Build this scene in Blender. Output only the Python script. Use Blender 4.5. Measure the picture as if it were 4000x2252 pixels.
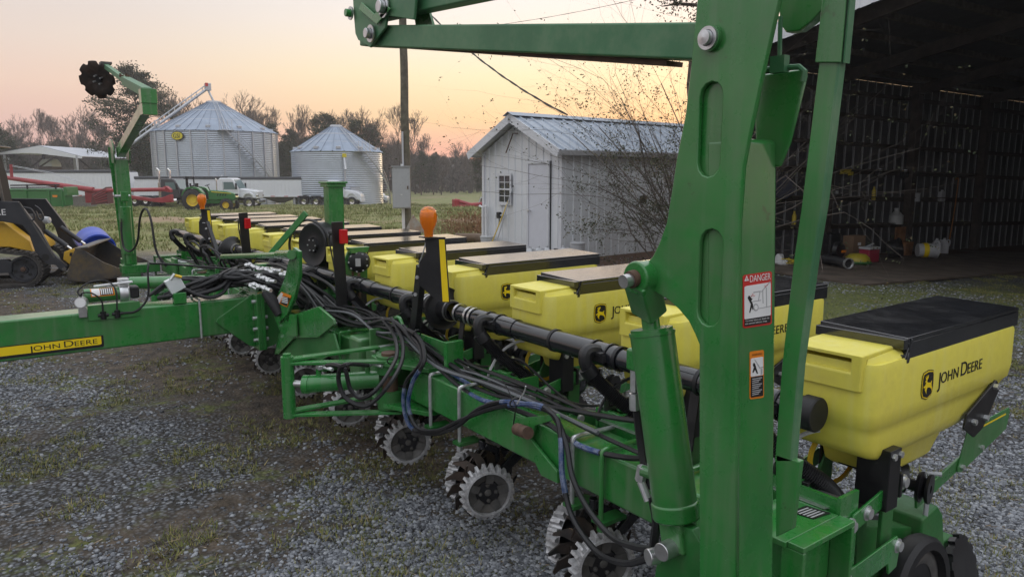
import bpy, math, random
import numpy as np
from mathutils import Vector, Matrix
R = math.radians
random.seed(7)
scene = bpy.context.scene
for o in list(bpy.data.objects): bpy.data.objects.remove(o)
COL = scene.collection

# ------------------------------------------------------------------ camera
# world X runs along the planter's toolbar (towards its near end), Y towards its rear, Z up
CAM = Vector((1.139, -1.819, 1.72)); FPX = 2803.3; PITCH = .1564
FW = Vector((-.80505, .59329, 0)); RT = Vector((.59329, .80505, 0))
FWD = FW * math.cos(PITCH) + Vector((0, 0, -math.sin(PITCH))); UPV = FW * math.sin(PITCH) + Vector((0, 0, math.cos(PITCH)))
cd = bpy.data.cameras.new('camera'); cam = bpy.data.objects.new('camera', cd); COL.objects.link(cam)
cam.location = CAM
cam.rotation_euler = Matrix((RT, UPV, -FWD)).transposed().to_euler()
cd.sensor_width = 36; cd.lens = FPX / 4000 * 36; cd.clip_start = .05; cd.clip_end = 3000
scene.camera = cam

# ------------------------------------------------------------------ sky, sun, exposure
SUN_AZ = (FW * math.cos(R(17)) + RT * math.sin(R(17))).normalized()      # glow sits behind the white shed
w = bpy.data.worlds.new('World'); scene.world = w; w.use_nodes = True
nt = w.node_tree; nt.nodes.clear()
def N(t, **k):
    n = nt.nodes.new(t)
    for a, b in k.items(): setattr(n, a, b)
    return n
def ramp(node, stops):
    e = node.color_ramp.elements
    while len(e) > 1: e.remove(e[-1])
    e[0].position = stops[0][0]; e[0].color = (*stops[0][1], 1)
    for p, c in stops[1:]:
        q = e.new(p); q.color = (*c, 1)
out = N('ShaderNodeOutputWorld'); bg = N('ShaderNodeBackground'); tc = N('ShaderNodeTexCoord')
sep = N('ShaderNodeSeparateXYZ'); nt.links.new(tc.outputs['Generated'], sep.inputs[0])
asin = N('ShaderNodeMath', operation='ARCSINE'); nt.links.new(sep.outputs[2], asin.inputs[0])
el = N('ShaderNodeMath', operation='MULTIPLY'); el.inputs[1].default_value = 2 / math.pi; nt.links.new(asin.outputs[0], el.inputs[0]); el.use_clamp = True
dt = N('ShaderNodeVectorMath', operation='DOT_PRODUCT'); dt.inputs[1].default_value = SUN_AZ
flat = N('ShaderNodeVectorMath', operation='MULTIPLY'); flat.inputs[1].default_value = (1, 1, 0)
nrm = N('ShaderNodeVectorMath', operation='NORMALIZE')
nt.links.new(tc.outputs['Generated'], flat.inputs[0]); nt.links.new(flat.outputs[0], nrm.inputs[0]); nt.links.new(nrm.outputs[0], dt.inputs[0])
az = N('ShaderNodeMapRange', interpolation_type='SMOOTHSTEP'); az.inputs[1].default_value = .62; az.inputs[2].default_value = .995
nt.links.new(dt.outputs['Value'], az.inputs[0])
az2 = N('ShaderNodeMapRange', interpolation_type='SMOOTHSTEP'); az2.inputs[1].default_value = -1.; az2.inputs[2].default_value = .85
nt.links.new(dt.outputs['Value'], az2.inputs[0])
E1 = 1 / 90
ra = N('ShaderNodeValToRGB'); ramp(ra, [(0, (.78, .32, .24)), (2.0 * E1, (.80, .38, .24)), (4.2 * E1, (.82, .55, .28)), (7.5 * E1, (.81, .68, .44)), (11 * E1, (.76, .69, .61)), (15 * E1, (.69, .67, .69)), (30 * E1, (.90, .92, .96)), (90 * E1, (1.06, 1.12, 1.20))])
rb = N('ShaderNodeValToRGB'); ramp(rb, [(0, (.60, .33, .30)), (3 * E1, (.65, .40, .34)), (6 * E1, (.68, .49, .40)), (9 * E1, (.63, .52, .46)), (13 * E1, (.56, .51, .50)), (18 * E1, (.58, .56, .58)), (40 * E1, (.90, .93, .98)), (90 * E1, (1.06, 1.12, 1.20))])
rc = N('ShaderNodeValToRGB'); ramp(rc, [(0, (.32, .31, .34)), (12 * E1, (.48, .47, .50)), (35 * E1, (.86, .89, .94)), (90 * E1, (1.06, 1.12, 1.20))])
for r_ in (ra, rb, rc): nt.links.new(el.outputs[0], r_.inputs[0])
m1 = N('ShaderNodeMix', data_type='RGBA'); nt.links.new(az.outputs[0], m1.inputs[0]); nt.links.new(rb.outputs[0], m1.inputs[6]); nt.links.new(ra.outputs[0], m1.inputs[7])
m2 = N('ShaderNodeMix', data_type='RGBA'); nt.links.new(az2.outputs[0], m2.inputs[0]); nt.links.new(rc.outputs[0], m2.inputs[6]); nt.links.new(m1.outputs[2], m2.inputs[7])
sky = N('ShaderNodeTexSky', sky_type='NISHITA'); sky.sun_disc = False; sky.sun_elevation = R(1.5); sky.sun_rotation = math.atan2(SUN_AZ.x, SUN_AZ.y)
sky.dust_density = 3; sky.air_density = 1.2
sc = N('ShaderNodeVectorMath', operation='SCALE'); sc.inputs['Scale'].default_value = .03; nt.links.new(sky.outputs[0], sc.inputs[0])
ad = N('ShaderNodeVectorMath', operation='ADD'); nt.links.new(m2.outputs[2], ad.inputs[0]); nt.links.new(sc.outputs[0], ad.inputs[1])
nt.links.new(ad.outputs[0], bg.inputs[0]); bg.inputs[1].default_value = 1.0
nt.links.new(bg.outputs[0], out.inputs[0])
sl = bpy.data.lights.new('sun', 'SUN'); sl.energy = .6; sl.angle = R(14); sl.color = (1, .72, .42)
so = bpy.data.objects.new('sun', sl); COL.objects.link(so)
so.rotation_euler = (SUN_AZ * -math.cos(R(4)) + Vector((0, 0, -math.sin(R(4))))).to_track_quat('-Z', 'Y').to_euler(); so.location = (0, 0, 60)
scene.view_settings.view_transform = 'Standard'; scene.view_settings.look = 'None'; scene.view_settings.exposure = .42; scene.view_settings.gamma = 1
scene.render.engine = 'CYCLES'

# ------------------------------------------------------------------ pixel helpers (4000-px picture)
def ray(px, py): return FWD + RT * ((px - 2000) / FPX) - UPV * ((py - 1126) / FPX)
def at(px, py, X=None, Y=None, Z=None):
    d = ray(px, py)
    t = (X - CAM.x) / d.x if X is not None else (Y - CAM.y) / d.y if Y is not None else (Z - CAM.z) / d.z
    return CAM + d * t
K = 4000 / 2575
def a5(px, py, **k): return at(px * K, py * K, **k)
def smooth01(t): t = min(1, max(0, t)); return t * t * (3 - 2 * t)
def gz(x, y):
    dx, dy = x - CAM.x, y - CAM.y
    d = dx * FW.x + dy * FW.y; l = dx * RT.x + dy * RT.y
    z = -max(0, d - 18) * .026 * smooth01((d - 16) / 8) if d > 16 else 0
    if d > 95: z = -77 * .026
    if l > 5: z -= .022 * min(l - 5, 30) * smooth01((d - 5) / 8) * (1 - smooth01((d - 40) / 30))
    return z
def loc(d, px, dz=0):
    l = (px - 2000) / FPX * d
    p = CAM + FW * d + RT * l
    return Vector((p.x, p.y, gz(p.x, p.y) + dz))
def zat(d, py):            # height of a picture row at forward distance d
    t = -math.tan(math.atan((py - 1126) / FPX) + PITCH)
    return CAM.z + t * d

# ------------------------------------------------------------------ materials
MAT = {}
def mat(name, col, rough=.5, metal=0, var=.0, vscale=6, bump=0, bscale=60, dirt=0, dirtcol=(.16, .13, .09), dscale=3, coat=0, emit=0, spec=.5, col2=None, trans=0, alpha=1, hvar=0, edge=0, streak=0, streakcol=(.5, .5, .45)):
    m = bpy.data.materials.new(name); m.use_nodes = True; MAT[name] = m
    t = m.node_tree; b = t.nodes['Principled BSDF']
    L = t.links.new; NN = t.nodes.new
    b.inputs['Roughness'].default_value = rough; b.inputs['Metallic'].default_value = metal
    b.inputs['Specular IOR Level'].default_value = spec; b.inputs['Coat Weight'].default_value = coat; b.inputs['Coat Roughness'].default_value = .12
    b.inputs['Base Color'].default_value = (*col, 1)
    if trans: b.inputs['Transmission Weight'].default_value = trans
    if alpha < 1: b.inputs['Alpha'].default_value = alpha
    if emit: b.inputs['Emission Color'].default_value = (*col, 1); b.inputs['Emission Strength'].default_value = emit
    if not (var or dirt or bump or col2 or hvar or edge or streak): return m
    tcn = NN('ShaderNodeTexCoord'); src = tcn.outputs['Object']
    oi = NN('ShaderNodeObjectInfo')
    off = NN('ShaderNodeVectorMath'); off.operation = 'ADD'
    sc_ = NN('ShaderNodeVectorMath'); sc_.operation = 'SCALE'; L(oi.outputs['Location'], sc_.inputs[0]); sc_.inputs['Scale'].default_value = 1.37
    L(src, off.inputs[0]); L(sc_.outputs[0], off.inputs[1]); src = off.outputs[0]
    cur = None
    def noise(scale, detail=4, rg=.55):
        n = NN('ShaderNodeTexNoise'); n.inputs['Scale'].default_value = scale; n.inputs['Detail'].default_value = detail; n.inputs['Roughness'].default_value = rg
        L(src, n.inputs['Vector']); return n.outputs[0]
    def mix(fac, a, bb):
        n = NN('ShaderNodeMix'); n.data_type = 'RGBA'
        if isinstance(fac, float): n.inputs[0].default_value = fac
        else: L(fac, n.inputs[0])
        for i, v in ((6, a), (7, bb)):
            if isinstance(v, tuple): n.inputs[i].default_value = (*v, 1)
            else: L(v, n.inputs[i])
        return n.outputs[2]
    def mr(v, a, bb, c=0., d=1.):
        n = NN('ShaderNodeMapRange'); n.inputs[1].default_value = a; n.inputs[2].default_value = bb; n.inputs[3].default_value = c; n.inputs[4].default_value = d; n.clamp = True
        L(v, n.inputs[0]); return n.outputs[0]
    cur = col
    if var or col2:
        lo = tuple(c * (1 - var) for c in col); hi = col2 if col2 else tuple(min(1, c * (1 + var)) for c in col)
        cur = mix(mr(noise(vscale), .35, .65), lo if not col2 else col, hi)
    if hvar:
        h = NN('ShaderNodeHueSaturation'); L(mr(oi.outputs['Random'], 0, 1, 1 - hvar, 1 + hvar), h.inputs['Value'])
        if isinstance(cur, tuple): h.inputs['Color'].default_value = (*cur, 1)
        else: L(cur, h.inputs['Color'])
        cur = h.outputs[0]
    rsock = None
    if dirt:
        n1 = noise(dscale, 8, .68); n2 = noise(dscale * 9, 5, .6)
        mm = NN('ShaderNodeMath'); mm.operation = 'MULTIPLY_ADD'; L(n2, mm.inputs[0]); mm.inputs[1].default_value = .35; L(n1, mm.inputs[2])
        dm = mr(mm.outputs[0], .62, .95, 0., dirt)
        cur = mix(dm, cur, dirtcol)
        rsock = mr(dm, 0, 1, rough, min(1, rough + .45))
    if streak:                             # run-down dust and wash marks
        mp = NN('ShaderNodeMapping'); mp.inputs['Scale'].default_value = (26, 26, 1.6); L(src, mp.inputs[0])
        n3 = NN('ShaderNodeTexNoise'); n3.inputs['Scale'].default_value = 1; n3.inputs['Detail'].default_value = 5; L(mp.outputs[0], n3.inputs['Vector'])
        cur = mix(mr(n3.outputs[0], .50, .72, 0., streak), cur, streakcol)
        n4 = noise(7, 6, .75); cur = mix(mr(n4, .66, .70, 0., min(1., streak * 1.3)), cur, tuple(c * .35 + e for c, e in zip(col, (.03, .018, .01))))      # chips and smears
    if edge:                               # pale wear on sharp edges
        g = NN('ShaderNodeNewGeometry'); pm_ = mr(g.outputs['Pointiness'], .53, .60, 0, edge)
        cur = mix(pm_, cur, (.5, .5, .5))
    if not isinstance(cur, tuple): L(cur, b.inputs['Base Color'])
    if rsock: L(rsock, b.inputs['Roughness'])
    if bump:
        bn = NN('ShaderNodeBump'); bn.inputs['Strength'].default_value = bump; bn.inputs['Distance'].default_value = .01
        L(noise(bscale, 5, .6), bn.inputs['Height']); L(bn.outputs[0], b.inputs['Normal'])
    return m
mat('green', (.020, .182, .032), .27, var=.16, vscale=3, dirt=.55, dirtcol=(.115, .145, .085), dscale=2.2, bump=.04, bscale=40, coat=.6, streak=.55, streakcol=(.11, .20, .10))
mat('green_dirty', (.018, .145, .028), .42, var=.2, vscale=4, dirt=.6, dirtcol=(.085, .08, .055), dscale=4, bump=.08, bscale=50)
mat('green_pale', (.045, .165, .07), .45, var=.15, vscale=3, dirt=.5, dirtcol=(.26, .30, .20), dscale=3, bump=.05)
mat('yellow', (.72, .64, .095), .40, var=.06, vscale=3, dirt=.42, dirtcol=(.40, .33, .10), dscale=3.0, bump=.03, bscale=120, hvar=.06, spec=.4, streak=.30, streakcol=(.72, .68, .28))
mat('yellow_paint', (.70, .46, .02), .4)
mat('decal_yellow', (.85, .62, .01), .35)
mat('lid_black', (.012, .013, .016), .12, var=.3, dirt=.3, dirtcol=(.05, .05, .055), dscale=5, bump=.012, bscale=14, spec=.9, coat=.5)
mat('black', (.009, .009, .011), .4, var=.3, dirt=.2, dirtcol=(.06, .055, .05), dscale=6)
mat('black_gloss', (.010, .011, .014), .13, spec=.8, var=.2, dirt=.12, dirtcol=(.09, .09, .10), dscale=4)
mat('rubber', (.011, .011, .013), .5, var=.25, dirt=.22, dirtcol=(.055, .05, .047), dscale=9, spec=.4)
mat('hose_blue', (.015, .045, .14), .35, var=.2, vscale=40, dirt=.8, dirtcol=(.35, .38, .45), dscale=30)
mat('steel', (.55, .55, .56), .32, metal=.9, var=.12, vscale=30)
mat('zinc', (.62, .63, .64), .35, metal=.75, var=.15, vscale=30)
mat('galv', (.50, .52, .55), .42, metal=.6, var=.10, vscale=2)
mat('cast_white', (.46, .46, .47), .42, metal=.35, var=.2, vscale=30, dirt=.85, dirtcol=(.07, .055, .042), dscale=12)
mat('cast_grey', (.10, .097, .093), .5, metal=.3, var=.2, vscale=20, dirt=.5, dirtcol=(.10, .08, .06), dscale=12)
mat('rust', (.09, .05, .032), .7, var=.35, vscale=18, bump=.2)
mat('blade', (.014, .013, .013), .3, metal=.4, col2=(.045, .030, .022), vscale=9)
mat('white', (.72, .73, .74), .4, var=.05, dirt=.15)
mat('white_plastic', (.70, .71, .72), .45, var=.05, dirt=.2, dirtcol=(.4, .38, .35))
mat('white_print', (.75, .75, .75), .45)
mat('black_print', (.012, .012, .012), .4)
mat('red_print', (.55, .025, .02), .4)
mat('orange_print', (.75, .22, .01), .4)
mat('grey_print', (.40, .40, .41), .45)
mat('amber', (1.0, .36, .03), .08, trans=.7)
mat('amber_core', (.95, .50, .06), .3)
mat('red_lens', (.50, .010, .014), .18, emit=.0)
mat('brass', (.35, .22, .07), .4, metal=.8)
mat('clear_bowl', (.62, .65, .66), .2, spec=.6, var=.1)

# ------------------------------------------------------------------ mesh builder
def frame(d):
    d = d.normalized(); a = Vector((0, 0, 1)) if abs(d.z) < .9 else Vector((1, 0, 0))
    u = d.cross(a).normalized(); return u, d.cross(u)
class MB:
    def __init__(s): s.v = []; s.f = []
    def add(s, vs, fs):
        o = len(s.v); s.v += [tuple(p) for p in vs]; s.f += [tuple(i + o for i in q) for q in fs]; return s
    def box(s, c, sz, M=None):
        c = Vector(c); h = Vector(sz) / 2; P = []
        for x in (-1, 1):
            for y in (-1, 1):
                for z in (-1, 1):
                    q = Vector((x * h.x, y * h.y, z * h.z)); P.append(c + (M @ q if M else q))
        return s.add(P, [(0, 1, 3, 2), (4, 6, 7, 5), (0, 4, 5, 1), (2, 3, 7, 6), (0, 2, 6, 4), (1, 5, 7, 3)])
    def bb(s, a, b): a = Vector(a); b = Vector(b); return s.box((a + b) / 2, [abs(q) for q in (b - a)])
    def bar(s, p0, p1, wy, wz, upv=(0, 0, 1)):       # box beam between two points
        p0 = Vector(p0); p1 = Vector(p1); d = p1 - p0; L = d.length; d.normalize(); u = Vector(upv)
        side = d.cross(u).normalized(); u = side.cross(d)
        return s.box((p0 + p1) / 2, (L, wy, wz), Matrix((d, side, u)).transposed())
    def cyl(s, p0, p1, r, r1=None, n=12, cap=True):
        p0 = Vector(p0); p1 = Vector(p1); r1 = r if r1 is None else r1; u, w_ = frame(p1 - p0); P = []
        for p, q in ((p0, r), (p1, r1)):
            P += [p + (u * math.cos(2 * math.pi * i / n) + w_ * math.sin(2 * math.pi * i / n)) * q for i in range(n)]
        F = [(i, (i + 1) % n, n + (i + 1) % n, n + i) for i in range(n)]
        if cap: F += [tuple(range(n - 1, -1, -1)), tuple(range(n, 2 * n))]
        return s.add(P, F)
    def tube(s, pts, r, n=7, cap=True):
        pts = [Vector(p) for p in pts]; P = []; m = len(pts)
        rr = r if isinstance(r, (list, tuple)) else [r] * m
        t = (pts[1] - pts[0]).normalized(); u, w_ = frame(t)
        for k in range(m):
            t2 = ((pts[min(k + 1, m - 1)] - pts[max(k - 1, 0)])).normalized()
            u = (u - t2 * u.dot(t2)).normalized(); w_ = t2.cross(u)
            P += [pts[k] + (u * math.cos(2 * math.pi * i / n) + w_ * math.sin(2 * math.pi * i / n)) * rr[k] for i in range(n)]
        F = [(k * n + i, k * n + (i + 1) % n, (k + 1) * n + (i + 1) % n, (k + 1) * n + i) for k in range(m - 1) for i in range(n)]
        if cap: F += [tuple(range(n - 1, -1, -1)), tuple(range((m - 1) * n, m * n))]
        return s.add(P, F)
    def prism(s, poly, ax, a, b):
        k = len(poly)
        def mk(u, v, t): return (t, u, v) if ax == 'X' else (u, t, v) if ax == 'Y' else (u, v, t)
        P = [mk(u, v, a) for u, v in poly] + [mk(u, v, b) for u, v in poly]
        F = [tuple(range(k - 1, -1, -1)), tuple(range(k, 2 * k))] + [(i, (i + 1) % k, k + (i + 1) % k, k + i) for i in range(k)]
        return s.add(P, F)
    def plate(s, pts, nrm, th):                      # polygon of 3d points given a thickness
        n_ = Vector(nrm).normalized() * th; k = len(pts); P = [Vector(p) for p in pts]; P += [p + n_ for p in P]
        return s.add(P, [tuple(range(k - 1, -1, -1)), tuple(range(k, 2 * k))] + [(i, (i + 1) % k, k + (i + 1) % k, k + i) for i in range(k)])
    def lathe(s, prof, p0, d, n=24, cap=False):
        p0 = Vector(p0); d = Vector(d).normalized(); u, w_ = frame(d); P = []; m = len(prof)
        for r_, h in prof: P += [p0 + d * h + (u * math.cos(2 * math.pi * i / n) + w_ * math.sin(2 * math.pi * i / n)) * r_ for i in range(n)]
        F = [(k * n + i, k * n + (i + 1) % n, (k + 1) * n + (i + 1) % n, (k + 1) * n + i) for k in range(m - 1) for i in range(n)]
        if cap: F += [tuple(range(n - 1, -1, -1)), tuple(range((m - 1) * n, m * n))]
        return s.add(P, F)
    def loft(s, rings, cap=True):
        n = len(rings[0]); m = len(rings); P = [p for r_ in rings for p in r_]
        F = [(k * n + i, k * n + (i + 1) % n, (k + 1) * n + (i + 1) % n, (k + 1) * n + i) for k in range(m - 1) for i in range(n)]
        if cap: F += [tuple(range(n - 1, -1, -1)), tuple(range((m - 1) * n, m * n))]
        return s.add(P, F)
    def hexb(s, p, d, r=.012, h=.01, n=6):           # bolt head
        p = Vector(p); return s.cyl(p, p + Vector(d).normalized() * h, r, n=n)
    def mesh(s, name):
        me = bpy.data.meshes.new(name); me.from_pydata(s.v, [], s.f); me.update(); return me
    def build(s, name, m, parent=None, smooth=False, bevel=0, at_=None, fixn=True, segs=2, auto=None):
        me = s.mesh(name)
        if fixn:
            import bmesh
            bm = bmesh.new(); bm.from_mesh(me); bmesh.ops.recalc_face_normals(bm, faces=bm.faces); bm.to_mesh(me); bm.free()
        if m: me.materials.append(MAT[m] if isinstance(m, str) else m)
        o = bpy.data.objects.new(name, me); COL.objects.link(o); o.parent = parent
        if at_ is not None: o.location = at_
        if bevel:
            md = o.modifiers.new('bevel', 'BEVEL'); md.width = bevel; md.segments = segs; md.limit_method = 'ANGLE'; md.angle_limit = R(40); md.use_clamp_overlap = True; md.harden_normals = True
        if smooth or bevel:
            me.polygons.foreach_set('use_smooth', [True] * len(me.polygons)); me.set_sharp_from_angle(angle=R(auto or 38))
        return o
def spl(pts, n=8):
    P = [Vector(p) for p in pts]; P = [P[0] * 2 - P[1]] + P + [P[-1] * 2 - P[-2]]; o = []
    for i in range(1, len(P) - 2):
        a, b, c, d = P[i - 1:i + 3]
        for k in range(n):
            t = k / n; o.append(.5 * ((2 * b) + (c - a) * t + (2 * a - 5 * b + 4 * c - d) * t * t + (3 * b - a - 3 * c + d) * t ** 3))
    o.append(P[-2]); return o
def circ(r, n=24, x=0, y=0, a0=0): return [(x + r * math.cos(a0 + 2 * math.pi * i / n), y + r * math.sin(a0 + 2 * math.pi * i / n)) for i in range(n)]
def rrect(x0, y0, x1, y1, r, n=4):
    o = []
    for cx, cy, a in ((x1 - r, y1 - r, 0), (x0 + r, y1 - r, 90), (x0 + r, y0 + r, 180), (x1 - r, y0 + r, 270)):
        o += [(cx + r * math.cos(R(a + 90 * i / n)), cy + r * math.sin(R(a + 90 * i / n))) for i in range(n + 1)]
    return o
def thing(name, label, cat, l=(0, 0, 0), rz=0, group=None):
    o = bpy.data.objects.new(name, None); COL.objects.link(o); o.location = l; o.rotation_euler = (0, 0, rz); o.empty_display_size = .2
    return tag(o, label, cat, group)
def tag(o, label, cat, group=None):
    o['label'] = label; o['category'] = cat
    if group: o['group'] = group
    return o
def structure(o): o['kind'] = 'structure'; return o
def stuff(o): o['kind'] = 'stuff'; return o
def copy_tree(o, parent=None):
    c = o.copy(); COL.objects.link(c); c.parent = parent
    for ch in [q for q in o.children]: copy_tree(ch, c)
    return c
def text(name, s, size, M, m, parent, ext=.0008, space=1.0, sx=1.0):
    cu = bpy.data.curves.new(name, 'FONT'); cu.body = s; cu.size = size; cu.extrude = ext; cu.align_x = 'LEFT'; cu.align_y = 'BOTTOM_BASELINE'; cu.space_character = space
    to = bpy.data.objects.new('tmp', cu); COL.objects.link(to); dg = bpy.context.evaluated_depsgraph_get()
    me = bpy.data.meshes.new_from_object(to.evaluated_get(dg)); bpy.data.objects.remove(to)
    me.transform(Matrix.Diagonal((sx, 1, 1, 1))); me.transform(M); me.name = name; me.materials.clear(); me.materials.append(MAT[m])
    o = bpy.data.objects.new(name, me); COL.objects.link(o); o.parent = parent; return o
def basis(o, x, y):          # 4x4 with given origin, x axis, y axis
    x = Vector(x).normalized(); y = Vector(y); z = x.cross(y).normalized(); y = z.cross(x)
    return Matrix(((x.x, y.x, z.x, o[0]), (x.y, y.y, z.y, o[1]), (x.z, y.z, z.z, o[2]), (0, 0, 0, 1)))
# ================================================================== ground
rng = np.random.default_rng(5)
def vnoise(x, y, s, seed=0):
    x = np.asarray(x) / s; y = np.asarray(y) / s
    xi = np.floor(x).astype(int); yi = np.floor(y).astype(int); fx = x - xi; fy = y - yi
    fx = fx * fx * (3 - 2 * fx); fy = fy * fy * (3 - 2 * fy)
    def h(a, b):
        n = (a * 374761393 + b * 668265263 + seed * 974711) & 0x7fffffff
        n = ((n ^ (n >> 13)) * 1274126177) & 0x7fffffff
        return ((n ^ (n >> 16)) & 0xffff) / 65535.
    return (h(xi, yi) * (1 - fx) + h(xi + 1, yi) * fx) * (1 - fy) + (h(xi, yi + 1) * (1 - fx) + h(xi + 1, yi + 1) * fx) * fy
def fbm(x, y, s, seed=0): return .55 * vnoise(x, y, s, seed) + .3 * vnoise(x, y, s / 2.3, seed + 1) + .15 * vnoise(x, y, s / 5, seed + 2)
GZ = np.vectorize(gz, otypes=[float])
def xy_of(d, l): return CAM.x + FW.x * d + RT.x * l, CAM.y + FW.y * d + RT.y * l
ds = np.concatenate([np.array([-255, -150, -80, -40, -20, -8]), np.arange(0, 14, .16), np.arange(14, 50, .4), np.arange(50, 84, 1.2), np.arange(84, 130, 4), np.array([145, 165, 190, 220, 258])])
ls = np.concatenate([-np.array([258, 200, 150, 110, 80, 60, 45]), np.arange(-36, -14, .6), np.arange(-14, 12, .22), np.arange(12, 30, 1.), np.array([36, 50, 80, 120, 180, 258])])
D, L_ = np.meshgrid(ds, ls, indexing='ij'); GX, GY = xy_of(D, L_); Zg = GZ(GX, GY)
near = (D > 0) & (D < 14) & (np.abs(L_) < 14)
Zg = Zg + np.where(near, (fbm(GX, GY, 1.1, 3) - .5) * .07, 0) + np.where((D > 17) & (D < 80), (fbm(GX, GY, 3.0, 9) - .5) * .55 * np.clip((D - 17) / 4, 0, 1), 0) - np.where(D > 130, 0, 0)
m_, n_ = D.shape
me = bpy.data.meshes.new('ground'); V = np.stack([GX, GY, Zg], -1).reshape(-1, 3)
idx = np.arange(m_ * n_).reshape(m_, n_); F = np.stack([idx[:-1, :-1], idx[1:, :-1], idx[1:, 1:], idx[:-1, 1:]], -1).reshape(-1, 4)
def fill_mesh(me, V, F):
    k = F.shape[1]; me.vertices.add(len(V)); me.vertices.foreach_set('co', V.astype(np.float32).ravel())
    me.loops.add(F.size); me.loops.foreach_set('vertex_index', F.astype(np.int32).ravel())
    me.polygons.add(len(F)); me.polygons.foreach_set('loop_start', np.arange(0, F.size, k, dtype=np.int32)); me.polygons.foreach_set('loop_total', np.full(len(F), k, np.int32))
    me.update(calc_edges=True); me.validate()
fill_mesh(me, V, F); me.polygons.foreach_set('use_smooth', [True] * len(me.polygons))
ground = structure(bpy.data.objects.new('ground', me)); COL.objects.link(ground)
gm = bpy.data.materials.new('ground'); gm.use_nodes = True; me.materials.append(gm); t = gm.node_tree; b = t.nodes['Principled BSDF']
def GN(ty, **k):
    n = t.nodes.new(ty)
    for a, v in k.items(): setattr(n, a, v)
    return n
LK = t.links.new
tcg = GN('ShaderNodeTexCoord'); P_ = tcg.outputs['Object']
def gnoise(s, det=5, rg=.6):
    n = GN('ShaderNodeTexNoise'); n.inputs['Scale'].default_value = s; n.inputs['Detail'].default_value = det; n.inputs['Roughness'].default_value = rg; LK(P_, n.inputs[0]); return n.outputs[0]
def gmr(v, a, c, lo=0., hi=1.):
    n = GN('ShaderNodeMapRange'); n.inputs[1].default_value = a; n.inputs[2].default_value = c; n.inputs[3].default_value = lo; n.inputs[4].default_value = hi; LK(v, n.inputs[0]); return n.outputs[0]
def gmath(op, a, c):
    n = GN('ShaderNodeMath', operation=op)
    for i, v in ((0, a), (1, c)):
        if isinstance(v, (int, float)): n.inputs[i].default_value = v
        else: LK(v, n.inputs[i])
    return n.outputs[0]
def gmix(f, a, c):
    n = GN('ShaderNodeMix', data_type='RGBA'); LK(f, n.inputs[0])
    for i, v in ((6, a), (7, c)):
        if isinstance(v, tuple): n.inputs[i].default_value = (*v, 1)
        else: LK(v, n.inputs[i])
    return n.outputs[2]
def gdot(v, o):
    n = GN('ShaderNodeVectorMath', operation='SUBTRACT'); LK(P_, n.inputs[0]); n.inputs[1].default_value = (CAM.x, CAM.y, 0)
    q = GN('ShaderNodeVectorMath', operation='DOT_PRODUCT'); LK(n.outputs[0], q.inputs[0]); q.inputs[1].default_value = v; return q.outputs['Value']
dS = gdot(FW, 0); lS = gdot(RT, 0)
vor = GN('ShaderNodeTexVoronoi', feature='F1'); vor.inputs['Scale'].default_value = 42; LK(P_, vor.inputs[0])
sv = GN('ShaderNodeSeparateColor'); LK(vor.outputs['Color'], sv.inputs[0])
stone = gmix(gmr(sv.outputs[0], 0, 1), (.066, .069, .078), (.22, .229, .25))
stone = gmix(gmr(vor.outputs['Distance'], .25, .62), stone, (.03, .027, .024))
soil = gmix(gmr(gnoise(9), .35, .65), (.036, .028, .021), (.115, .087, .062))
nA = gnoise(.55, 6); nB = gnoise(2.6, 5)
bandv = gmath('ABSOLUTE', gmath('SUBTRACT', gmath('ADD', gmath('ADD', gmath('MULTIPLY', dS, .812), gmath('MULTIPLY', lS, .584)), gmath('MULTIPLY', nB, 1.0)), 3.95), 0)
band_ = gmath('MULTIPLY', gmr(bandv, 1.0, .45), gmr(lS, .9, -.3))
gr = gmix(gmath('MULTIPLY', gmr(gmath('ADD', gmath('MULTIPLY', nA, .6), gmath('MULTIPLY', nB, .4)), .38, .50), gmath('SUBTRACT', 1.0, gmath('MULTIPLY', band_, .85))), soil, stone)
moss = gmix(gmr(gnoise(30, 3), .35, .65), (.050, .068, .014), (.16, .175, .045))
mm = gmath('MULTIPLY', gmr(gnoise(2.0, 6, .7), .53, .63), gmr(gnoise(14, 4), .40, .58))
mb = gmath('MULTIPLY', gmath('MULTIPLY', gmr(lS, 2.6, 3.8), gmr(gnoise(.55, 5), .34, .46)), gmath('MULTIPLY', gmr(dS, 6.5, 8.0), gmr(dS, 12.2, 10.8)))
gr = gmix(gmath('MULTIPLY', mm, .8), gr, moss); gr = gmix(gmath('MULTIPLY', mb, gmr(gnoise(20, 4), .3, .55)), gr, moss)
# brown straw by the shed and barn
straw = gmix(gmr(gnoise(25, 4), .35, .65), (.040, .022, .013), (.115, .062, .036))
sm = gmath('MULTIPLY', gmath('MULTIPLY', gmr(gmath('ADD', dS, gmath('MULTIPLY', nB, 2)), 13.6, 14.8), gmr(lS, -.5, .8)), gmr(dS, 26, 18))
gr = gmix(sm, gr, straw)
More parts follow.
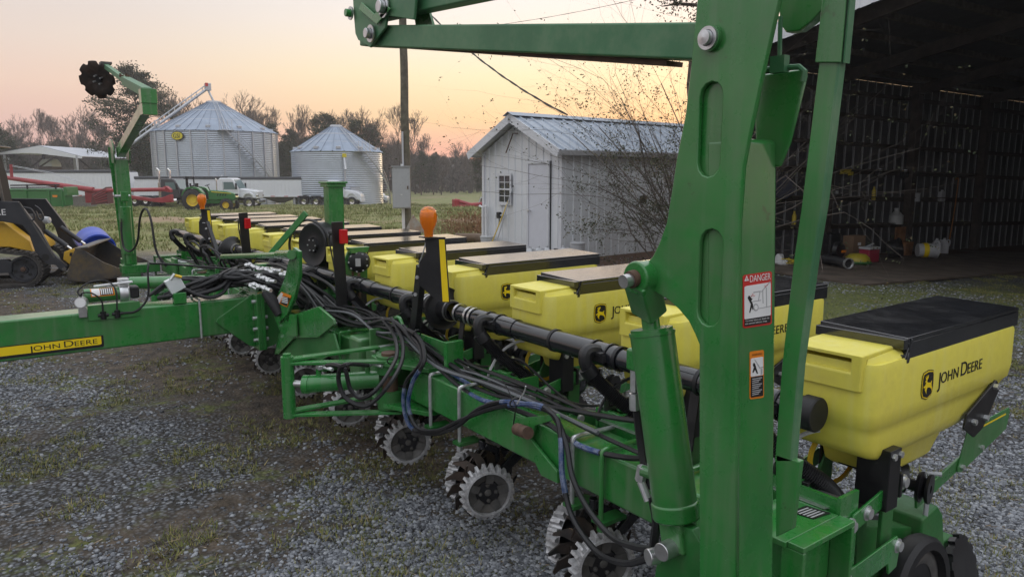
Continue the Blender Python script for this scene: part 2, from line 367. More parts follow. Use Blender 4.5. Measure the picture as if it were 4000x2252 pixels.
# field
fg = gmix(gmr(gnoise(.8, 7, .7), .35, .62), (.25, .235, .105), (.135, .165, .050))
fg = gmix(gmr(gnoise(.16, 4), .50, .62), fg, (.26, .21, .125))
trk = gmath('MULTIPLY', gmr(gmath('ADD', dS, gmath('MULTIPLY', nA, 9)), 36, 37), gmr(gmath('ADD', dS, gmath('MULTIPLY', nA, 9)), 40.5, 39))
fg = gmix(trk, fg, (.30, .215, .14))
fmask = gmath('MULTIPLY', gmr(gmath('ADD', dS, gmath('MULTIPLY', nB, 3)), 16.2, 18.6), gmr(gmath('ADD', lS, gmath('MULTIPLY', dS, -.05)), 1.5, -1.2))
gr = gmix(fmask, gr, fg)
LK(gr, b.inputs['Base Color']); b.inputs['Roughness'].default_value = .85; b.inputs['Specular IOR Level'].default_value = .25
bm_ = GN('ShaderNodeBump'); bm_.inputs['Distance'].default_value = .012; bm_.inputs['Strength'].default_value = .8
LK(gmath('ADD', gmath('MULTIPLY', vor.outputs['Distance'], -1.), gmath('MULTIPLY', gnoise(18, 6, .7), 1.1)), bm_.inputs['Height']); LK(bm_.outputs[0], b.inputs['Normal'])

# loose stones lying on the yard
def simple_random_mat(name, c0, c1, rough=.7, c2=None):
    m = bpy.data.materials.new(name); m.use_nodes = True; tt = m.node_tree; bb = tt.nodes['Principled BSDF']; MAT[name] = m
    g = tt.nodes.new('ShaderNodeNewGeometry'); r_ = tt.nodes.new('ShaderNodeValToRGB'); ramp(r_, [(0, c0), (1, c1)] if c2 is None else [(0, c0), (.6, c1), (1, c2)])
    tt.links.new(g.outputs['Random Per Island'], r_.inputs[0]); tt.links.new(r_.outputs[0], bb.inputs['Base Color']); bb.inputs['Roughness'].default_value = rough; bb.inputs['Specular IOR Level'].default_value = .35
    return m
simple_random_mat('stone', (.052, .055, .063), (.19, .20, .223), .65, (.31, .32, .34))
simple_random_mat('tuft', (.07, .090, .020), (.17, .175, .050), .8, (.28, .22, .10))
simple_random_mat('field_blade', (.11, .145, .040), (.23, .24, .085), .85, (.38, .34, .19))
simple_random_mat('straw_bit', (.09, .06, .035), (.24, .17, .10), .8, (.34, .28, .2))
def stones(n, dmin, dmax, smin, smax, seed, thr):
    r_ = np.random.default_rng(seed); u = r_.random(n * 4)
    d = 1 / (1 / dmin + (1 / dmax - 1 / dmin) * u); l = (r_.random(n * 4) * 1.66 - .83) * (d + .4)
    x, y = xy_of(d, l); q = .65 * fbm(x, y, 1.9, 21) + .35 * fbm(x, y, .5, 22)
    bx_, by_ = x - (CAM.x + FW.x * 13.84 + RT.x * 3.46), y - (CAM.y + FW.y * 13.84 + RT.y * 3.46); inb = (bx_ * (FW.x * .488 + RT.x * .873) + by_ * (FW.y * .488 + RT.y * .873)) > 2.5
    keep = (q + r_.normal(0, .05, len(q)) > thr) & ~inb & ~((np.abs(.812 * d + .584 * l - 3.45) < .75 + r_.normal(0, .15, len(d))) & (l < .6) & (r_.random(len(d)) < .85)); x, y, d, l = x[keep][:n], y[keep][:n], d[keep][:n], l[keep][:n]
    n = len(x); s = smin + (smax - smin) * r_.random(n) ** 2.2; s = s * (1 + d * .035)
    base = np.array([[-1, -1, -1], [1, -1, -1], [1, 1, -1], [-1, 1, -1], [-.8, -.7, 1], [.7, -.8, 1], [.8, .75, 1], [-.7, .8, 1]], float)
    V = base[None] * (1 + r_.normal(0, .22, (n, 8, 3))); V[:, :, 2] *= (.25 + .45 * r_.random((n, 1))); V[:, :, 0] *= (.7 + .7 * r_.random((n, 1)))
    a = r_.random(n) * 6.283; ti = r_.normal(0, .35, n)
    ca, sa = np.cos(a)[:, None], np.sin(a)[:, None]; X, Y, Z = V[:, :, 0], V[:, :, 1], V[:, :, 2]
    Z2 = Z * np.cos(ti)[:, None] + X * np.sin(ti)[:, None]; X = X * np.cos(ti)[:, None] - Z * np.sin(ti)[:, None]
    V = np.stack([X * ca - Y * sa, X * sa + Y * ca, Z2], -1) * (s / 2)[:, None, None]
    z = GZ(x, y) + (fbm(x, y, 1.1, 3) - .5) * .07
    V += np.stack([x, y, z + s * .12], -1)[:, None, :]
    fb = np.array([[0, 3, 2, 1], [4, 5, 6, 7], [0, 1, 5, 4], [1, 2, 6, 5], [2, 3, 7, 6], [3, 0, 4, 7]])
    return V.reshape(-1, 3), (fb[None] + np.arange(n)[:, None, None] * 8).reshape(-1, 4)
Va, Fa = stones(130000, 2.2, 15, .005, .021, 1, .435); Vb, Fb = stones(16000, 2.2, 12, .006, .018, 2, .30)
me = bpy.data.meshes.new('gravel_stones'); fill_mesh(me, np.concatenate([Va, Vb]), np.concatenate([Fa, Fb + len(Va)])); me.materials.append(MAT['stone'])
g = stuff(bpy.data.objects.new('gravel_stones', me)); COL.objects.link(g); tag(g, 'loose grey gravel stones scattered over the yard', 'gravel')
def blades(x, y, z, h, nb, seed, spread, wid):
    r_ = np.random.default_rng(seed); n = len(x); x = np.repeat(x, nb); y = np.repeat(y, nb); z = np.repeat(z, nb); h = np.repeat(h, nb) * (.5 + .7 * r_.random(n * nb))
    a = r_.random(n * nb) * 6.283; ca, sa = np.cos(a), np.sin(a); o = r_.random(n * nb) * spread * h; lean = (.35 + .9 * r_.random(n * nb)) * h
    bx, by = x + ca * o, y + sa * o; w_ = h * wid
    p0 = np.stack([bx - sa * w_, by + ca * w_, z], -1); p1 = np.stack([bx + sa * w_, by - ca * w_, z], -1); p2 = np.stack([bx + ca * lean, by + sa * lean, z + h], -1)
    return np.stack([p0, p1, p2], 1).reshape(-1, 3), np.arange(len(x) * 3).reshape(-1, 3)
def scatter(n, dmin, dmax, seed, thr, sc, lmax=.85, lcap=None, p=1.0):
    r_ = np.random.default_rng(seed); u = r_.random(n); d = (dmin ** p + (dmax ** p - dmin ** p) * u) ** (1 / p); l = (r_.random(n) * 2 - 1) * lmax * d; x, y = xy_of(d, l)
    k = fbm(x, y, sc, seed) + r_.normal(0, .05, n) > thr
    if lcap is not None: k &= (l - .05 * d < lcap + r_.normal(0, .5, n))
    return x[k], y[k], d[k], l[k]
x, y, d, l = scatter(70000, 2.3, 13, 31, .60, .38, p=1.3); z = GZ(x, y) + (fbm(x, y, 1.1, 3) - .5) * .07 - .004
V1, F1 = blades(x, y, z, np.full(len(x), .018) * (1 + .1 * rng.random(len(x)) * 20 * .4), 9, 1, 1.6, .12)
me = bpy.data.meshes.new('yard_grass'); fill_mesh(me, V1, F1); me.materials.append(MAT['tuft'])
g = stuff(bpy.data.objects.new('yard_grass', me)); COL.objects.link(g); tag(g, 'thin yellowish grass tufts growing through the gravel', 'grass')
x, y, d, l = scatter(7000, 2.4, 15, 51, .5, 1.5, p=1.2); n = len(x); z = GZ(x, y) + (fbm(x, y, 1.1, 3) - .5) * .07 + .006
a = rng.random(n) * 6.283; hl = .012 + .05 * rng.random(n) ** 2; w_ = .0012 + .0015 * rng.random(n)
dx, dy = np.cos(a), np.sin(a)
V3 = np.stack([np.stack([x - dx * hl - dy * w_, y - dy * hl + dx * w_, z], -1), np.stack([x - dx * hl + dy * w_, y - dy * hl - dx * w_, z + .002], -1), np.stack([x + dx * hl, y + dy * hl, z + .006 * rng.random(n)], -1)], 1).reshape(-1, 3)
me = bpy.data.meshes.new('straw_litter'); fill_mesh(me, V3, np.arange(n * 3).reshape(-1, 3)); me.materials.append(MAT['straw_bit'])
g = stuff(bpy.data.objects.new('straw_litter', me)); COL.objects.link(g); tag(g, 'dry straw and twig litter lying on the gravel', 'litter')
x, y, d, l = scatter(120000, 16.5, 78, 61, .44, 3.2, lmax=.80, lcap=-.6, p=1.3)
trkm = (d + 9 * .5 > 36.5) & (d + 9 * .5 < 39.5) & (rng.random(len(d)) < .9); x, y, d = x[~trkm], y[~trkm], d[~trkm]
z = GZ(x, y) + (fbm(x, y, 3.0, 9) - .5) * .55 * np.clip((d - 17) / 4, 0, 1) - .02
V4, F4 = blades(x, y, z, (.05 + .22 * fbm(x, y, 1.6, 77) ** 1.6) * np.clip(.7 + d / 80, .8, 1.4), 6, 4, 2.4, .14)
me = bpy.data.meshes.new('field_grass'); fill_mesh(me, V4, F4); me.materials.append(MAT['field_blade'])
g = stuff(bpy.data.objects.new('field_grass', me)); COL.objects.link(g); tag(g, 'matted green and straw coloured grass of the field', 'grass')
# ================================================================== the planter
PL = thing('planter', 'long green twelve-row seed planter with yellow hoppers standing across the gravel yard', 'planter')
SP = .762
XN, XF = .12, -8.50            # ends of the toolbar
XC = -5.5 * SP
def mir(x): return 2 * XC - x
# ---- toolbars
def toolbar(x0, x1, name, z0=.552, z1=.730, y0=-.089, y1=.089):
    return MB().bb((x0, y0, z0), (x1, y1, z1)).build(name, 'green', PL, bevel=.012)
toolbar(XN, -2.12, 'wing_toolbar'); toolbar(XF, mir(-2.12), 'wing_toolbar')
toolbar(-2.34, mir(-2.34), 'centre_toolbar', .56, .75, -.10, .10)
MB().bb((-2.6, .28, .56), (mir(-2.6), .44, .72)).build('rear_frame_bar', 'green_dirty', PL, bevel=.01)
for x in (-2.9, -3.7, -4.7, -5.5): MB().bb((x - .05, .1, .58), (x + .05, .28, .70)).build('frame_strut', 'green_dirty', PL, bevel=.006)
for s, x in ((1, XN), (-1, XF)):
    p = MB().prism([(-.17, .735), (.095, .735), (.095, .752), (-.17, .752)], 'X', x - s * .16, x + s * .012).build('end_plate', 'green', PL, bevel=.003)
    if s == 1:
        MB().plate([(.04, -.005, .7535), (.105, .01, .7535), (.115, .085, .7535), (.045, .07, .7535)], (0, 0, 1), .0008).build('serial_decal', 'black_print', p)
        q = MB()
        for k in range(5): q.plate([(.05 + .011 * k, .003 + .002 * k, .7545), (.055 + .011 * k, .004 + .002 * k, .7545), (.06 + .011 * k, .062 + .002 * k, .7545), (.055 + .011 * k, .061 + .002 * k, .7545)], (0, 0, 1), .0005)
        q.build('decal_lines', 'grey_print', p)
    for a_, b_ in (((-.16, .50), (.10, .515)), ((-.16, .5151), (-.145, .7345)), ((.085, .5151), (.10, .7345))): MB().bb((x - s * .004, a_[0], a_[1]), (x + s * .06, b_[0], b_[1])).build('end_plate', 'green', PL, bevel=.003)
    MB().bb((x + s * .0125, -.16, .7352), (x + s * .06, .10, .7518)).build('end_plate', 'green', PL, bevel=.003)
def ubolt(x, y0=-.106, y1=.12, z0=.46, z1=.748, r=.009, m='zinc'):
    pts = [(x, y1, z1 - .005), (x, y0 + .03, z1), (x, y0 + .008, z1 - .008), (x, y0, z1 - .03), (x, y0, z0)]
    o = MB().tube(spl(pts, 4), r, 8).build('u_bolt', m, PL, smooth=True)
    MB().cyl((x, y0, z0 - .02), (x, y0, z0 + .01), .016, n=6).build('nut', m, o)
    MB().bb((x - .03, y0 - .02, z0 + .01), (x + .03, y0 + .10, z0 + .025)).build('clamp_plate', 'green_dirty', o)
for x, m in ((-1.87, 'zinc'), (-1.60, 'zinc'), (-.80, 'zinc'), (-.64, 'green'), (-.34, 'green'), (-2.46, 'zinc'), (-2.72, 'zinc'), (-2.95, 'green'), (-3.22, 'zinc')):
    ubolt(x, m=m, y0=-.12 if x < -2.3 else -.106, z1=.768 if x < -2.3 else .748)
for x in (-1.87, -1.60, -.80, -.64, -2.46, -2.72, -3.0): ubolt(mir(x), y0=-.12 if x < -2.3 else -.106, z1=.768 if x < -2.3 else .748)

# ---- hoppers
def ringrr(z, y0, y1, hw, r, x0=0, n=5): return [(x, y, z) for x, y in rrect(-hw, y0, hw, y1, r, n)]
hb = MB()
sec = [(1.168, .262, 1.270, .128, .03), (1.170, .236, 1.288, .144, .046), (1.150, .230, 1.292, .150, .052), (1.02, .226, 1.293, .150, .052), (.978, .226, 1.27, .150, .052), (.971, .230, 1.262, .1435, .052), (.945, .232, 1.17, .143, .052), (.905, .240, 1.06, .140, .052), (.880, .258, .99, .135, .034), (.858, .31, .93, .125, .034), (.84, .39, .82, .106, .03), (.78, .41, .765, .10, .026), (.765, .43, .74, .09, .024)]
hb.loft([ringrr(*q) for q in sec])
hop_me = hb.mesh('hopper')
def finish(me, m, ang=40):
    import bmesh
    bm = bmesh.new(); bm.from_mesh(me); bmesh.ops.recalc_face_normals(bm, faces=bm.faces); bm.to_mesh(me); bm.free()
    me.materials.append(MAT[m]); me.polygons.foreach_set('use_smooth', [True] * len(me.polygons)); me.set_sharp_from_angle(angle=R(ang)); return me
finish(hop_me, 'yellow', 50)
def part(name, me, parent, bevel=0, l=None, segs=2):
    o = bpy.data.objects.new(name, me); COL.objects.link(o); o.parent = parent
    if l: o.location = l
    if bevel:
        md = o.modifiers.new('bevel', 'BEVEL'); md.width = bevel; md.segments = segs; md.limit_method = 'ANGLE'; md.angle_limit = R(38); md.harden_normals = True
    return o
# grip block with its recessed hand hold
gb = MB(); X0, X1, Z0, Z1, YF, YB = -.122, .112, 1.09, 1.198, .216, .44
hx0, hx1, hz0, hz1, yr = -.090, .080, 1.143, 1.186, .285
Pq = [(X0, YF, Z0), (X1, YF, Z0), (X1, YF, Z1), (X0, YF, Z1), (hx0, YF, hz0), (hx1, YF, hz0), (hx1, YF, hz1), (hx0, YF, hz1), (hx0 + .008, yr, hz0 + .01), (hx1 - .008, yr, hz0 + .01), (hx1 - .008, yr, hz1 - .004), (hx0 + .008, yr, hz1 - .004), (X0, YB, Z0), (X1, YB, Z0), (X1, YB, Z1 + .006), (X0, YB, Z1 + .006)]
gb.add(Pq, [(0, 1, 5, 4), (1, 2, 6, 5), (2, 3, 7, 6), (3, 0, 4, 7), (4, 5, 9, 8), (5, 6, 10, 9), (6, 7, 11, 10), (7, 4, 8, 11), (8, 9, 10, 11), (3, 2, 14, 15), (1, 13, 14, 2), (0, 3, 15, 12), (12, 15, 14, 13)])
gb_me = finish(gb.mesh('grip'), 'yellow', 60)
# sloping shoulders either side of the grip
sh_mes = []
for s in (1, -1):
    sh = MB(); xo = .140 * s; xi = (X1 if s > 0 else X0)
    sh.add([(xi, .245, 1.188), (xi, .43, 1.196), (xo, .43, 1.18), (xo, .36, 1.165), (xi, .235, 1.15), (xo, .30, 1.158), (xi, .43, 1.12), (xo, .43, 1.12), (xi, .24, 1.12), (xo, .3, 1.12)], [(0, 1, 2, 3), (0, 3, 5, 4), (1, 6, 7, 2), (4, 5, 9, 8), (3, 2, 7, 9, 5), (0, 4, 8, 6, 1), (6, 8, 9, 7)]); sh_mes.append(finish(sh.mesh('shoulder'), 'yellow', 70))
# lid: top panel, rim and skirts
lm = MB(); LW = .1455
lm.prism([(-LW + .001, 1.2395), (LW - .001, 1.2300), (LW - .001, 1.216), (-LW + .001, 1.216)], 'Y', .4256, 1.2875)
lm.prism([(.4256, 1.2155), (1.287, 1.2155), (1.287, 1.162), (.412, 1.153), (.408, 1.164), (.430, 1.2)][::1], 'X', LW - .013, LW)
lm.prism([(.4256, 1.2155), (1.287, 1.2155), (1.287, 1.162), (.412, 1.153), (.408, 1.164), (.430, 1.2)][::1], 'X', -LW, -LW + .013)
lm.bb((-LW + .0005, .400, 1.196), (LW - .0005, .4255, 1.2285)); lm.bb((-LW + .0135, 1.2735, 1.163), (LW - .0135, 1.2868, 1.2155))
lid_me = finish(lm.mesh('lid'), 'lid_black', 30)
rb_ = MB().bb((.03, .402, 1.170), (LW - .003, .412, 1.180)).mesh('lid_latch'); finish(rb_, 'lid_black')
gus = MB()
for s in (1,): gus.plate([(s * (LW + .0005), .440, 1.2285), (s * (LW + .0005), .452, 1.2285), (s * (LW + .0005), .428, 1.154), (s * (LW + .0005), .415, 1.154)], (s, 0, 0), .004)
gus_me = finish(gus.mesh('lid_rib'), 'lid_black')
# leaping-animal badge as in the photograph: black shield, yellow line, yellow figure
def shield(s, n=6):
    o = [(-.42, .5), (0, .56), (.42, .5), (.5, .36), (.52, 0), (.5, -.28), (.4, -.46), (0, -.58), (-.4, -.46), (-.5, -.28), (-.52, 0), (-.5, .36)]
    return [(a * s, c * s * 1.08) for a, c in o]
deer = [(-.40, -.02), (-.36, -.10), (-.22, -.06), (-.27, -.17), (-.10, -.36), (-.13, -.22), (-.06, -.10), (.12, -.12), (.30, -.20), (.40, -.38), (.38, -.20), (.30, -.06), (.28, .04), (.31, .12), (.27, .13), (.22, .06), (.05, .08), (-.10, .12), (-.13, .20), (-.02, .30), (-.03, .40), (-.08, .32), (-.10, .42), (-.14, .31), (-.20, .40), (-.20, .30), (-.30, .36), (-.24, .26), (-.20, .22), (-.28, .17), (-.27, .13), (-.20, .12), (-.24, .04), (-.28, .0)]
def flatpoly(poly, M, th=.0006):
    q = MB(); k = len(poly); top = [M @ Vector((u, v, th)) for u, v in poly]; bot = [M @ Vector((u, v, 0)) for u, v in poly]
    q.add(bot + top, [tuple(range(k - 1, -1, -1)), tuple(range(k, 2 * k))] + [(i, (i + 1) % k, k + (i + 1) % k, k + i) for i in range(k)]); return q
BM = basis((.1512, .562, 1.062), (0, 1, 0), (0, 0, 1))
bd = [(flatpoly(shield(.080), BM), 'black_print', .0), (flatpoly(shield(.0755), BM @ Matrix.Translation((0, 0, .0008))), 'decal_yellow', 0), (flatpoly(shield(.069), BM @ Matrix.Translation((0, 0, .0016))), 'black_print', 0), (flatpoly([(a * .078, c * .082) for a, c in deer], BM @ Matrix.Translation((0, 0, .0024))), 'decal_yellow', 0)]
bd_me = [finish(q.mesh('badge'), m) for q, m, _ in bd]
def word_mesh(M, H, m):
    cuts = []
    x = 0; mes = []
    for ch, hh in (('J', 1.25), ('OHN', .95), (' ', 0), ('D', 1.25), ('EERE', .95)):
        if ch == ' ': x += H * .35; continue
        cu = bpy.data.curves.new('w', 'FONT'); cu.body = ch; cu.size = H * hh * 1.38; cu.extrude = .0006; cu.space_character = 1.02
        to = bpy.data.objects.new('w', cu); COL.objects.link(to); dg = bpy.context.evaluated_depsgraph_get()
        mm_ = bpy.data.meshes.new_from_object(to.evaluated_get(dg)); bpy.data.objects.remove(to)
        xs = [v.co.x for v in mm_.vertices]; y0 = min(v.co.y for v in mm_.vertices)
        for v in mm_.vertices: v.co.x += x - min(xs); v.co.y -= (H * .22 if ch == 'J' else 0)
        x += max(xs) - min(xs) + H * .12; mes.append(mm_)
    vs = []; fs = []
    for q in mes:
        o = len(vs); vs += [v.co.copy() for v in q.vertices]; fs += [tuple(o + i for i in p.vertices) for p in q.polygons]
    return vs, fs, x
vs, fs, wl = word_mesh(None, .040, 0)
WM = basis((.1512, .636, 1.048), (0, 1, 0), (0, 0, 1)) @ Matrix.Diagonal((.345 / wl, 1, 1, 1))
wq = MB(); wq.add([WM @ v for v in vs], fs); word_me = wq.mesh('lettering'); word_me.materials.append(MAT['black_print'])
for i in range(12):
    h = part('hopper', hop_me, PL, l=(-SP * i, random.uniform(-.004, .004), random.uniform(-.003, .003)))
    part('grip', gb_me, h, .016, segs=3); [part('shoulder', q_, h, .014, segs=3) for q_ in sh_mes]; ld = part('lid', lid_me, h, .0025)
    part('lid_latch', rb_, h, .002); part('lid_rib', gus_me, h)
    for q in bd_me: part('badge', q, h)
    part('lettering', word_me, h)
    h.rotation_euler = (random.uniform(-.004, .004), random.uniform(-.008, .008), random.uniform(-.006, .006))

# ---- row units (one prototype, copied)
ru = []
def rp(name, mb, m, bevel=0, smooth=False, sub=None):
    me = finish(mb.mesh(name), m, 35); ru.append((name, me, bevel, sub)); return len(ru) - 1
q = MB()
for s in (1, -1): q.bb((s * .128 - .006, .10, .47), (s * .128 + .006, .20, .80))
q.bb((-.122, .105, .48), (.122, .118, .79)); q.bb((-.122, .12, .74), (.122, .19, .752)); rp('mounting_head', q, 'green', .003)
for s in (1, -1):
    rp('parallel_arm', MB().prism([(.135, .69), (.165, .735), (.44, .79), (.475, .775), (.475, .735), (.18, .68)], 'X', s * .128 + .007, s * .128 + .016) if s > 0 else MB().prism([(.135, .69), (.165, .735), (.44, .79), (.475, .775), (.475, .735), (.18, .68)], 'X', -.144, -.135), 'green', .003)
    rp('parallel_arm', MB().prism([(.12, .505), (.16, .56), (.45, .58), (.475, .55), (.46, .47), (.41, .46), (.40, .50), (.17, .485)], 'X', s * .128 + (.007 if s > 0 else -.016), s * .128 + (.016 if s > 0 else -.007)), 'green', .003)
for s in (1, -1):
    for y, z in ((.455, .762), (.15, .705), (.455, .545), (.15, .53), (.24, .72)): rp('bolt', MB().lathe([(.024, .138), (.024, .146), (.0175, .146), (.0165, .156), (0, .157)], (0, y, z), (s, 0, 0), 12), 'zinc')
q = MB()
for s in (1, -1): q.prism([(.40, .53), (.47, .53), (.475, .80), (.43, .80), (.40, .74)], 'X', s * .10, s * .115)
q.prism([(.40, .60), (.47, .62), (.47, .56), (.98, .40), (.98, .33), (.60, .30), (.42, .44)], 'X', -.035, .035); rp('shank', q, 'green_dirty', .004)
q = MB().prism([(.41, .83), (.80, .83), (.95, .92), (1.22, 1.02), (1.24, 1.0), (.98, .87), (.82, .78), (.41, .77)], 'X', -.05, .05)
q.bb((-.115, .405, .73), (-.108, .475, .95)); q.bb((.055, .325, .70), (.158, .395, .895)); q.bb((.108, .42, .72), (.152, .435, .80)); q.prism([(.86, .85), (.875, .90), (1.10, .985), (1.14, .95), (1.02, .82), (.95, .80)], 'X', .142, .152); rp('hopper_bracket', q, 'black', .003)
for y, z in ((.345, .875), (.385, .875), (.92, .865), (1.08, .965), (1.02, .86)): rp('bolt', MB().cyl((.150, y, z), (.166, y, z), .011, n=6), 'zinc')
# air meter: dark housing and yellow ring
q = MB().lathe([(.01, 0), (.095, 0), (.105, .01), (.105, .05), (.09, .06), (.05, .075), (.01, .075)], (.03, .47, .735), (1, 0, 0), 22); rp('meter_housing', q, 'black_gloss')
q = MB().lathe([(.085, .062), (.10, .058), (.102, .066), (.088, .07)], (-.115, .40, .80), (1, -.3, 0), 22); rp('meter_ring', q, 'yellow_paint')
q = MB().lathe([(.012, 0), (.05, 0), (.055, .012), (.03, .02), (.05, .03), (.052, .04), (.014, .04)], (.085, .70, .66), (1, .2, 0), 18); q.cyl((-.02, .69, .66), (.10, .70, .66), .02, n=10); q.cyl((.0, .62, .70), (.06, .66, .69), .05, n=14); rp('drive_pulley', q, 'black')
q = MB().tube(spl([(.02, .13, .62), (.02, .22, .56), (.02, .40, .66), (.02, .45, .70)], 5), .011, 7); q.cyl((.05, .18, .55), (.05, .40, .68), .018, n=10); rp('down_force_spring', q, 'cast_grey')
for s in (1, -1):
    q = MB(); c = Vector((s * .10, .70, .28)); q.lathe([(.05, -.03), (.16, -.035), (.185, -.03), (.198, -.01), (.198, .03), (.185, .045), (.155, .045), (.15, .02), (.05, .012)], c, (s, 0, .06), 30); gw = rp('gauge_wheel', q, 'rubber')
    q = MB(); q.lathe([(.0, .015), (.05, .015), (.05, .03), (.0, .03)], c, (s, 0, .06), 16); q.lathe([(.10, .018), (.115, .026), (.13, .026), (.145, .02)], c, (s, 0, .06), 26); rp('rim', q, 'cast_grey', 0, gw)
    q = MB().lathe([(.0, 0), (.18, -.003), (.19, 0), (.18, .003), (0, .006)], (s * .012, .68, .245), (s, .0, .12), 28); rp('opener_disc', q, 'steel')
    q = MB(); c = Vector((s * .09, 1.14, .20)); dr = Vector((s, .1, .30)).normalized(); q.lathe([(.0, -.01), (.09, -.012), (.12, -.012), (.12, .012), (.09, .014), (0, .01)], c, dr, 26)
    u_, w_2 = frame(dr)
    for k in range(14):
        a = 2 * math.pi * k / 14; p = c + (u_ * math.cos(a) + w_2 * math.sin(a)) * .122; q.box(p, (.024, .02, .03), Matrix((dr, (u_ * math.cos(a) + w_2 * math.sin(a)), (w_2 * math.cos(a) - u_ * math.sin(a)))).transposed())
    rp('closing_wheel', q, 'black')
q = MB().prism([(.80, .50), (.92, .52), (.97, .47), (1.02, .30), (.92, .24), (.80, .30)], 'X', -.07, .07); q.bb((-.03, .95, .24), (.03, 1.20, .30)); rp('closing_frame', q, 'green_dirty', .01)
q = MB().tube([(.06, .84, .50), (.06, .85, .64), (.05, .85, .655), (.09, .87, .66)], .009, 8); rp('adjust_handle', q, 'galv')
q = MB().bar((.082, .70, .60), (.082, 1.06, .67), .01, .05).prism([(.995, .655), (1.052, .785), (1.075, .792), (1.43, .80), (1.445, .785), (1.425, .712), (1.22, .668), (1.03, .628), (1.0, .635)], 'X', .087, .093); rp('lift_handle', q, 'green', .004)
q = MB().prism([(1.08, .776), (1.40, .783), (1.40, .777), (1.08, .770)], 'X', .0932, .094); rp('slot', q, 'decal_yellow', 0, len(ru) - 1)
for y, z in ((1.03, .65), (1.19, .69)): rp('bolt', MB().cyl((.088, y, z), (.102, y, z), .010, n=6), 'zinc')
# actuator block on the head (visible beyond the toolbar)
q = MB().bb((-.10, .125, .755), (-.02, .26, .79)); q.lathe([(.05, .755), (.05, .785), (.03, .80), (0, .805)], (-.06, .20, 0), (0, 0, 1), 16); rp('air_bag', q, 'green', .006)
q = MB().prism([(-.11, .09), (.09, .09), (.11, .13), (.09, .20), (-.11, .20)], 'Z', .754, .757); q.bb((-.115, .12, .754), (-.11, .2, .83)); rp('sensor_plate', q, 'steel')
q = MB().bb((-.10, .14, .765), (-.03, .17, .79)); q.bb((-.03, .15, .772), (.0, .166, .786)); rp('plug', q, 'black_print', .003)
# air hose from the pipe down to the meter
el = MB().tube(spl([(-.155, .15, 1.01), (-.158, .10, 1.03), (-.160, .065, 1.025), (-.158, .06, .985), (-.150, .075, .95)], 5), .027, 10); el.cyl((-.156, .063, .965), (-.142, .085, .93), .034, n=12); rp('hose_elbow', el, 'black')
pts = spl([(-.146, .08, .94), (-.10, .12, .88), (-.045, .17, .82), (.01, .225, .765), (.035, .28, .70)], 26)
cr = [(.031 if k % 2 else .0255) for k in range(len(pts))]
rp('corrugated_hose', MB().tube(pts, cr, 10), 'black')
MR = ru
for i in range(12):
    root = None; objs = []
    base = bpy.data.objects.new('row_unit', MR[0][1]); COL.objects.link(base); base.parent = PL; base.location = (-SP * i, 0, 0)
    for k, (nm, me, bv, sub) in enumerate(MR[1:]):
        if i > 4 and nm in ('bolt', 'slot', 'plug'): continue
        part(nm, me, base, bv)

# ---- row cleaners: spiked wheels with pale treader rings in front of each row
rc_ = MB()
nT = 22
for k in range(nT):
    a = 2 * math.pi * k / nT; a2 = a + .10; ca, sa = math.cos, math.sin
    def pp(r_, an, x): return (x, r_ * math.cos(an), r_ * math.sin(an))
    w_ = .125
    P = [pp(.100, a - w_, -.028), pp(.100, a + w_, -.028), pp(.131, a + w_ * .25, -.024), pp(.131, a - w_ * .55, -.024), pp(.104, a - w_, .026), pp(.104, a + w_, .026), pp(.122, a + w_ * .15, .022), pp(.122, a - w_ * .5, .022)]
    rc_.add(P, [(0, 1, 2, 3), (4, 7, 6, 5), (0, 4, 5, 1), (1, 5, 6, 2), (2, 6, 7, 3), (3, 7, 4, 0)])
rc_.lathe([(.106, -.03), (.108, .028), (.098, .030), (.094, .012), (.096, -.02)], (0, 0, 0), (1, 0, 0), 40)
tr_me = finish(rc_.mesh('treader_ring'), 'cast_white', 30)
hb2 = MB().lathe([(.093, .016), (.076, .006), (.058, .002), (.058, -.008), (.093, -.006)], (0, 0, 0), (1, 0, 0), 36)
for k in range(5):
    a = 2 * math.pi * k / 5
    hb2.plate([(.004, .050 * math.cos(a - .35), .050 * math.sin(a - .35)), (.008, .094 * math.cos(a - .2), .094 * math.sin(a - .2)), (.008, .094 * math.cos(a + .2), .094 * math.sin(a + .2)), (.004, .050 * math.cos(a + .35), .050 * math.sin(a + .35))], (1, 0, 0), .012)
hub_me = finish(hb2.mesh('wheel_disc'), 'cast_grey', 35)
h3 = MB().lathe([(0, .006), (.055, .006), (.058, -.002), (.058, -.06), (0, -.06)], (0, 0, 0), (1, 0, 0), 28); hc_me = finish(h3.mesh('hub'), 'black', 35)
h4 = MB()
for k in range(4): a = R(45 + 90 * k); h4.lathe([(0, .016), (.008, .014), (.010, .004)], (0, .037 * math.cos(a), .037 * math.sin(a)), (1, 0, 0), 10)
h4.lathe([(0, .012), (.014, .010), (.018, .004)], (0, 0, 0), (1, 0, 0), 14); hbolt_me = finish(h4.mesh('hub_bolts'), 'cast_grey', 35)
sp_ = MB()
for k in range(13):
    a = 2 * math.pi * k / 13
    P = []
    for rr, da, wd in ((.05, 0, .30), (.10, .06, .24), (.145, .20, .13), (.175, .42, .03)): P.append((rr, a + da, wd))
    L1 = [(-.055 - .02 * j, r_ * math.cos(a_ - w2), r_ * math.sin(a_ - w2)) for j, (r_, a_, w2) in enumerate(P)]; L2 = [(-.055 - .02 * j, r_ * math.cos(a_ + w2), r_ * math.sin(a_ + w2)) for j, (r_, a_, w2) in enumerate(P)]
    sp_.plate(L1 + L2[::-1], (-1, 0, 0), .008)
spk_me = finish(sp_.mesh('spikes'), 'blade', 30)
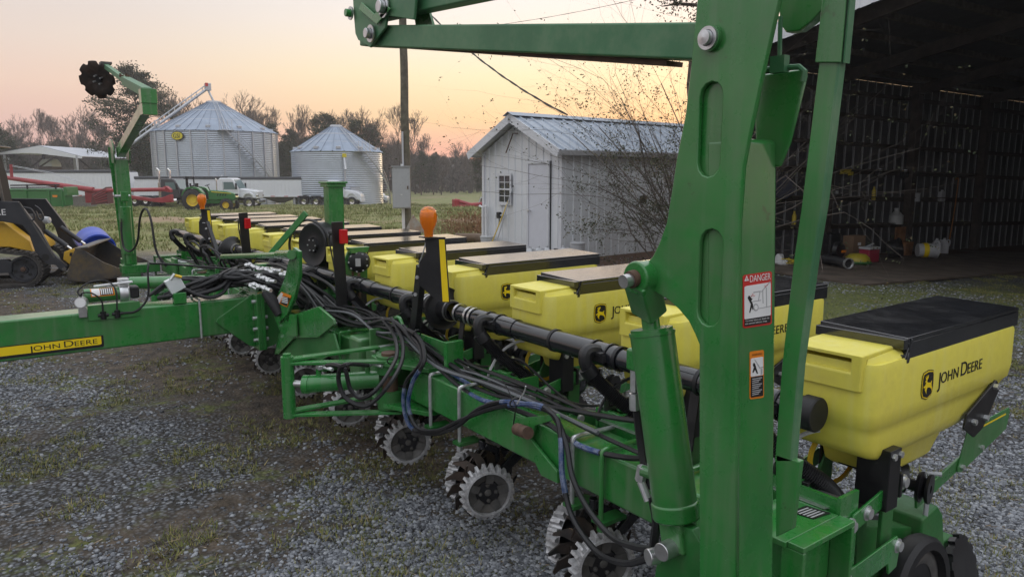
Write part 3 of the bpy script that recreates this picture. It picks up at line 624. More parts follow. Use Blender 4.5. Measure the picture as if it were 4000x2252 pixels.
for i in range(12):
    for s in (1, -1):
        wv = bpy.data.objects.new('row_cleaner_wheel', tr_me); COL.objects.link(wv); wv.parent = PL
        wv.location = (-SP * i + s * .095 - (.0 if s > 0 else .06), -.065 + (.0 if s > 0 else .03), .285 + random.uniform(-.012, .012))
        wv.rotation_euler = (random.uniform(0, 6), 0, R(-20) if s > 0 else R(200)); wv.rotation_mode = 'ZYX'
        wv.rotation_mode = 'XYZ'; wv.scale = (1.0, 1.0, 1.0)
        part('wheel_disc', hub_me, wv); part('hub', hc_me, wv); part('hub_bolts', hbolt_me, wv); part('spikes', spk_me, wv)
    q = MB()
    for s in (1, -1): q.bar((s * .055, -.05, .29), (s * .05, .24, .46), .016, .05)
    q.bar((-.07, .24, .46), (.07, .24, .46), .05, .06); q.bar((0, .1, .40), (0, -.02, .47), .03, .03); q.cyl((0, -.03, .455), (0, -.03, .50), .018, n=8)
    q.build('row_cleaner_arm', 'black_gloss', PL, at_=(-SP * i, 0, 0), bevel=.004)

# ---- air pipe along the hoppers
TY, TZ = .16, 1.005
def pipe(x0, x1, r, name='air_pipe', m='black_gloss'): return MB().cyl((x0, TY, TZ), (x1, TY, TZ), r, n=28).build(name, m, PL, smooth=True)
pipe(-.01, -2.02, .0435); pipe(-2.38, mir(-2.38), .0435); pipe(mir(-2.02), -8.75, .0435)
sl = [(-.02, -.42), (-.82, -1.22), (-1.50, -1.82), (-2.45, -2.72), (-3.0, -3.3), (-3.62, -3.95)]
for a_, b_ in sl: pipe(a_, b_, .0475, 'pipe_sleeve'); pipe(mir(a_), mir(b_), .0475, 'pipe_sleeve')
MB().lathe([(0, 0), (.05, 0), (.054, .004), (.054, .045), (.048, .05)], (.015, TY, TZ), (-1, 0, 0), 28).build('pipe_cap', 'rubber', PL, smooth=True)
for x in (-1.86, -1.90, -1.22, -2.0, -2.42, -3.3, -2.72, mir(-1.86), mir(-2.4), mir(-3.3), mir(-2.9), -.82, -.42):
    big = x in (-1.86, -1.90, -2.0, -2.42)
    MB().lathe([(.0485, -.008), (.051, -.008), (.051, .008), (.0485, .008)], (x, TY, TZ), (1, 0, 0), 28).build('pipe_clamp', 'steel' if big else 'rubber', PL, smooth=True)
for xc in (-2.20, mir(-2.20)):
    s = 1 if xc > XC else -1
    o = MB().lathe([(.046, .13), (.052, .128), (.053, .07), (.062, .042), (.088, .030), (.104, .030), (.117, .036), (.119, .028), (.110, .008), (.090, -.004), (.068, -.03), (.057, -.07), (.053, -.15), (.046, -.155)], (xc, TY, TZ), (s, 0, 0), 36).build('pipe_bellows', 'rubber', PL, smooth=True)
    for dx in (.11, -.11, -.14): MB().lathe([(.054, -.005), (.059, -.005), (.059, .005), (.054, .005)], (xc + s * dx, TY, TZ), (1, 0, 0), 24).build('band_clamp', 'steel', o, smooth=True)
for i in range(12):
    x = -SP * i - .155
    q = MB().bb((x - .06, TY - .062, TZ - .016), (x + .06, TY - .040, TZ + .014)); q.bb((x - .055, TY - .07, TZ + .010), (x + .05, TY - .03, TZ + .022))
    for dx in (-.045, .045): q.lathe([(.049, -.004), (.053, -.004), (.053, .004), (.049, .004)], (x + dx, TY, TZ), (1, 0, 0), 20)
    q.build('hose_saddle', 'black', PL)
for i in (1, 3, 6, 8, 10):
    x = -SP * i + .32; MB().bar((x, .12, .76), (x, .15, .965), .04, .008).build('pipe_bracket', 'black', PL)

# ---- tongue
TX = XC
tg = MB().bb((TX - .105, -4.6, .602), (TX + .105, -.30, .855)).build('tongue', 'green', PL, bevel=.014)
for s in (1, -1):
    MB().bb((TX - .21, -.30 if s > 0 else -.27, .475), (TX + .21, -.27 if s > 0 else -.243, .885)).build('joint_flange', 'green', PL, bevel=.004)
    MB().prism([(-.30, .86), (-.30, .58), (-.37, .49), (-.31, .485), (-.56, .70), (-.57, .72)] if 0 else [(-.301, .875), (-.301, .49), (-.34, .50), (-.52, .66), (-.56, .70), (-.55, .725)], 'X', TX + s * .106 if s > 0 else TX - .122, TX + .122 if s > 0 else TX - .106).build('gusset', 'green', PL, bevel=.003)
    for z in (.55, .63, .71, .83): MB().cyl((TX + s * .175, -.325, z), (TX + s * .175, -.22, z), .014, n=6).build('bolt', 'zinc', PL)
for k, (x0, x1) in enumerate(((-.42, .42),)):
    [MB().prism([(-.243, .48), (-.10, .52), (-.10, .80), (-.243, .87)], 'X', TX + e_ * .165, TX + e_ * .18).build('joint_block', 'green_dirty', PL, bevel=.004) for e_ in (-1, 1)]
    for z in (.55, .65, .75): MB().bb((TX - .165, -.24, z), (TX + .165, -.10, z + .014)).build('joint_block', 'green_dirty', PL)
MB().tube(spl([(TX + .113, -.66, .60), (TX + .113, -.66, .87), (TX - .113, -.66, .87), (TX - .113, -.66, .60)], 1), .008, 8).build('u_bolt', 'zinc', PL, smooth=True)
# long decal with the maker's lettering
DX = TX + .1062
dq = [(-3.0, .622), (-1.262, .622), (-1.255, .63), (-1.255, .700), (-3.0, .700)]
d0 = MB().prism(dq, 'X', DX - .001, DX).build('decal', 'black_print', PL)
MB().prism([(-3.0, .640), (-1.275, .640), (-1.268, .645), (-1.268, .694), (-3.0, .694)], 'X', DX, DX + .0006).build('decal_field', 'decal_yellow', d0)
vs2, fs2, wl2 = word_mesh(None, .046, 0)
WM = basis((DX + .0008, -1.66, .650), (0, 1, 0), (0, 0, 1)) @ Matrix.Diagonal((.375 / wl2, .72, 1, 1))
wq = MB(); wq.add([WM @ v for v in vs2], fs2); wq.build('lettering', 'black_print', d0, fixn=False)
# compressor set on the tongue
cp = MB().bb((TX - .10, -1.33, .857), (TX + .109, -1.03, .875)).bb((TX + .1065, -1.33, .80), (TX + .114, -1.03, .90)).build('compressor_mount', 'green', PL, bevel=.003)
cz = .952
q = MB().cyl((TX + .03, -1.335, cz), (TX + .03, -1.13, cz), .045, n=24).build('compressor_motor', 'green', PL, bevel=.004)
lab = MB()
def cylpatch(x, y0, y1, z, r_, a0, a1, n=6):
    m_q = MB(); P = []
    for k in range(n + 1):
        a = R(a0 + (a1 - a0) * k / n)
        P += [(x + r_ * math.cos(a), y0, z + r_ * math.sin(a)), (x + r_ * math.cos(a), y1, z + r_ * math.sin(a))]
    m_q.add(P, [(2 * k, 2 * k + 1, 2 * k + 3, 2 * k + 2) for k in range(n)]); return m_q
cylpatch(TX + .03, -1.30, -1.165, cz, .0456, -5, 75).build('warning_label', 'orange_print', q); cylpatch(TX + .03, -1.294, -1.248, cz, .0460, 2, 70).build('warning_label', 'white_print', q); cylpatch(TX + .03, -1.246, -1.172, cz, .0460, 2, 70).build('warning_label', 'black_print', q)
for k in range(6): cylpatch(TX + .03, -1.242 + k * .012, -1.236 + k * .012, cz, .0464, 8, 64).build('label_line', 'white_print', q)
q2 = MB().lathe([(.0, 0), (.056, 0), (.058, .01), (.058, .05), (.05, .06), (0, .06)], (TX + .03, -1.135, cz), (0, 1, 0), 20); q2.bb((TX - .005, -1.13, .99), (TX + .065, -1.08, 1.045))
for k in range(5): q2.bb((TX - .012, -1.135, 1.0 + k * .011), (TX + .072, -1.074, 1.004 + k * .011))
q2.build('compressor_head', 'zinc', PL, bevel=.003); MB().bb((TX - .02, -1.075, .915), (TX + .08, -1.02, .995)).build('air_filter', 'black', PL, bevel=.012)
g_ = MB().lathe([(.0, .02), (.034, .02), (.036, .0), (.036, -.03), (.0, -.03)], (TX + .11, -1.36, .925), (1, -.35, .1), 24).build('pressure_gauge', 'steel', PL, smooth=True)
MB().lathe([(0, .022), (.030, .022)], (TX + .11, -1.36, .925), (1, -.35, .1), 24).build('gauge_face', 'white_print', g_)
MB().bb((TX + .08, -1.38, .83), (TX + .13, -1.335, .90)).build('gauge_bracket', 'steel', PL, bevel=.003)
for y in (-1.245, -1.165): MB().cyl((TX + .118, y, .805), (TX + .118, y, .855), .017, n=10).cyl((TX + .118, y - .03, .832), (TX + .118, y + .03, .832), .010, n=8).build('air_fitting', 'black', PL)
MB().cyl((TX + .10, -1.06, 1.03), (TX + .0, -1.27, 1.005), .008, n=8).build('air_line_sleeve', 'white_plastic', PL)
# lift-assist cylinder and reservoir lying behind the tongue
MB().cyl((TX - .42, -1.02, .955), (TX - .15, -.55, .955), .045, n=20).build('lift_cylinder', 'green', PL, smooth=True)
MB().cyl((TX - .44, -1.06, .955), (TX - .41, -1.0, .955), .047, n=20).build('cylinder_cap', 'rubber', PL, smooth=True)
# pale valve block on its bracket
MB().bb((TX + .06, -.82, .855), (TX + .116, -.74, .93)).build('valve_bracket', 'green', PL, bevel=.004)
MB().box((TX + .07, -.80, .985), (.05, .10, .10), Matrix.Rotation(R(25), 3, 'X')).cyl((TX + .09, -.83, 1.02), (TX + .09, -.80, 1.06), .012, n=8).build('valve_block', 'clear_bowl', PL, bevel=.006)
MB().cyl((TX + .10, -.80, 1.05), (TX + .10, -.76, 1.035), .010, n=8).build('valve_lever', 'yellow_paint', PL)
# joint bracket: tall lever plate, hook and side plates
def ya(pts, Y, m=None): return [tuple(a5(x, y, Y=Y)) for x, y in pts]
YL_ = -.24
q = MB().plate(ya([(738, 622), (752, 632), (753, 690), (740, 748), (722, 790), (700, 812), (694, 806), (700, 770), (698, 742), (715, 700), (726, 655)], YL_), (0, 1, 0), .02).build('lock_lever', 'green', PL, bevel=.002)
MB().plate(ya([(690, 757), (708, 733), (733, 743), (722, 772)], YL_ - .002), (0, -1, 0), .0012).build('warning_label', 'orange_print', q)
MB().plate(ya([(691, 756), (698, 747), (707, 735), (712, 738), (703, 762)], YL_ - .0035), (0, -1, 0), .0008).build('warning_label', 'white_print', q)
MB().plate(ya([(705, 762), (714, 744), (730, 749), (721, 769)], YL_ - .0035), (0, -1, 0), .0008).build('warning_label', 'black_print', q)
for k in range(4): MB().plate(ya([(708 + k * 0, 759 - 4 * k), (709, 757 - 4 * k), (724, 761 - 4 * k), (723, 763 - 4 * k)], YL_ - .0046), (0, -1, 0), .0005).build('label_line', 'white_print', q)
MB().cyl(a5(700, 640, Y=YL_ + .02), a5(733, 640, Y=YL_ - .03), .03, n=14).build('pivot_boss', 'green', PL, smooth=True)
o = a5(675, 742, Y=YL_); MB().tube([a5(670, 735, Y=YL_ - .05), a5(688, 762, Y=YL_ - .03), a5(705, 790, Y=YL_)], [.036, .04, .035], 12).build('lever_grip', 'rubber', PL, smooth=True)
q = MB().plate(ya([(692, 770), (720, 812), (740, 790), (800, 770), (838, 803), (840, 815), (800, 848), (738, 850), (700, 890), (692, 888), (706, 838), (690, 800)], -.22), (0, 1, 0), .016).build('hook_plate', 'green', PL, bevel=.003)
MB().plate(ya([(700, 838), (838, 838), (850, 880), (810, 905), (690, 890)], -.20), (0, 1, 0), .014).build('hook_plate', 'green_dirty', PL, bevel=.003)
MB().plate(ya([(728, 790), (742, 790), (745, 845), (722, 845)], -.245), (0, 1, 0), .012).build('hook_strap', 'green', PL, bevel=.002)
# upper lock linkage across to the fan
MB().cyl(a5(560, 645, Y=-.12), a5(740, 640, Y=-.2), .022, n=12).build('lock_shaft', 'green', PL, smooth=True)
MB().bar(a5(680, 640, Y=-.1), a5(770, 535, Y=.1), .02, .045).build('lock_arm', 'green', PL, bevel=.004)
MB().bb((TX - .28, -.16, .93), (TX - .18, -.06, 1.05)).build('pivot_block', 'green', PL, bevel=.008)

# ---- vacuum fan, mast, drive motor
fc = Vector((-4.2, .256, 1.19)); fd = Vector((.30, -.95, 0)).normalized()
q = MB().lathe([(.06, .045), (.10, .04), (.145, .055), (.160, .06), (.172, .045), (.174, -.06), (.160, -.085), (.0, -.085)], fc, fd, 40); q.lathe([(0, .062), (.05, .062), (.055, .04), (.065, .03)], fc, fd, 24)
q.bb(fc + Vector((-.08, -.02, -.24)), fc + Vector((.05, .12, -.02))); fan = q.build('vacuum_fan', 'black', PL, smooth=True)
for k in range(6): a = 2 * math.pi * k / 6; u_, w_2 = frame(fd); MB().hexb(fc + fd * .06 + (u_ * math.cos(a) + w_2 * math.sin(a)) * .045, fd, .006, .008).build('bolt', 'zinc', fan)
MB().bb((TX - .30, .30, .72), (TX + .25, .46, .80)).build('fan_stand', 'green_dirty', PL, bevel=.006)
ms = MB().bb((-4.262, .335, .72), (-4.138, .455, 1.655)).build('mast', 'green', PL, bevel=.014)
q = MB().bb((-4.285, .31, 1.655), (-4.115, .48, 1.672)).bb((-4.275, .32, 1.63), (-4.125, .47, 1.6548)); q.build('mast_cap', 'green', PL, bevel=.004)
dmc = Vector((-3.56, .30, 1.115))
q = MB().prism([(.22, .93), (.38, .93), (.39, 1.13), (.35, 1.21), (.25, 1.21), (.21, 1.13)], 'X', -3.62, -3.605).prism([(.24, 1.18), (.36, 1.18), (.38, 1.22), (.22, 1.22)], 'X', -3.60, -3.545).build('motor_bracket', 'green', PL, bevel=.003)
dv = Vector((.8, -.6, 0))
mo = MB().lathe([(0, .028), (.06, .028), (.074, .018), (.076, -.03), (0, -.03)], dmc, dv, 20).build('drive_motor', 'black', PL, smooth=True)
u_, w_2 = frame(dv)
for k in range(9): a = 2 * math.pi * k / 9; MB().hexb(dmc + dv * .018 + (u_ * math.cos(a) + w_2 * math.sin(a)) * .066, dv, .007, .008, 8).build('bolt', 'zinc', mo)
M_ = basis(dmc + dv * .0285, u_, w_2); flatpoly([(-.018, -.028), (.018, -.028), (.018, .028), (-.018, .028)], M_).build('plate', 'grey_print', mo)
for dx in (-.05, .06): MB().tube([(dmc.x + dx, dmc.y - .03, dmc.z - .07), (dmc.x + dx, dmc.y - .03, .70)], .011, 6).build('drive_chain', 'rust', PL)

# ---- warning lights
def red_light(x, y, z0, z1, name='tail_light_post'):
    p = MB().bar((x - .03, y + .03, z0), (x, y, z1), .012, .075, upv=(0, 1, 0)).build(name, 'black', PL, bevel=.002)
    MB().bb((x + .032, y - .005, z1 - .135), (x + .062, y + .045, z1 - .045)).build('red_lens', 'red_lens', p, bevel=.006)
    MB().cyl((x - .07, y - .015, z1 - .07), (x, y - .01, z1 - .075), .018, .012, n=10).build('socket', 'rubber', p)
    MB().tube(spl([(x - .07, y - .015, z1 - .07), (x - .085, y - .02, z1 - .13), (x - .03, y - .01, z1 - .35), (x - .02, y + .0, z0 + .05)], 6), .005, 6).build('wire', 'rubber', p)
red_light(-3.16, -.02, .74, 1.43); red_light(-5.24, .0, .74, 1.40)
def amber_light(p0, p1, top, s):
    p0, p1, top = Vector(p0), Vector(p1), Vector(top)
    po = MB().bar(p0, p1, .06, .035, upv=(0, 1, 0)).build('amber_light_post', 'black', PL, bevel=.003)
    u = Vector((.594, .805, 0)); z = Vector((0, 0, 1)); c = top
    def q2(a, h): return c + u * a * s + z * h
    MB().plate([q2(-.02, 0), q2(.085, 0), q2(.105, -.34), q2(.035, -.325), q2(-.055, -.245), q2(-.05, -.13), q2(-.015, -.08)], Vector((-.8, .59, 0)), .004).build('light_shield', 'black', po)
    MB().plate([q2(.052, -.012), q2(.080, -.012), q2(.098, -.332), q2(.066, -.332)], Vector((.8, -.59, 0)), .0015).build('reflector_strip', 'orange_yellow' if 'orange_yellow' in MAT else 'decal_yellow', po)
    MB().bb(c + Vector((-.05, -.03, -.004)), c + Vector((.04, .03, .002))).build('lamp_plate', 'black', po)
    MB().lathe([(0, -.0), (.022, .0), (.024, .03), (.03, .042), (.042, .07), (.045, .105), (.038, .135), (.02, .150), (0, .153)], c + Vector((0, 0, .003)), (0, 0, 1), 24).build('amber_lens', 'amber', po, smooth=True)
    MB().lathe([(0, 0.004), (.016, .004), (.02, .05), (.03, .08), (.026, .12), (0, .13)], c + Vector((0, 0, .003)), (0, 0, 1), 16).build('lamp_core', 'amber_core', po, smooth=True)
    MB().tube(spl([c + Vector((-.02, 0, -.005)), c + Vector((-.03, -.01, -.06)), c + Vector((-.06, -.02, -.13)), p1 + Vector((0, -.02, 0))], 5), .0035, 5).build('wire', 'zinc', po)
    for f in (.9, .72): p = p0.lerp(p1, f); MB().hexb(p + Vector((.02, -.03, 0)), (.7, -.7, 0), .01, .01).build('bolt', 'zinc', po)
amber_light((-2.32, .04, .72), a5(1060, 670, Y=0), a5(1078, 596, Y=0), 1); amber_light((mir(-2.32), .04, .72), a5(521, 560, X=-6.55), a5(509, 526, X=-6.6), .9)

# ---- wing hinges with their swing frames
def hinge(s):
    def X(x): return x if s > 0 else mir(x)
    hx, tx, ty = -2.21, -2.44, -.62
    MB().cyl((X(hx), -.155, .50), (X(hx), -.155, .80), .042, n=20).build('hinge_pin', 'rust', PL, smooth=True)
    for z in (.545, .735):
        MB().prism([(X(hx - .13), -.20), (X(hx + .05), -.215), (X(hx + .30), -.09), (X(hx + .30), .09), (X(hx - .13), .09)][:: 1], 'Z', z - (.03 if z < .6 else -.006), z + (-.006 if z < .6 else .03)).build('hinge_plate', 'green', PL, bevel=.004)
        MB().cyl((X(hx), -.155, z - .045), (X(hx), -.155, z + .05), .068, n=24).build('hinge_boss', 'green_dirty', PL, smooth=True)
    MB().cyl((X(tx), ty, .475), (X(tx), ty, .80), .033, n=20).build('swing_post', 'green', PL, smooth=True)
    MB().hexb((X(tx), ty, .8), (0, 0, 1), .022, .015).build('swing_bolt', 'green', PL)
    for z in (.49, .765):
        for (bx, by) in ((hx + .08, -.13), (hx - .20, -.12)):
            MB().bar((X(tx), ty, z + (.0 if by == -.13 else .018)), (X(bx), by, z + (.0 if by == -.13 else .018)), .05, .014).build('swing_arm', 'green', PL, bevel=.002)
    o = MB().cyl((X(tx + .06), ty + .07, .655), (X(hx - .02), -.21, .66), .046, n=24).build('fold_cylinder', 'green', PL, smooth=True)
    MB().cyl((X(tx + .0), ty + .01, .655), (X(tx + .07), ty + .08, .655), .018, n=14).build('rod', 'steel', o, smooth=True)
    MB().cyl((X(tx + .055), ty + .062, .655), (X(tx + .075), ty + .085, .655), .049, n=24).build('end_cap', 'green', o, smooth=True)
    for f in (.18, .85):
        p = Vector((X(tx + .06), ty + .07, .655)).lerp(Vector((X(hx - .02), -.21, .66)), f)
        MB().cyl(p, p + Vector((0, 0, .075)), .014, n=12).build('port', 'green', o); MB().box(p + Vector((.012 * s, 0, .088)), (.045, .022, .022)).build('fitting', 'zinc', o, bevel=.003)
        MB().cyl(p + Vector((.03 * s, .02, .088)), p + Vector((.09 * s, .04, .085)), .010, n=8).build('fitting', 'zinc', o)
    MB().bb((X(hx - .33), .02, .752), (X(hx + .33), .032, .88)).build('hose_guide_plate', 'green', PL, bevel=.003)
    MB().bb((X(hx - .34), -.11, .752), (X(hx - .32), .0, .86)).build('stop_plate', 'green', PL, bevel=.003)
    MB().bb((X(hx + .33), -.02, .745), (X(hx + .36), .08, .90)).build('hose_guide_post', 'green', PL, bevel=.003)
    MB().tube(spl([(X(hx - .22), .0, .86), (X(hx - .20), -.02, .92), (X(hx - .14), -.02, .945), (X(hx - .09), -.02, .90)], 6), .011, 8).build('hose_hook', 'green', PL, smooth=True)
    for k, (y, w2) in enumerate(((-.135, .13), (-.11, .16))):
        MB().bb((X(hx - .52 + k * .2), -.16 + k * .012, .545), (X(hx - .37 + k * .2), .1, .80 - k * .03)).build('stop_block', 'green', PL, bevel=.022, segs=3)
hinge(1); hinge(-1)
# slotted lug with its pin on the near wing
lp = [(1284, 1062), (1300, 1052), (1400, 1040), (1404, 1052), (1345, 1070), (1335, 1105), (1400, 1185), (1402, 1215), (1360, 1195), (1325, 1120), (1298, 1090)]
q = MB().plate([tuple(a5(x, y, Y=-.115)) for x, y in lp], (0, 1, 0), .014).build('lock_lug', 'green', PL, bevel=.003)
MB().cyl(a5(1300, 1078, Y=-.14), a5(1328, 1088, Y=-.17), .025, n=16).build('lug_pin', 'rust', q, smooth=True)

# ---- row-marker arms
FY, BY = -.485, -.330
def marker_near():
    M = bpy.data.objects.new('row_marker', None); COL.objects.link(M); M.parent = PL; M.location = (0, 0, 0); M['label'] = 'row marker arm folded upright at the near end'
    out_ = [(1762, 1470), (1762, 1100), (1762, 865), (1752, 840), (1735, 805), (1710, 775), (1682, 750), (1652, 733), (1628, 715), (1617, 690), (1625, 668), (1645, 645), (1662, 610), (1680, 560), (1693, 480), (1705, 400), (1727, 290), (1742, 160), (1757, 0), (1772, -90), (1990, -120), (1958, 0), (1915, 190), (1881, 350), (1868, 420), (1858, 560), (1852, 800), (1850, 1100), (1850, 1470)]
    V2 = [a5(x, y, Y=FY) for x, y in out_]; poly = [(p.x, p.z) for p in V2]
    def slotpts(x0, x1, y0, y1, n=6):
        A = a5(x0, y0, Y=FY); B = a5(x1, y1, Y=FY); r_ = (B.x - A.x) / 2; cx = (A.x + B.x) / 2; zt, zb = A.z - r_, B.z + r_
        return [(cx + r_ * math.cos(R(180 * k / n)), zt + r_ * math.sin(R(180 * k / n))) for k in range(n + 1)] + [(cx - r_ * math.cos(R(180 * k / n)), zb - r_ * math.sin(R(180 * k / n))) for k in range(n + 1)]
    slots = [slotpts(1761, 1812, 206, 448), slotpts(1761, 1812, 570, 828)]
    import bmesh
    def holed(y, th, sl_):
        cu = bpy.data.curves.new('pl', 'CURVE'); cu.dimensions = '2D'; cu.fill_mode = 'BOTH'; cu.extrude = th / 2; cu.bevel_depth = .0025; cu.bevel_resolution = 1
        for pl in [poly] + sl_:
            sp = cu.splines.new('POLY'); sp.points.add(len(pl) - 1); sp.use_cyclic_u = True
            for k, (u, v) in enumerate(pl): sp.points[k].co = (u, v, 0, 1)
        to = bpy.data.objects.new('tmp', cu); COL.objects.link(to); dg = bpy.context.evaluated_depsgraph_get()
        me = bpy.data.meshes.new_from_object(to.evaluated_get(dg)); bpy.data.objects.remove(to)
        me.transform(Matrix(((1, 0, 0, 0), (0, 0, -1, y), (0, 1, 0, 0), (0, 0, 0, 1)))); me.name = 'side_plate'; me.materials.clear(); me.materials.append(MAT['green'])
        o = bpy.data.objects.new('side_plate', me); COL.objects.link(o); o.parent = M; return o
    holed(FY + .004, .008, slots)
    tx0, tx1 = V2[0].x, V2[0].x + .152
    x0 = V2[2].x + .004
    MB().prism([(.126, .45), (.080, 1.36), (.056, 1.80), (.149, 1.80), (.1705, 1.405), (.2225, .45)], 'Y', FY + .0105, BY).build('arm_tube', 'green', M, bevel=.012)
    for sy in (0,):
        # dished backs of the slots
        for s_ in slots:
            q = MB(); xs = [u for u, v in s_]; zs = [v for u, v in s_]; q.bb((min(xs) - .006, FY + .0125, min(zs) - .006), (max(xs) + .006, FY + .020, max(zs) + .006)); q.build('slot_back', 'green', M)
    # pin, boss and clevis
    def pin(px, py, r_, m='steel', y=FY):
        p = a5(px, py, Y=y); o = MB().cyl(p + Vector((0, .02, 0)), p + Vector((0, -.014, 0)), r_ * 1.35, n=24).build('pin_boss', 'green', M, smooth=True)
        MB().lathe([(r_ * 1.2, .012), (r_ * 1.2, .020), (r_ * .85, .020), (r_ * .8, .018), (r_ * .75, .032), (0, .034)], p, (0, -1, 0), 24).build('pin', m, M, smooth=True)
    pin(1792, 98, .021)
    c = a5(1610, 697, Y=FY - .02)
    MB().cyl(c + Vector((0, -.02, 0)), c + Vector((0, .06, 0)), .042, n=28).build('rod_eye', 'green', M, bevel=.006)
    MB().cyl(c + Vector((-.002, -.058, -.006)), c + Vector((0, .0, 0)), .017, n=16).build('pin', 'steel', M, smooth=True)
    MB().cyl(c + Vector((-.0, -.035, -.003)), c + Vector((0, -.018, 0)), .022, n=16).build('collar', 'rust', M, smooth=True)
    t0 = a5(1640, 838, Y=-.44); b0 = a5(1700, 1285, Y=-.43)
    ax = (t0 - b0).normalized()
    MB().bar(c + ax * -.005, t0 + ax * .055, .075, .062, upv=(0, 1, 0)).build('rod_clevis', 'green', M, bevel=.006)
    MB().cyl(t0 + ax * .06, t0 - ax * .02, .0235, n=20).build('rod', 'green', M, smooth=True)
    cy = MB().cyl(t0, b0, .058, n=36).build('lift_cylinder', 'green', M, bevel=.004)
    MB().cyl(t0 + ax * .014, t0 - ax * .012, .055, n=36).cyl(t0 + ax * .006, t0 - ax * .002, .060, n=36).build('gland', 'green', cy, smooth=True)
    MB().cyl(b0 + ax * .03, b0 - ax * .018, .063, n=36).build('base_ring', 'green', cy, bevel=.008)
    MB().bar(b0 - ax * .018, b0 - ax * .10, .075, .07, upv=(0, 1, 0)).build('base_clevis', 'green', M, bevel=.008)
    pb = b0 - ax * .085; MB().cyl(pb + Vector((0, -.075, 0)), pb + Vector((0, .05, 0)), .024, n=18).build('pin', 'steel', M, bevel=.003)
    # ports and fittings on the cylinder
    pq = t0 - ax * .075 + Vector((-.05, -.02, 0)); MB().bb(pq + Vector((-.022, -.02, -.03)), pq + Vector((.02, .02, .03))).build('port', 'green', cy, bevel=.008)
    MB().cyl(pq + Vector((-.008, 0, -.03)), pq + Vector((-.006, .0, -.09)), .011, n=6).cyl(pq + Vector((-.006, 0, -.095)), pq + Vector((-.003, .0, -.14)), .0135, n=6).build('fitting', 'zinc', cy)
    pr = b0 + ax * .09 + Vector((-.055, -.02, 0)); MB().cyl(pr + Vector((.02, 0, 0)), pr + Vector((-.02, -.01, .0)), .016, n=12).build('port', 'green', cy); MB().cyl(pr + Vector((-.018, -.01, .012)), pr + Vector((-.025, -.012, -.028)), .015, n=6).cyl(pr + Vector((-.022, -.012, -.03)), pr + Vector((.005, -.01, -.075)), .011, n=8).build('fitting', 'zinc', cy)
    # base casting
    lo = [a5(x, y, Y=-.45) for x, y in ((1690, 1310), (1740, 1330), (1765, 1370), (1765, 1480), (1640, 1480), (1650, 1420), (1660, 1360))]
    MB().plate(lo, (0, 1, 0), .03).build('base_bracket', 'green_dirty', M, bevel=.004); pz = a5(1655, 1395, Y=-.47); MB().cyl(pz, pz + Vector((-.01, -.03, 0)), .022, n=18).build('pin', 'steel', M, bevel=.003)
    MB().bb((XN - .10, -.46, .50), (XN + .10, -.16, .60)).build('base_bracket', 'green', M, bevel=.008)
    MB().prism([(.02, .44), (.24, .44), (.24, .62), (.16, .70), (.02, .66)], 'Y', -.345, -.325).build('base_bracket', 'green', M, bevel=.006)
    MB().bb((.13, -.33, .60), (.235, -.235, .645)).build('stop_cushion', 'green_dirty', M, bevel=.012)
    # upper inner box between the plates
    ib = [a5(x, y, Y=BY - .01) for x, y in ((1893, 190), (2020, 172), (2027, 190), (1985, 360), (1960, 420), (1900, 420))]
    MB().plate(ib, (0, 1, 0), .012).build('cover_plate', 'green', M, bevel=.01)
    MB().tube([a5(1893, 178, Y=BY - .03), a5(1955, 172, Y=BY - .03), a5(2010, 168, Y=BY - .03), a5(2024, 180, Y=BY - .03), a5(2020, 205, Y=BY - .03)], .0065, 8).build('cover_rim', 'green_pale', M, smooth=True)
    pk = a5(1960, 160, Y=BY - .04); MB().bb(pk + Vector((-.018, -.01, -.02)), pk + Vector((.018, .01, .016))).cyl(pk, pk + Vector((-.004, 0, .10)), .005, n=8).build('spring_rod', 'green_pale', M)
    MB().plate([a5(x, y, Y=BY - .02) for x, y in ((1955, -40), (2060, -80), (2072, 20), (2040, 55), (2010, 78), (1975, 82), (1960, 60))], (0, 1, 0), .03).build('upper_casting', 'green', M, bevel=.004)
    # outer strut: channel above, flat bar below
    YS = -.40
    def sp_(x, y): return a5(x, y, Y=YS)
    MB().plate([sp_(2084, -60), sp_(2128, -60), sp_(2108, 160), sp_(2066, 515), sp_(2043, 654), sp_(2008, 919), sp_(1988, 1160), sp_(1948, 1160), sp_(1966, 919), sp_(1996, 654), sp_(2016, 515), sp_(2059, 163)], (0, 1, 0), .010).build('strut', 'green', M, bevel=.002)
    A = sp_(2140, -60); 
    e1 = [sp_(2128, -60), sp_(2108, 160), sp_(2066, 515), sp_(2043, 654), sp_(2008, 919), sp_(1988, 1160)]
    MB().plate([p + Vector((-.004, 0, 0)) for p in e1] + [p + Vector((.004, 0, 0)) for p in e1[::-1]], (0, 1, 0), .022).build('strut_flange', 'green_pale', M, bevel=.002)
    MB().plate([sp_(2080, -60) + Vector((0, -.008, 0)), sp_(2137, -60) + Vector((0, -.008, 0)), sp_(2118, 158) + Vector((0, -.008, 0)), sp_(2054, 158) + Vector((0, -.008, 0))], (0, 1, 0), .006).build('strut_sleeve', 'green', M, bevel=.002)
    for dx in (0, 14): MB().plate([sp_(2126 + dx, -60), sp_(2130 + dx, -60), sp_(2112 + dx * .8, 158), sp_(2108 + dx * .8, 158)], (0, 1, 0), .02).build('strut_sleeve', 'green_pale', M)
    MB().plate([sp_(1950, 1140), sp_(2010, 1160), sp_(1990, 1330), sp_(1950, 1350)], (0, 1, 0), .02).build('strut_foot', 'green', M, bevel=.003)
    # second stage: beam inwards, knee plates, third stage back outwards
    zA, zB = a5(1790, 105, Y=-.43), a5(925, 92, Y=-.43)
    MB().bar(zA + Vector((.05, 0, -.01)), zB, .075, .082).build('second_beam', 'green_pale', M, bevel=.006)
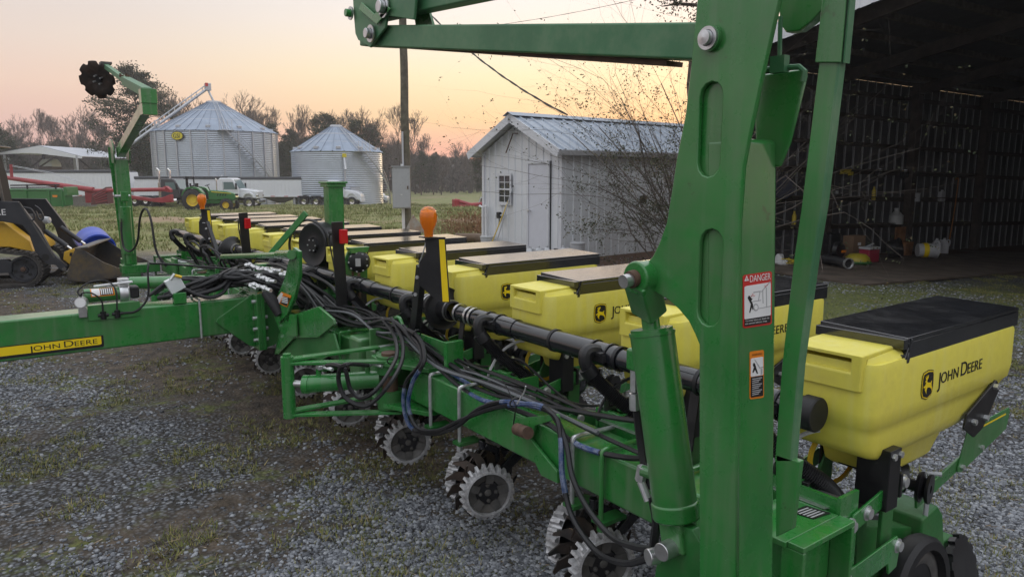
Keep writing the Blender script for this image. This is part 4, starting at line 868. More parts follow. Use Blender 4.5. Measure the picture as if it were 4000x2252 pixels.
    MB().bar(zA.lerp(zB, .07) + Vector((0, .02, -.052)), zB + Vector((.1, .02, -.048)), .06, .012).build('underside_glow', 'rust', M)  # rust-coloured strip stands in for orange sunset light on the beam's underside
    kn = [(884, -60), (889, 40), (893, 85), (900, 101), (930, 120), (968, 70), (972, 40), (1040, 50), (1050, -60)]
    for y_ in (-.49, -.37):
        MB().plate([a5(x, y, Y=y_) for x, y in kn], (0, 1, 0), .012).build('knee_plate', 'green_pale', M, bevel=.004)
    for px, py, r_ in ((885, 34, .016), (968, 18, .024), (935, 85, .02)):
        p = a5(px, py, Y=-.495); MB().cyl(p, p + Vector((0, -.03, 0)), r_, n=16).build('pin', 'steel' if r_ > .017 else 'green', M, bevel=.003); MB().lathe([(r_ * 1.1, .004), (r_ * 1.7, .004), (r_ * 1.7, .009), (r_ * 1.1, .009)], p, (0, -1, 0), 20).build('washer', 'steel', M, smooth=True)
    MB().plate([a5(x, y, Y=-.498) for x, y in ((912, 6), (945, 36), (970, 12), (985, 22), (950, 62), (905, 24))], (0, -1, 0), .006).build('knee_strap', 'green', M, bevel=.002)
    MB().bar(a5(955, 25, Y=-.43), a5(1400, -78, Y=-.43), .06, .09).build('third_beam', 'green_pale', M, bevel=.006)
    MB().plate([a5(x, y, Y=-.40) for x, y in ((1040, 30), (1078, 28), (1090, 70), (1046, 70))], (0, 1, 0), .01).build('link_plate', 'green', M)
    # decals on the post's outer face
    ux = V2[2].x + .1535
    return M, x0
MN, px0 = marker_near()
# decals on the arm tube's outer face
def fx(px, py, off=0):
    X = .17
    for _ in range(4): p = a5(px, py, X=X); X = .1705 + (1.405 - p.z) * .0545
    return p + Vector((off, 0, 0))
def fdec(x0, y0, x1, y1, off, m, parent, name='warning_decal', sk=.0, r=2.5):
    # picture-space box following the face's own slant
    def P(u, v): return fx(x0 + (x1 - x0) * u, (y0 + (y1 - y0) * v) + sk * (u - .5), off)
    k = .06; pts = [P(k, 0), P(1 - k, 0), P(1, k * .5), P(1, 1 - k * .5), P(1 - k, 1), P(k, 1), P(0, 1 - k * .5), P(0, k * .5)]
    return MB().plate(pts, (1, 0, .05), .0005).build(name, m, parent)
SK = -10.5
dd = fdec(1867, 686, 1940, 820, .0006, 'red_print', MN, sk=SK)
fdec(1870.5, 714, 1936.5, 798, .0014, 'white_print', dd, 'decal_picture', SK); fdec(1870.5, 797, 1936, 815, .0016, 'black_print', dd, 'decal_caption', SK)
def ftext(s_, px, py, hpx, wpx, m, parent, off=.002, sk=SK, base=73):
    o = fx(px, py, off); ex = fx(px + wpx, py + sk * wpx / base, off) - o; ey = fx(px, py - hpx, off) - o
    cu = bpy.data.curves.new('t', 'FONT'); cu.body = s_; cu.size = 1; cu.extrude = .0
    to = bpy.data.objects.new('tmp', cu); COL.objects.link(to); dg = bpy.context.evaluated_depsgraph_get(); me = bpy.data.meshes.new_from_object(to.evaluated_get(dg)); bpy.data.objects.remove(to)
    xs = [v.co.x for v in me.vertices]; ys = [v.co.y for v in me.vertices]; w0, h0 = max(xs) - min(xs), .70
    for v in me.vertices: v.co = o + ex * ((v.co.x - min(xs)) / w0) + ey * (v.co.y / h0)
    me.name = 'lettering'; me.materials.clear(); me.materials.append(MAT[m]); q = bpy.data.objects.new('lettering', me); COL.objects.link(q); q.parent = parent
ftext('DANGER', 1884, 709, 17, 52, 'white_print', dd)
def fpoly(pts, m, parent, off, name='pictogram'):
    return MB().plate([fx(x, y, off) for x, y in pts], (1, 0, .05), .0004).build(name, m, parent)
fpoly([(1870.5, 706.5), (1876, 692), (1881.5, 705)], 'white_print', dd, .0015); fpoly([(1875.6, 704), (1875.2, 697), (1876.6, 697), (1876.6, 704)], 'red_print', dd, .0022)
ftext('To avoid injury or death do', 1872, 808.5, 4.4, 60, 'white_print', dd, .0024); ftext('not contact electric lines.', 1872, 815.5, 4.4, 55, 'white_print', dd, .0024)
fpoly([(1880, 745), (1878, 748), (1882, 756), (1886, 764), (1882, 785), (1884, 786), (1889, 770), (1890, 778), (1892, 776), (1891, 764), (1887, 755), (1890, 750), (1887, 749), (1883, 743), (1881, 742)], 'black_print', dd, .0022)
wheel = [(1898.5 + 7 * math.cos(R(30 * k)), 772 + 9.5 * math.sin(R(30 * k))) for k in range(12)]; fpoly(wheel, 'grey_print', dd, .0020); fpoly([(1898.5 + 4.4 * math.cos(R(30 * k)), 772 + 6 * math.sin(R(30 * k))) for k in range(12)], 'white_print', dd, .0026)
for L_2 in (((1893, 733), (1911, 730), (1911, 733), (1893, 736)), ((1908, 733), (1910, 733), (1906, 756), (1904, 756)), ((1888, 757), (1912, 753), (1912, 755), (1888, 759)), ((1905, 774), (1936, 768), (1936, 770), (1905, 776)), ((1915, 728), (1917, 728), (1918, 762), (1916, 762)), ((1924, 722), (1926, 722), (1927, 772), (1925, 772)), ((1912, 732), (1935, 706), (1936, 708), (1913, 734))): fpoly(L_2, 'grey_print', dd, .0019)
for L_2 in (((1886, 741), (1889, 744), (1888, 746)), ((1891, 736), (1892, 742), (1890, 743)), ((1897, 741), (1893, 745), (1893, 743)), ((1921, 716), (1923, 720), (1921, 722)), ((1928, 713), (1926, 719), (1925, 717))): fpoly(L_2, 'red_print', dd, .0023)
d2 = fdec(1884, 881, 1920, 1001, .0006, 'orange_print', MN, sk=-5)
fdec(1886.5, 898, 1917.5, 944, .0014, 'white_print', d2, 'decal_picture', -5); fdec(1886.5, 945, 1917.5, 996, .0016, 'black_print', d2, 'decal_caption', -5)
ftext('WARNING', 1889, 894, 5, 26, 'black_print', d2, .002, -5, 36)
fpoly([(1893, 911), (1896, 912), (1899, 922), (1904, 938), (1901, 938), (1897, 928), (1892, 936), (1890, 934), (1894, 922), (1891, 917)], 'black_print', d2, .0022); fpoly([(1895, 903), (1896, 902), (1909, 922), (1917, 920), (1917, 923), (1908, 925)], 'grey_print', d2, .0021); fpoly([(1911, 926), (1915, 925), (1915, 940), (1911, 941)], 'grey_print', d2, .0021)
for k in range(9): fpoly([(1889, 951 + 5 * k), (1914 - (k % 3) * 4, 947 + 5 * k), (1914 - (k % 3) * 4, 949 + 5 * k), (1889, 953 + 5 * k)], 'grey_print', d2, .0023)

# far marker: column, knee and notched disc against the sky
def marker_far():
    M = bpy.data.objects.new('row_marker', None); COL.objects.link(M); M.parent = PL; M['label'] = 'row marker arm with notched disc folded up at the far end'
    xm = mir(.13); y0, y1 = -.50, -.36
    MB().prism([(xm - .055, .55), (xm + .075, .55), (xm + .06, 1.30), (xm + .045, 1.90), (xm - .075, 1.90), (xm - .075, 1.3)], 'Y', y0, y1).build('arm_tube', 'green', M, bevel=.01)
    MB().bb((xm - .10, y0 - .03, .56), (xm + .12, y1 + .24, .66)).build('base_bracket', 'green', M, bevel=.008)
    MB().bb((xm - .13, y0 - .01, .50), (xm + .13, y1 + .02, .56)).build('base_bracket', 'green_dirty', M, bevel=.006)
    c0, c1 = Vector((xm + .12, y0 + .05, .80)), Vector((xm + .15, y0 + .05, 1.36))
    cy = MB().cyl(c0, c1, .055, n=24).build('lift_cylinder', 'green', M, bevel=.006); MB().cyl(c1, c1 + Vector((0, 0, .10)), .02, n=12).bb(c1 + Vector((-.035, -.04, .06)), c1 + Vector((.035, .04, .17))).build('rod_clevis', 'green', M, bevel=.006)
    MB().cyl(c0 - Vector((0, 0, .12)), c0, .03, n=12).build('base_clevis', 'green', M); MB().bb(c1 + Vector((.03, -.062, -.18)), c1 + Vector((.06, -.054, -.14))).build('maker_tag', 'black_print', cy)
    MB().cyl(c1 + Vector((0, -.10, .12)), c1 + Vector((0, .06, .12)), .017, n=12).build('pin', 'steel', M)
    q = MB().tube(spl([c1 + Vector((.05, -.06, -.18)), c1 + Vector((.06, -.07, -.32)), c1 + Vector((.10, -.06, -.48)), c1 + Vector((.28, -.02, -.50)), c1 + Vector((.50, .02, -.38)), c1 + Vector((.62, .05, -.10)), c1 + Vector((.80, .08, .0)), c1 + Vector((.95, .1, -.12)), c1 + Vector((1.0, .12, -.45)), c1 + Vector((1.05, .2, -.62))], 8), .012, 7).build('hydraulic_hose', 'rubber', M, smooth=True)
    # strut on the outer side
    MB().bar((xm - .20, -.50, 1.92), (xm - .16, -.46, .72), .018, .055, upv=(0, 1, 0)).build('strut', 'green', M, bevel=.003); MB().bar((xm - .20, -.50, 2.05), (xm - .20, -.50, 1.80), .026, .065, upv=(0, 1, 0)).build('strut_sleeve', 'green', M)
    MB().bb((xm - .22, -.50, .60), (xm - .06, -.44, .72)).build('strut_foot', 'green', M, bevel=.006)
    # plates at the shoulder and leaning second stage
    A = Vector((xm - .02, -.43, 1.98)); B = Vector((-6.62, -.43, 2.40))
    [MB().prism([(xm - .12, 1.86), (xm + .06, 1.86), (xm + .10, 2.0), (xm + .02, 2.12), (xm - .16, 2.14), (xm - .18, 2.04)], 'Y', a_, b_).build('shoulder_plate', 'green', M, bevel=.003) for a_, b_ in ((y0 - .006, y0 - .018), (y1 + .006, y1 + .018))]
    MB().bar(A, B, .085, .11).build('second_beam', 'green', M, bevel=.008)
    MB().bar(A + Vector((.0, 0, .09)), A.lerp(B, .55) + Vector((0, 0, .075)), .03, .03).build('guide_bar', 'green_pale', M)
    MB().bb((B.x - .07, -.495, B.z - .11), (B.x + .06, -.365, B.z + .0)).build('knee_plate', 'green', M, bevel=.004)
    MB().bb((B.x - .05, -.50, B.z - .005), (B.x + .07, -.36, B.z + .13)).build('knee_plate', 'green', M, bevel=.004)
    C_ = Vector((-7.75, -.43, 2.72)); D_ = Vector((-9.0, -.44, 3.02))
    MB().bar(B + Vector((.0, 0, .10)), C_, .09, .09).build('third_beam', 'green_pale', M, bevel=.006); MB().bar(C_ + Vector((.1, 0, -.02)), D_, .055, .055).build('disc_beam', 'green_pale', M, bevel=.005)
    for f in (.0, .1):
        for dy in (-.03, .03): MB().cyl(C_.lerp(D_, f) + Vector((0, dy, .02)), C_.lerp(D_, f) + Vector((0, dy, .06)), .012, n=6).build('bolt', 'rust', M)
    MB().bb(D_ + Vector((-.10, -.06, .02)), D_ + Vector((.06, .06, .045))).build('disc_bracket', 'cast_grey', M)
    # notched disc
    cq = Vector((-9.05, -.53, 2.86)); nd = Vector((.72, -.62, -.30)).normalized(); u_, w_2 = frame(nd); rim = []
    for k in range(80):
        a = 2 * math.pi * k / 80; ph = (k % 10) / 10; rim.append((.225 if not .3 < ph < .7 else .225 - .034 * math.sin((ph - .3) / .4 * math.pi), a))
    q = MB(); c_ = [cq + nd * .0] ; P = [cq - nd * .03] + [cq + (u_ * math.cos(a) + w_2 * math.sin(a)) * r_ * .55 - nd * .018 for r_, a in rim] + [cq + (u_ * math.cos(a) + w_2 * math.sin(a)) * r_ + nd * .015 for r_, a in rim]
    q.add(P, [(0, 1 + k, 1 + (k + 1) % 80) for k in range(80)] + [(1 + k, 81 + k, 81 + (k + 1) % 80, 1 + (k + 1) % 80) for k in range(80)])
    d_ = q.build('marker_disc', 'rust_dark', M, smooth=True); md = d_.modifiers.new('s', 'SOLIDIFY'); md.thickness = .006
    for k in range(4): a = 2 * math.pi * k / 4 + .4; q = MB(); q.cyl(cq + (u_ * math.cos(a) + w_2 * math.sin(a)) * .05 - nd * .03, cq + (u_ * math.cos(a) + w_2 * math.sin(a)) * .05 + nd * .03, .010, n=8); q.build('bolt', 'zinc', d_)
    MB().cyl(cq - nd * .09, cq, .035, n=14).build('disc_hub', 'black', M)
mat('rust_dark', (.020, .017, .016), .5, metal=.3, col2=(.060, .036, .024), vscale=6)
marker_far()

mat('hose_grey', (.10, .105, .115), .45, var=.2)
# ---- hoses
def hose(pts, r=.0105, m='rubber', Y=None, n=6, sub=8, name='hydraulic_hose'):
    P = []
    for p in pts:
        if len(p) == 3 and isinstance(p, Vector): P.append(p)
        else: P.append(a5(p[0], p[1], Y=p[2]))
    return MB().tube(spl(P, sub), r, n).build(name, m, PL, smooth=True)
# near wing: bundle over the toolbar with blue printed bands
wing = [[(815, 745, -.05), (850, 775, -.05), (905, 800, -.05), (960, 800, -.03), (1010, 815, -.02), (1060, 880, -.02), (1130, 935, -.02), (1220, 985, -.02), (1320, 1010, -.0), (1430, 1030, .02), (1560, 1052, .02), (1620, 1060, .02), (1700, 1075, .03)],
        [(790, 755, -.08), (840, 790, -.08), (910, 815, -.06), (985, 805, -.05), (1050, 870, -.06), (1130, 950, -.07), (1200, 1000, -.08), (1270, 1020, -.09), (1370, 1060, -.10), (1440, 1110, -.10), (1500, 1135, -.10), (1580, 1150, -.11), (1640, 1150, -.2)],
        [(830, 770, -.02), (880, 808, -.02), (960, 815, -.0), (1020, 830, .0), (1080, 878, .0), (1170, 940, .0), (1260, 985, .0), (1330, 1005, .02)],
        [(800, 768, -.06), (870, 815, -.06), (960, 822, -.04), (1040, 850, -.05), (1060, 905, -.12), (1022, 960, -.17), (1015, 1020, -.19), (1035, 1075, -.19), (1090, 1090, -.17), (1150, 1070, -.15), (1200, 1030, -.13), (1260, 1010, -.12), (1340, 1020, -.11), (1395, 1045, -.115), (1410, 1100, -.14), (1415, 1200, -.17), (1440, 1300, -.19), (1500, 1385, -.24), (1570, 1415, -.32), (1640, 1400, -.42)],
        [(800, 760, -.06), (870, 805, -.06), (970, 815, -.04), (1045, 840, -.05), (1068, 900, -.12), (1038, 960, -.17), (1027, 1020, -.19), (1050, 1075, -.19), (1100, 1082, -.17), (1150, 1060, -.15), (1210, 1035, -.13), (1280, 1018, -.12), (1360, 1020, -.11), (1402, 1060, -.115), (1425, 1120, -.14), (1440, 1200, -.18), (1480, 1280, -.20), (1540, 1350, -.26), (1600, 1375, -.36), (1640, 1380, -.42)]]
for k, w_ in enumerate(wing):
    hose(w_, .0125 if k == 2 else .0105)
def band(w_, i0, i1, r=.0112):
    pts = spl([a5(*p[:2], Y=p[2]) for p in w_], 8)
    MB().tube(pts[i0:i1], r, 7).build('hose_print_band', 'hose_blue', PL, smooth=True)
band(wing[0], 48, 54); band(wing[1], 46, 54); band(wing[3], 42, 58); band(wing[4], 36, 52); band(wing[3], 88, 100); band(wing[4], 88, 98); band(wing[3], 112, 124); band(wing[1], 72, 82)
rw = random.Random(12)
for k in range(7):
    z0 = rw.uniform(.748, .79); y0 = rw.uniform(-.06, .07); P = [Vector((-3.3, y0 - .05, .84 + rw.uniform(0, .05))), Vector((-2.9, y0, .86 + rw.uniform(-.02, .04)))]
    x = -2.55
    while x > -9 and x < .1:
        P.append(Vector((x, y0 + rw.uniform(-.03, .03), z0 + rw.uniform(-.004, .03) + (.05 if x < -2.1 else 0)))); x += rw.uniform(.28, .42)
        if x > rw.uniform(-1.2, .3): break
    MB().tube(spl(P, 6), rw.choice((.0055, .0065, .008)), 6).build('hydraulic_hose', rw.choice(('rubber', 'rubber', 'hose_grey')), PL, smooth=True)
    P2 = [Vector((mir(p.x), p.y, p.z)) for p in P]; MB().tube(spl(P2, 6), .007, 6).build('hydraulic_hose', 'rubber', PL, smooth=True)
# black pair looping to the fold cylinder
hose([(985, 800, -.05), (1010, 850, -.08), (1012, 900, -.2), (990, 950, -.35), (950, 1000, -.45), (915, 1020, -.5), (870, 1000, -.55), (852, 960, -.57), (856, 925, -.57), (880, 915, -.55), (925, 918, -.35)], .0105)
hose([(960, 800, -.05), (990, 840, -.08), (998, 890, -.2), (975, 940, -.38), (940, 985, -.47), (905, 1000, -.5), (880, 975, -.53), (868, 930, -.55), (845, 917, -.57), (822, 918, -.57)], .0105)
for px, py, Y in ((1295, 1010, -.12), (985, 905, -.22), (1048, 838, -.04)):
    p = a5(px, py, Y=Y); MB().lathe([(.022, -.003), (.026, -.003), (.026, .003), (.022, .003)], p, (.8, -.1, -.4), 10).build('cable_tie', 'black_print', PL)
hose([(1298, 1020, -.13), (1275, 975, -.14), (1262, 950, -.15)], .002, 'black_print', name='cable_tie_tail'); hose([(1300, 1015, -.13), (1318, 985, -.12), (1322, 970, -.12)], .003, 'zinc', name='cable_tie_tail'); hose([(1298, 1020, -.13), (1292, 1060, -.13), (1290, 1085, -.13)], .003, 'black_print', name='cable_tie_tail')
# up the marker's lift cylinder
hose([(1596, 905, -.45), (1600, 1000, -.44), (1608, 1080, -.43), (1620, 1160, -.43), (1635, 1230, -.44)], .013); hose([(1640, 1250, -.46), (1650, 1310, -.45), (1645, 1360, -.42), (1640, 1400, -.40)], .012)
# wiring between the row units
for i in range(8):
    x = -SP * i
    if i: MB().tube(spl([(x + .30, .13, .80), (x + .12, .16, .84), (x - .02, .18, .85), (x - .12, .15, .80), (x - .3, .12, .77), (x - .46, .13, .80)], 6), .006, 5).build('wiring', 'rubber', PL, smooth=True)
    MB().tube(spl([(x + .02, .36, .90), (x - .03, .22, .93), (x - .08, .14, .88), (x - .11, .10, .80), (x - .08, .06, .77)], 6), .007, 5).build('wiring', 'grey_print' if i % 2 == 0 else 'rubber', PL, smooth=True)
# the tangle at the centre: arcs from the tongue to both wings
rh = random.Random(3)
for k in range(17):
    y0 = -.95 + .35 * rh.random(); z0 = .88 + .03 * rh.random(); x0 = TX + rh.uniform(-.09, .09)
    ex, ey, ez = rh.uniform(-3.75, -3.2), rh.uniform(-.14, .02), rh.uniform(.80, .90)
    if k % 3 == 0: ex = mir(ex) + rh.uniform(-.5, .3)
    p = [(x0, y0, z0), (x0 + rh.uniform(-.06, .06), y0 + .18, z0 + rh.uniform(.02, .10)), (TX + rh.uniform(-.1, .1), -.42 + rh.uniform(-.08, .08), rh.uniform(.93, 1.04)), (TX + (ex - TX) * .4, -.22 + rh.uniform(-.07, .07), rh.uniform(.93, 1.03)), (TX + (ex - TX) * .75, -.12 + rh.uniform(-.05, .06), rh.uniform(.86, .94)), (ex, ey, ez)]
    MB().tube(spl(p, 7), rh.choice((.010, .012, .0135, .015)), 7).build('hydraulic_hose', 'rubber', PL, smooth=True)
for k in range(12):          # second layer behind, towards the valves
    x0 = rh.uniform(-5.0, -4.3); x1 = rh.uniform(-3.9, -3.3); z = rh.uniform(.86, 1.02); y = rh.uniform(-.14, .08)
    MB().tube(spl([(x0 - .3, y + rh.uniform(-.05, .05), z - .06), (x0, y, z), ((x0 + x1) / 2, y + rh.uniform(-.06, .06), z + rh.uniform(-.02, .06)), (x1, y, z - rh.uniform(0, .06)), (x1 + .3, y, z - .12)], 7), rh.choice((.008, .010, .012)), 6).build('hydraulic_hose', 'rubber', PL, smooth=True)
for k in range(9):           # small far-side loops
    x0 = rh.uniform(-7.6, -5.2); MB().tube(spl([(x0, .0, .78), (x0 + .05, -.10, .92 + rh.uniform(0, .1)), (x0 + .28, -.08, 1.0 + rh.uniform(-.05, .06)), (x0 + .5, -.02, .92), (x0 + .62, .0, .80)], 7), rh.choice((.008, .011)), 6).build('hydraulic_hose', 'rubber', PL, smooth=True)
for row, (zc, yc, n) in enumerate(((1.055, -.24, 9), (1.015, -.31, 8), (.965, -.36, 8), (1.03, -.16, 6))):
    for k in range(n):
        x = -4.52 + .085 * k + rh.uniform(-.02, .02) + row * .05; p = Vector((x + .1, yc + .015 * k * .3, zc + rh.uniform(-.012, .012))); d_ = Vector((1, .35 + rh.uniform(-.1, .1), rh.uniform(-.25, .1))).normalized()
        o = MB().cyl(p, p + d_ * .03, .0155, n=6).cyl(p + d_ * .032, p + d_ * .05, .012, n=8).cyl(p + d_ * .052, p + d_ * .085, .0145, n=6).build('hose_coupling', 'zinc', PL)
MB().bb((TX - .55, -.14, .79), (TX + .45, -.02, .82)).build('valve_shelf', 'green_dirty', PL, bevel=.004)
for k in range(4): MB().bb((TX - .45 + .2 * k, -.12, .82), (TX - .35 + .2 * k, -.04, .90 + .02 * (k % 2))).build('valve_block', 'zinc' if k % 2 else 'black', PL, bevel=.004)
MB().cyl((TX - .44, -.17, .88), (TX - .44, -.17, .985), .035, n=12).build('filter_bowl', 'clear_bowl', PL, bevel=.006); MB().cyl((TX - .40, -.10, .90), (TX - .40, -.10, .99), .03, n=12).build('filter_bowl', 'clear_bowl', PL, bevel=.006)
MB().lathe([(.028, -.003), (.034, -.003), (.034, .003), (.028, .003)], a5(656, 745, Y=-.26), (.8, -.6, 0), 18).build('lynch_ring', 'brass', PL)
# air lines of the compressor
MB().tube(spl([(TX + .11, -1.36, .96), (TX + .10, -1.37, 1.0), (TX + .08, -1.30, 1.045), (TX + .05, -1.20, 1.04), (TX + .10, -1.16, .98), (TX + .118, -1.165, .855)], 7), .005, 6).build('air_line', 'rubber', PL, smooth=True)
MB().tube(spl([(TX + .11, -1.36, .955), (TX + .12, -1.35, .985), (TX + .12, -1.30, .98), (TX + .118, -1.25, .93), (TX + .118, -1.245, .855)], 7), .005, 6).build('air_line', 'rubber', PL, smooth=True)
MB().tube(spl([(TX + .118, -1.135, .832), (TX + .12, -1.05, .84), (TX + .13, -.98, .93), (TX + .10, -.96, 1.12), (TX + .02, -.9, 1.13), (TX - .1, -.5, 1.06), (TX - .2, -.2, 1.0)], 8), .007, 6).build('air_line', 'rubber', PL, smooth=True)
MB().tube(spl([(TX + .08, -.76, .96), (TX + .11, -.66, .90), (TX + .12, -.58, .88), (TX + .10, -.5, .90), (TX + .05, -.42, .97), (TX, -.3, .98)], 7), .013, 7).build('hydraulic_hose', 'rubber', PL, smooth=True)
# fan hose
hose([(735, 660, .2), (728, 610, .2), (742, 570, .2), (770, 553, .2), (800, 562, .2), (820, 590, .22), (826, 640, .25), (824, 672, .28)], .011)
# transport wheels under the centre frame
for x in (TX - .55, TX + .55):
    for y in (.62,):
        w_ = MB().lathe([(.16, -.09), (.30, -.10), (.355, -.08), (.365, 0), (.355, .08), (.30, .10), (.16, .09)], (x, y, .365), (1, 0, 0), 32).build('transport_wheel', 'rubber', PL, smooth=True)
        MB().lathe([(0, .02), (.06, .03), (.15, .02), (.165, .085)], (x, y, .365), (1, 0, 0), 24).build('rim', 'yellow_paint', w_, smooth=True); MB().bar((x - .14, y, .365), (x - .14, .36, .60), .04, .09).build('wheel_leg', 'green_dirty', w_)
# stiff rods, spare lift link on the far wing
for x in (-6.9, -7.6): MB().bb((x - .09, -.13, .60), (x + .09, -.09, .80)).build('stop_block', 'green', PL, bevel=.015)
# ================================================================== buildings, pole, yard things
def proj(p):
    v = Vector(p) - CAM; d = v.dot(FWD); return 2000 + FPX * v.dot(RT) / d, 1126 - FPX * v.dot(UPV) / d
def solve_t(o, dr, px, lo=-60, hi=60):         # o + dr*t projecting to column px
    best = None
    for _ in range(60):
        mid = (lo + hi) / 2
        if proj(o + dr * mid)[0] < px: lo = mid
        else: hi = mid
    return (lo + hi) / 2
def solve_z(p, py):
    lo, hi = -5, 60
    for _ in range(50):
        m = (lo + hi) / 2
        if proj((p.x, p.y, m))[1] > py: lo = m
        else: hi = m
    return (lo + hi) / 2
def head(deg): return FW * math.cos(R(deg)) + RT * math.sin(R(deg))
mat('siding', (.70, .72, .75), .38, metal=.12, var=.05, vscale=1.2, dirt=.22, dirtcol=(.33, .33, .30), dscale=1.5)
mat('siding_core', (.45, .46, .48), .6)
mat('roof_metal', (.27, .31, .37), .36, metal=.6, var=.08, vscale=1.5, dirt=.2, dirtcol=(.25, .25, .25))
mat('trim_white', (.62, .63, .66), .45, var=.05)
mat('door_grey', (.60, .61, .66), .42, var=.03)
mat('glass_dark', (.03, .035, .04), .06, spec=.7)
mat('wood_old', (.085, .068, .052), .8, var=.35, vscale=9, bump=.3, bscale=30)
mat('wood_dark', (.045, .032, .026), .8, var=.3, vscale=6, bump=.2)
mat('pole_wood', (.115, .10, .075), .85, var=.3, vscale=7, bump=.35, bscale=22, dirt=.5, dirtcol=(.085, .105, .05), dscale=2)
mat('box_grey', (.36, .37, .39), .5, var=.05, dirt=.15)
mat('pvc', (.66, .66, .67), .5)
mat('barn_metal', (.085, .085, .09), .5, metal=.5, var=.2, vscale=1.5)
mat('barn_rib_glint', (.36, .37, .38), .45, metal=.2, var=.15, vscale=2)  # paler than the sheets: light caught on the rib crests, put into colour
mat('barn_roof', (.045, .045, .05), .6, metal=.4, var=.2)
mat('barn_dirt', (.085, .064, .048), .9, var=.3, vscale=3, bump=.2)
def ribbed(name, m, parent, o, du, dv, dn, u0, u1, v0, v1, pitch=.23, h=.022, rw=.03, panel=.92):
    """metal sheets: du across the ribs, dv along them, dn outwards; v0/v1 may be functions of u"""
    fv0 = v0 if callable(v0) else (lambda u: v0); fv1 = v1 if callable(v1) else (lambda u: v1)
    u = u0; k = 0; res = []
    while u < u1 - 1e-4:
        e = min(u + panel, u1); pts = []; c = u
        pts.append((u, 0)); s = u + pitch * .5
        while s < e - .01:
            for a, hh in ((-rw, 0), (-rw * .55, h), (rw * .55, h), (rw, 0)):
                if u < s + a < e: pts.append((s + a, hh))
            s += pitch
        pts.append((e, 0)); off = .0025 * (k % 2)
        q = MB(); n = len(pts)
        P = [o + du * a + dv * fv0(a) + dn * (hh + off) for a, hh in pts] + [o + du * a + dv * fv1(a) + dn * (hh + off) for a, hh in pts]
        q.add(P, [(i, i + 1, n + i + 1, n + i) for i in range(n - 1)])
        ob = q.build(name, m, parent, fixn=False); md = ob.modifiers.new('t', 'SOLIDIFY'); md.thickness = .003; md.offset = -1; res.append(ob)
        u = e; k += 1
    return res
Zv = Vector((0, 0, 1))
# ---- white metal shed
SC = at(2191, 1016, Z=0); SC.z = 0; vs_, vg_ = head(51), head(-39)
gw_ = solve_t(SC + Zv * 1.2, vg_, 1892, 0, 12) if False else None
lo, hi = 0, 12
for _ in range(60):
    mid = (lo + hi) / 2
    if proj(SC + Zv * 1.2 + vg_ * mid)[0] > 1892: lo = mid
    else: hi = mid
GWD = lo; EV = solve_z(SC, 572); AP = solve_z(SC + vg_ * GWD / 2, 458); SL = 6.6
SH = thing('metal_shed', 'small white ribbed metal shed with closed door and low grey metal roof', 'shed', tuple(SC)); 
SH['label'] = 'small white ribbed metal shed with pale door and grey roof beside the bush'
def shl(p): return p - SC
O0 = Vector((0, 0, 0))
MB().add([O0 + vg_ * .0 + vs_ * .03 + Zv * (-.2)] , []).v
core = MB(); g0 = lambda t, s, z: O0 + vg_ * t + vs_ * s + Zv * z
prof = [(0.03, -.3), (GWD - .03, -.3), (GWD - .03, EV - .05), (GWD / 2, AP - .08), (.03, EV - .05)]
core.add([g0(t, .04, z) for t, z in prof] + [g0(t, SL, z) for t, z in prof], [(0, 1, 2, 3, 4), (9, 8, 7, 6, 5)] + [(i, (i + 1) % 5, 5 + (i + 1) % 5, 5 + i) for i in range(5)]); core.build('wall_core', 'siding_core', SH)
topz = lambda u: (EV + (AP - EV) * (1 - abs(u - GWD / 2) / (GWD / 2))) - .06
ribbed('siding_sheet', 'siding', SH, O0 + Zv * 0, vg_, Zv, -vs_, 0, GWD, -.1, topz, pitch=.23, h=.018, rw=.035)
ribbed('siding_sheet', 'siding', SH, O0, vs_, Zv, -vg_, 0, SL, -.1, EV - .05, pitch=.23, h=.018, rw=.035)
for t in (0, GWD): MB().bar(g0(t, -.0, -.1) , g0(t, 0, EV - .06), .075, .075, upv=vs_).build('corner_trim', 'trim_white', SH)
rs = (AP - EV) / (GWD / 2); sl_len = math.hypot(GWD / 2, AP - EV); OV = .26
for sd in (0, 1):
    dd_ = (vg_ * (GWD / 2) + Zv * (AP - EV)).normalized() if sd == 0 else (vg_ * (-GWD / 2) + Zv * (AP - EV)).normalized()
    base = g0(0, -.30, EV) if sd == 0 else g0(GWD, -.30, EV)
    nn = dd_.cross(vs_) if sd == 1 else vs_.cross(dd_)
    if nn.z < 0: nn = -nn
    ribbed('roof_sheet', 'roof_metal', SH, base - dd_ * OV + nn * .05, vs_, dd_, nn, 0, SL + .4, 0, sl_len + OV, pitch=.305, h=.022, rw=.03)
    MB().plate([base - dd_ * OV + nn * -.02, base + vs_ * (SL + .4) - dd_ * OV - nn * .02, base + vs_ * (SL + .4) + dd_ * sl_len - nn * .02, base + dd_ * sl_len - nn * .02], nn, .06).build('roof_deck', 'trim_white', SH)
    MB().plate([base - dd_ * OV - vs_ * .015 + nn * .055, base + dd_ * (sl_len + .03) - vs_ * .015 + nn * .055, base + dd_ * (sl_len + .03) - vs_ * .015 - nn * .11, base - dd_ * OV - vs_ * .015 - nn * .11], vs_, .014).build('rake_board', 'trim_white', SH)
    MB().plate([base - dd_ * (OV - .0) + vs_ * .0 + nn * .045, base - dd_ * OV + vs_ * (SL + .4) + nn * .045, base - dd_ * OV + vs_ * (SL + .4) - nn * .06 , base - dd_ * OV - nn * .06], -dd_, .012).build('eave_board', 'trim_white', SH)
rp_ = g0(GWD / 2, -.36, AP + .09); 
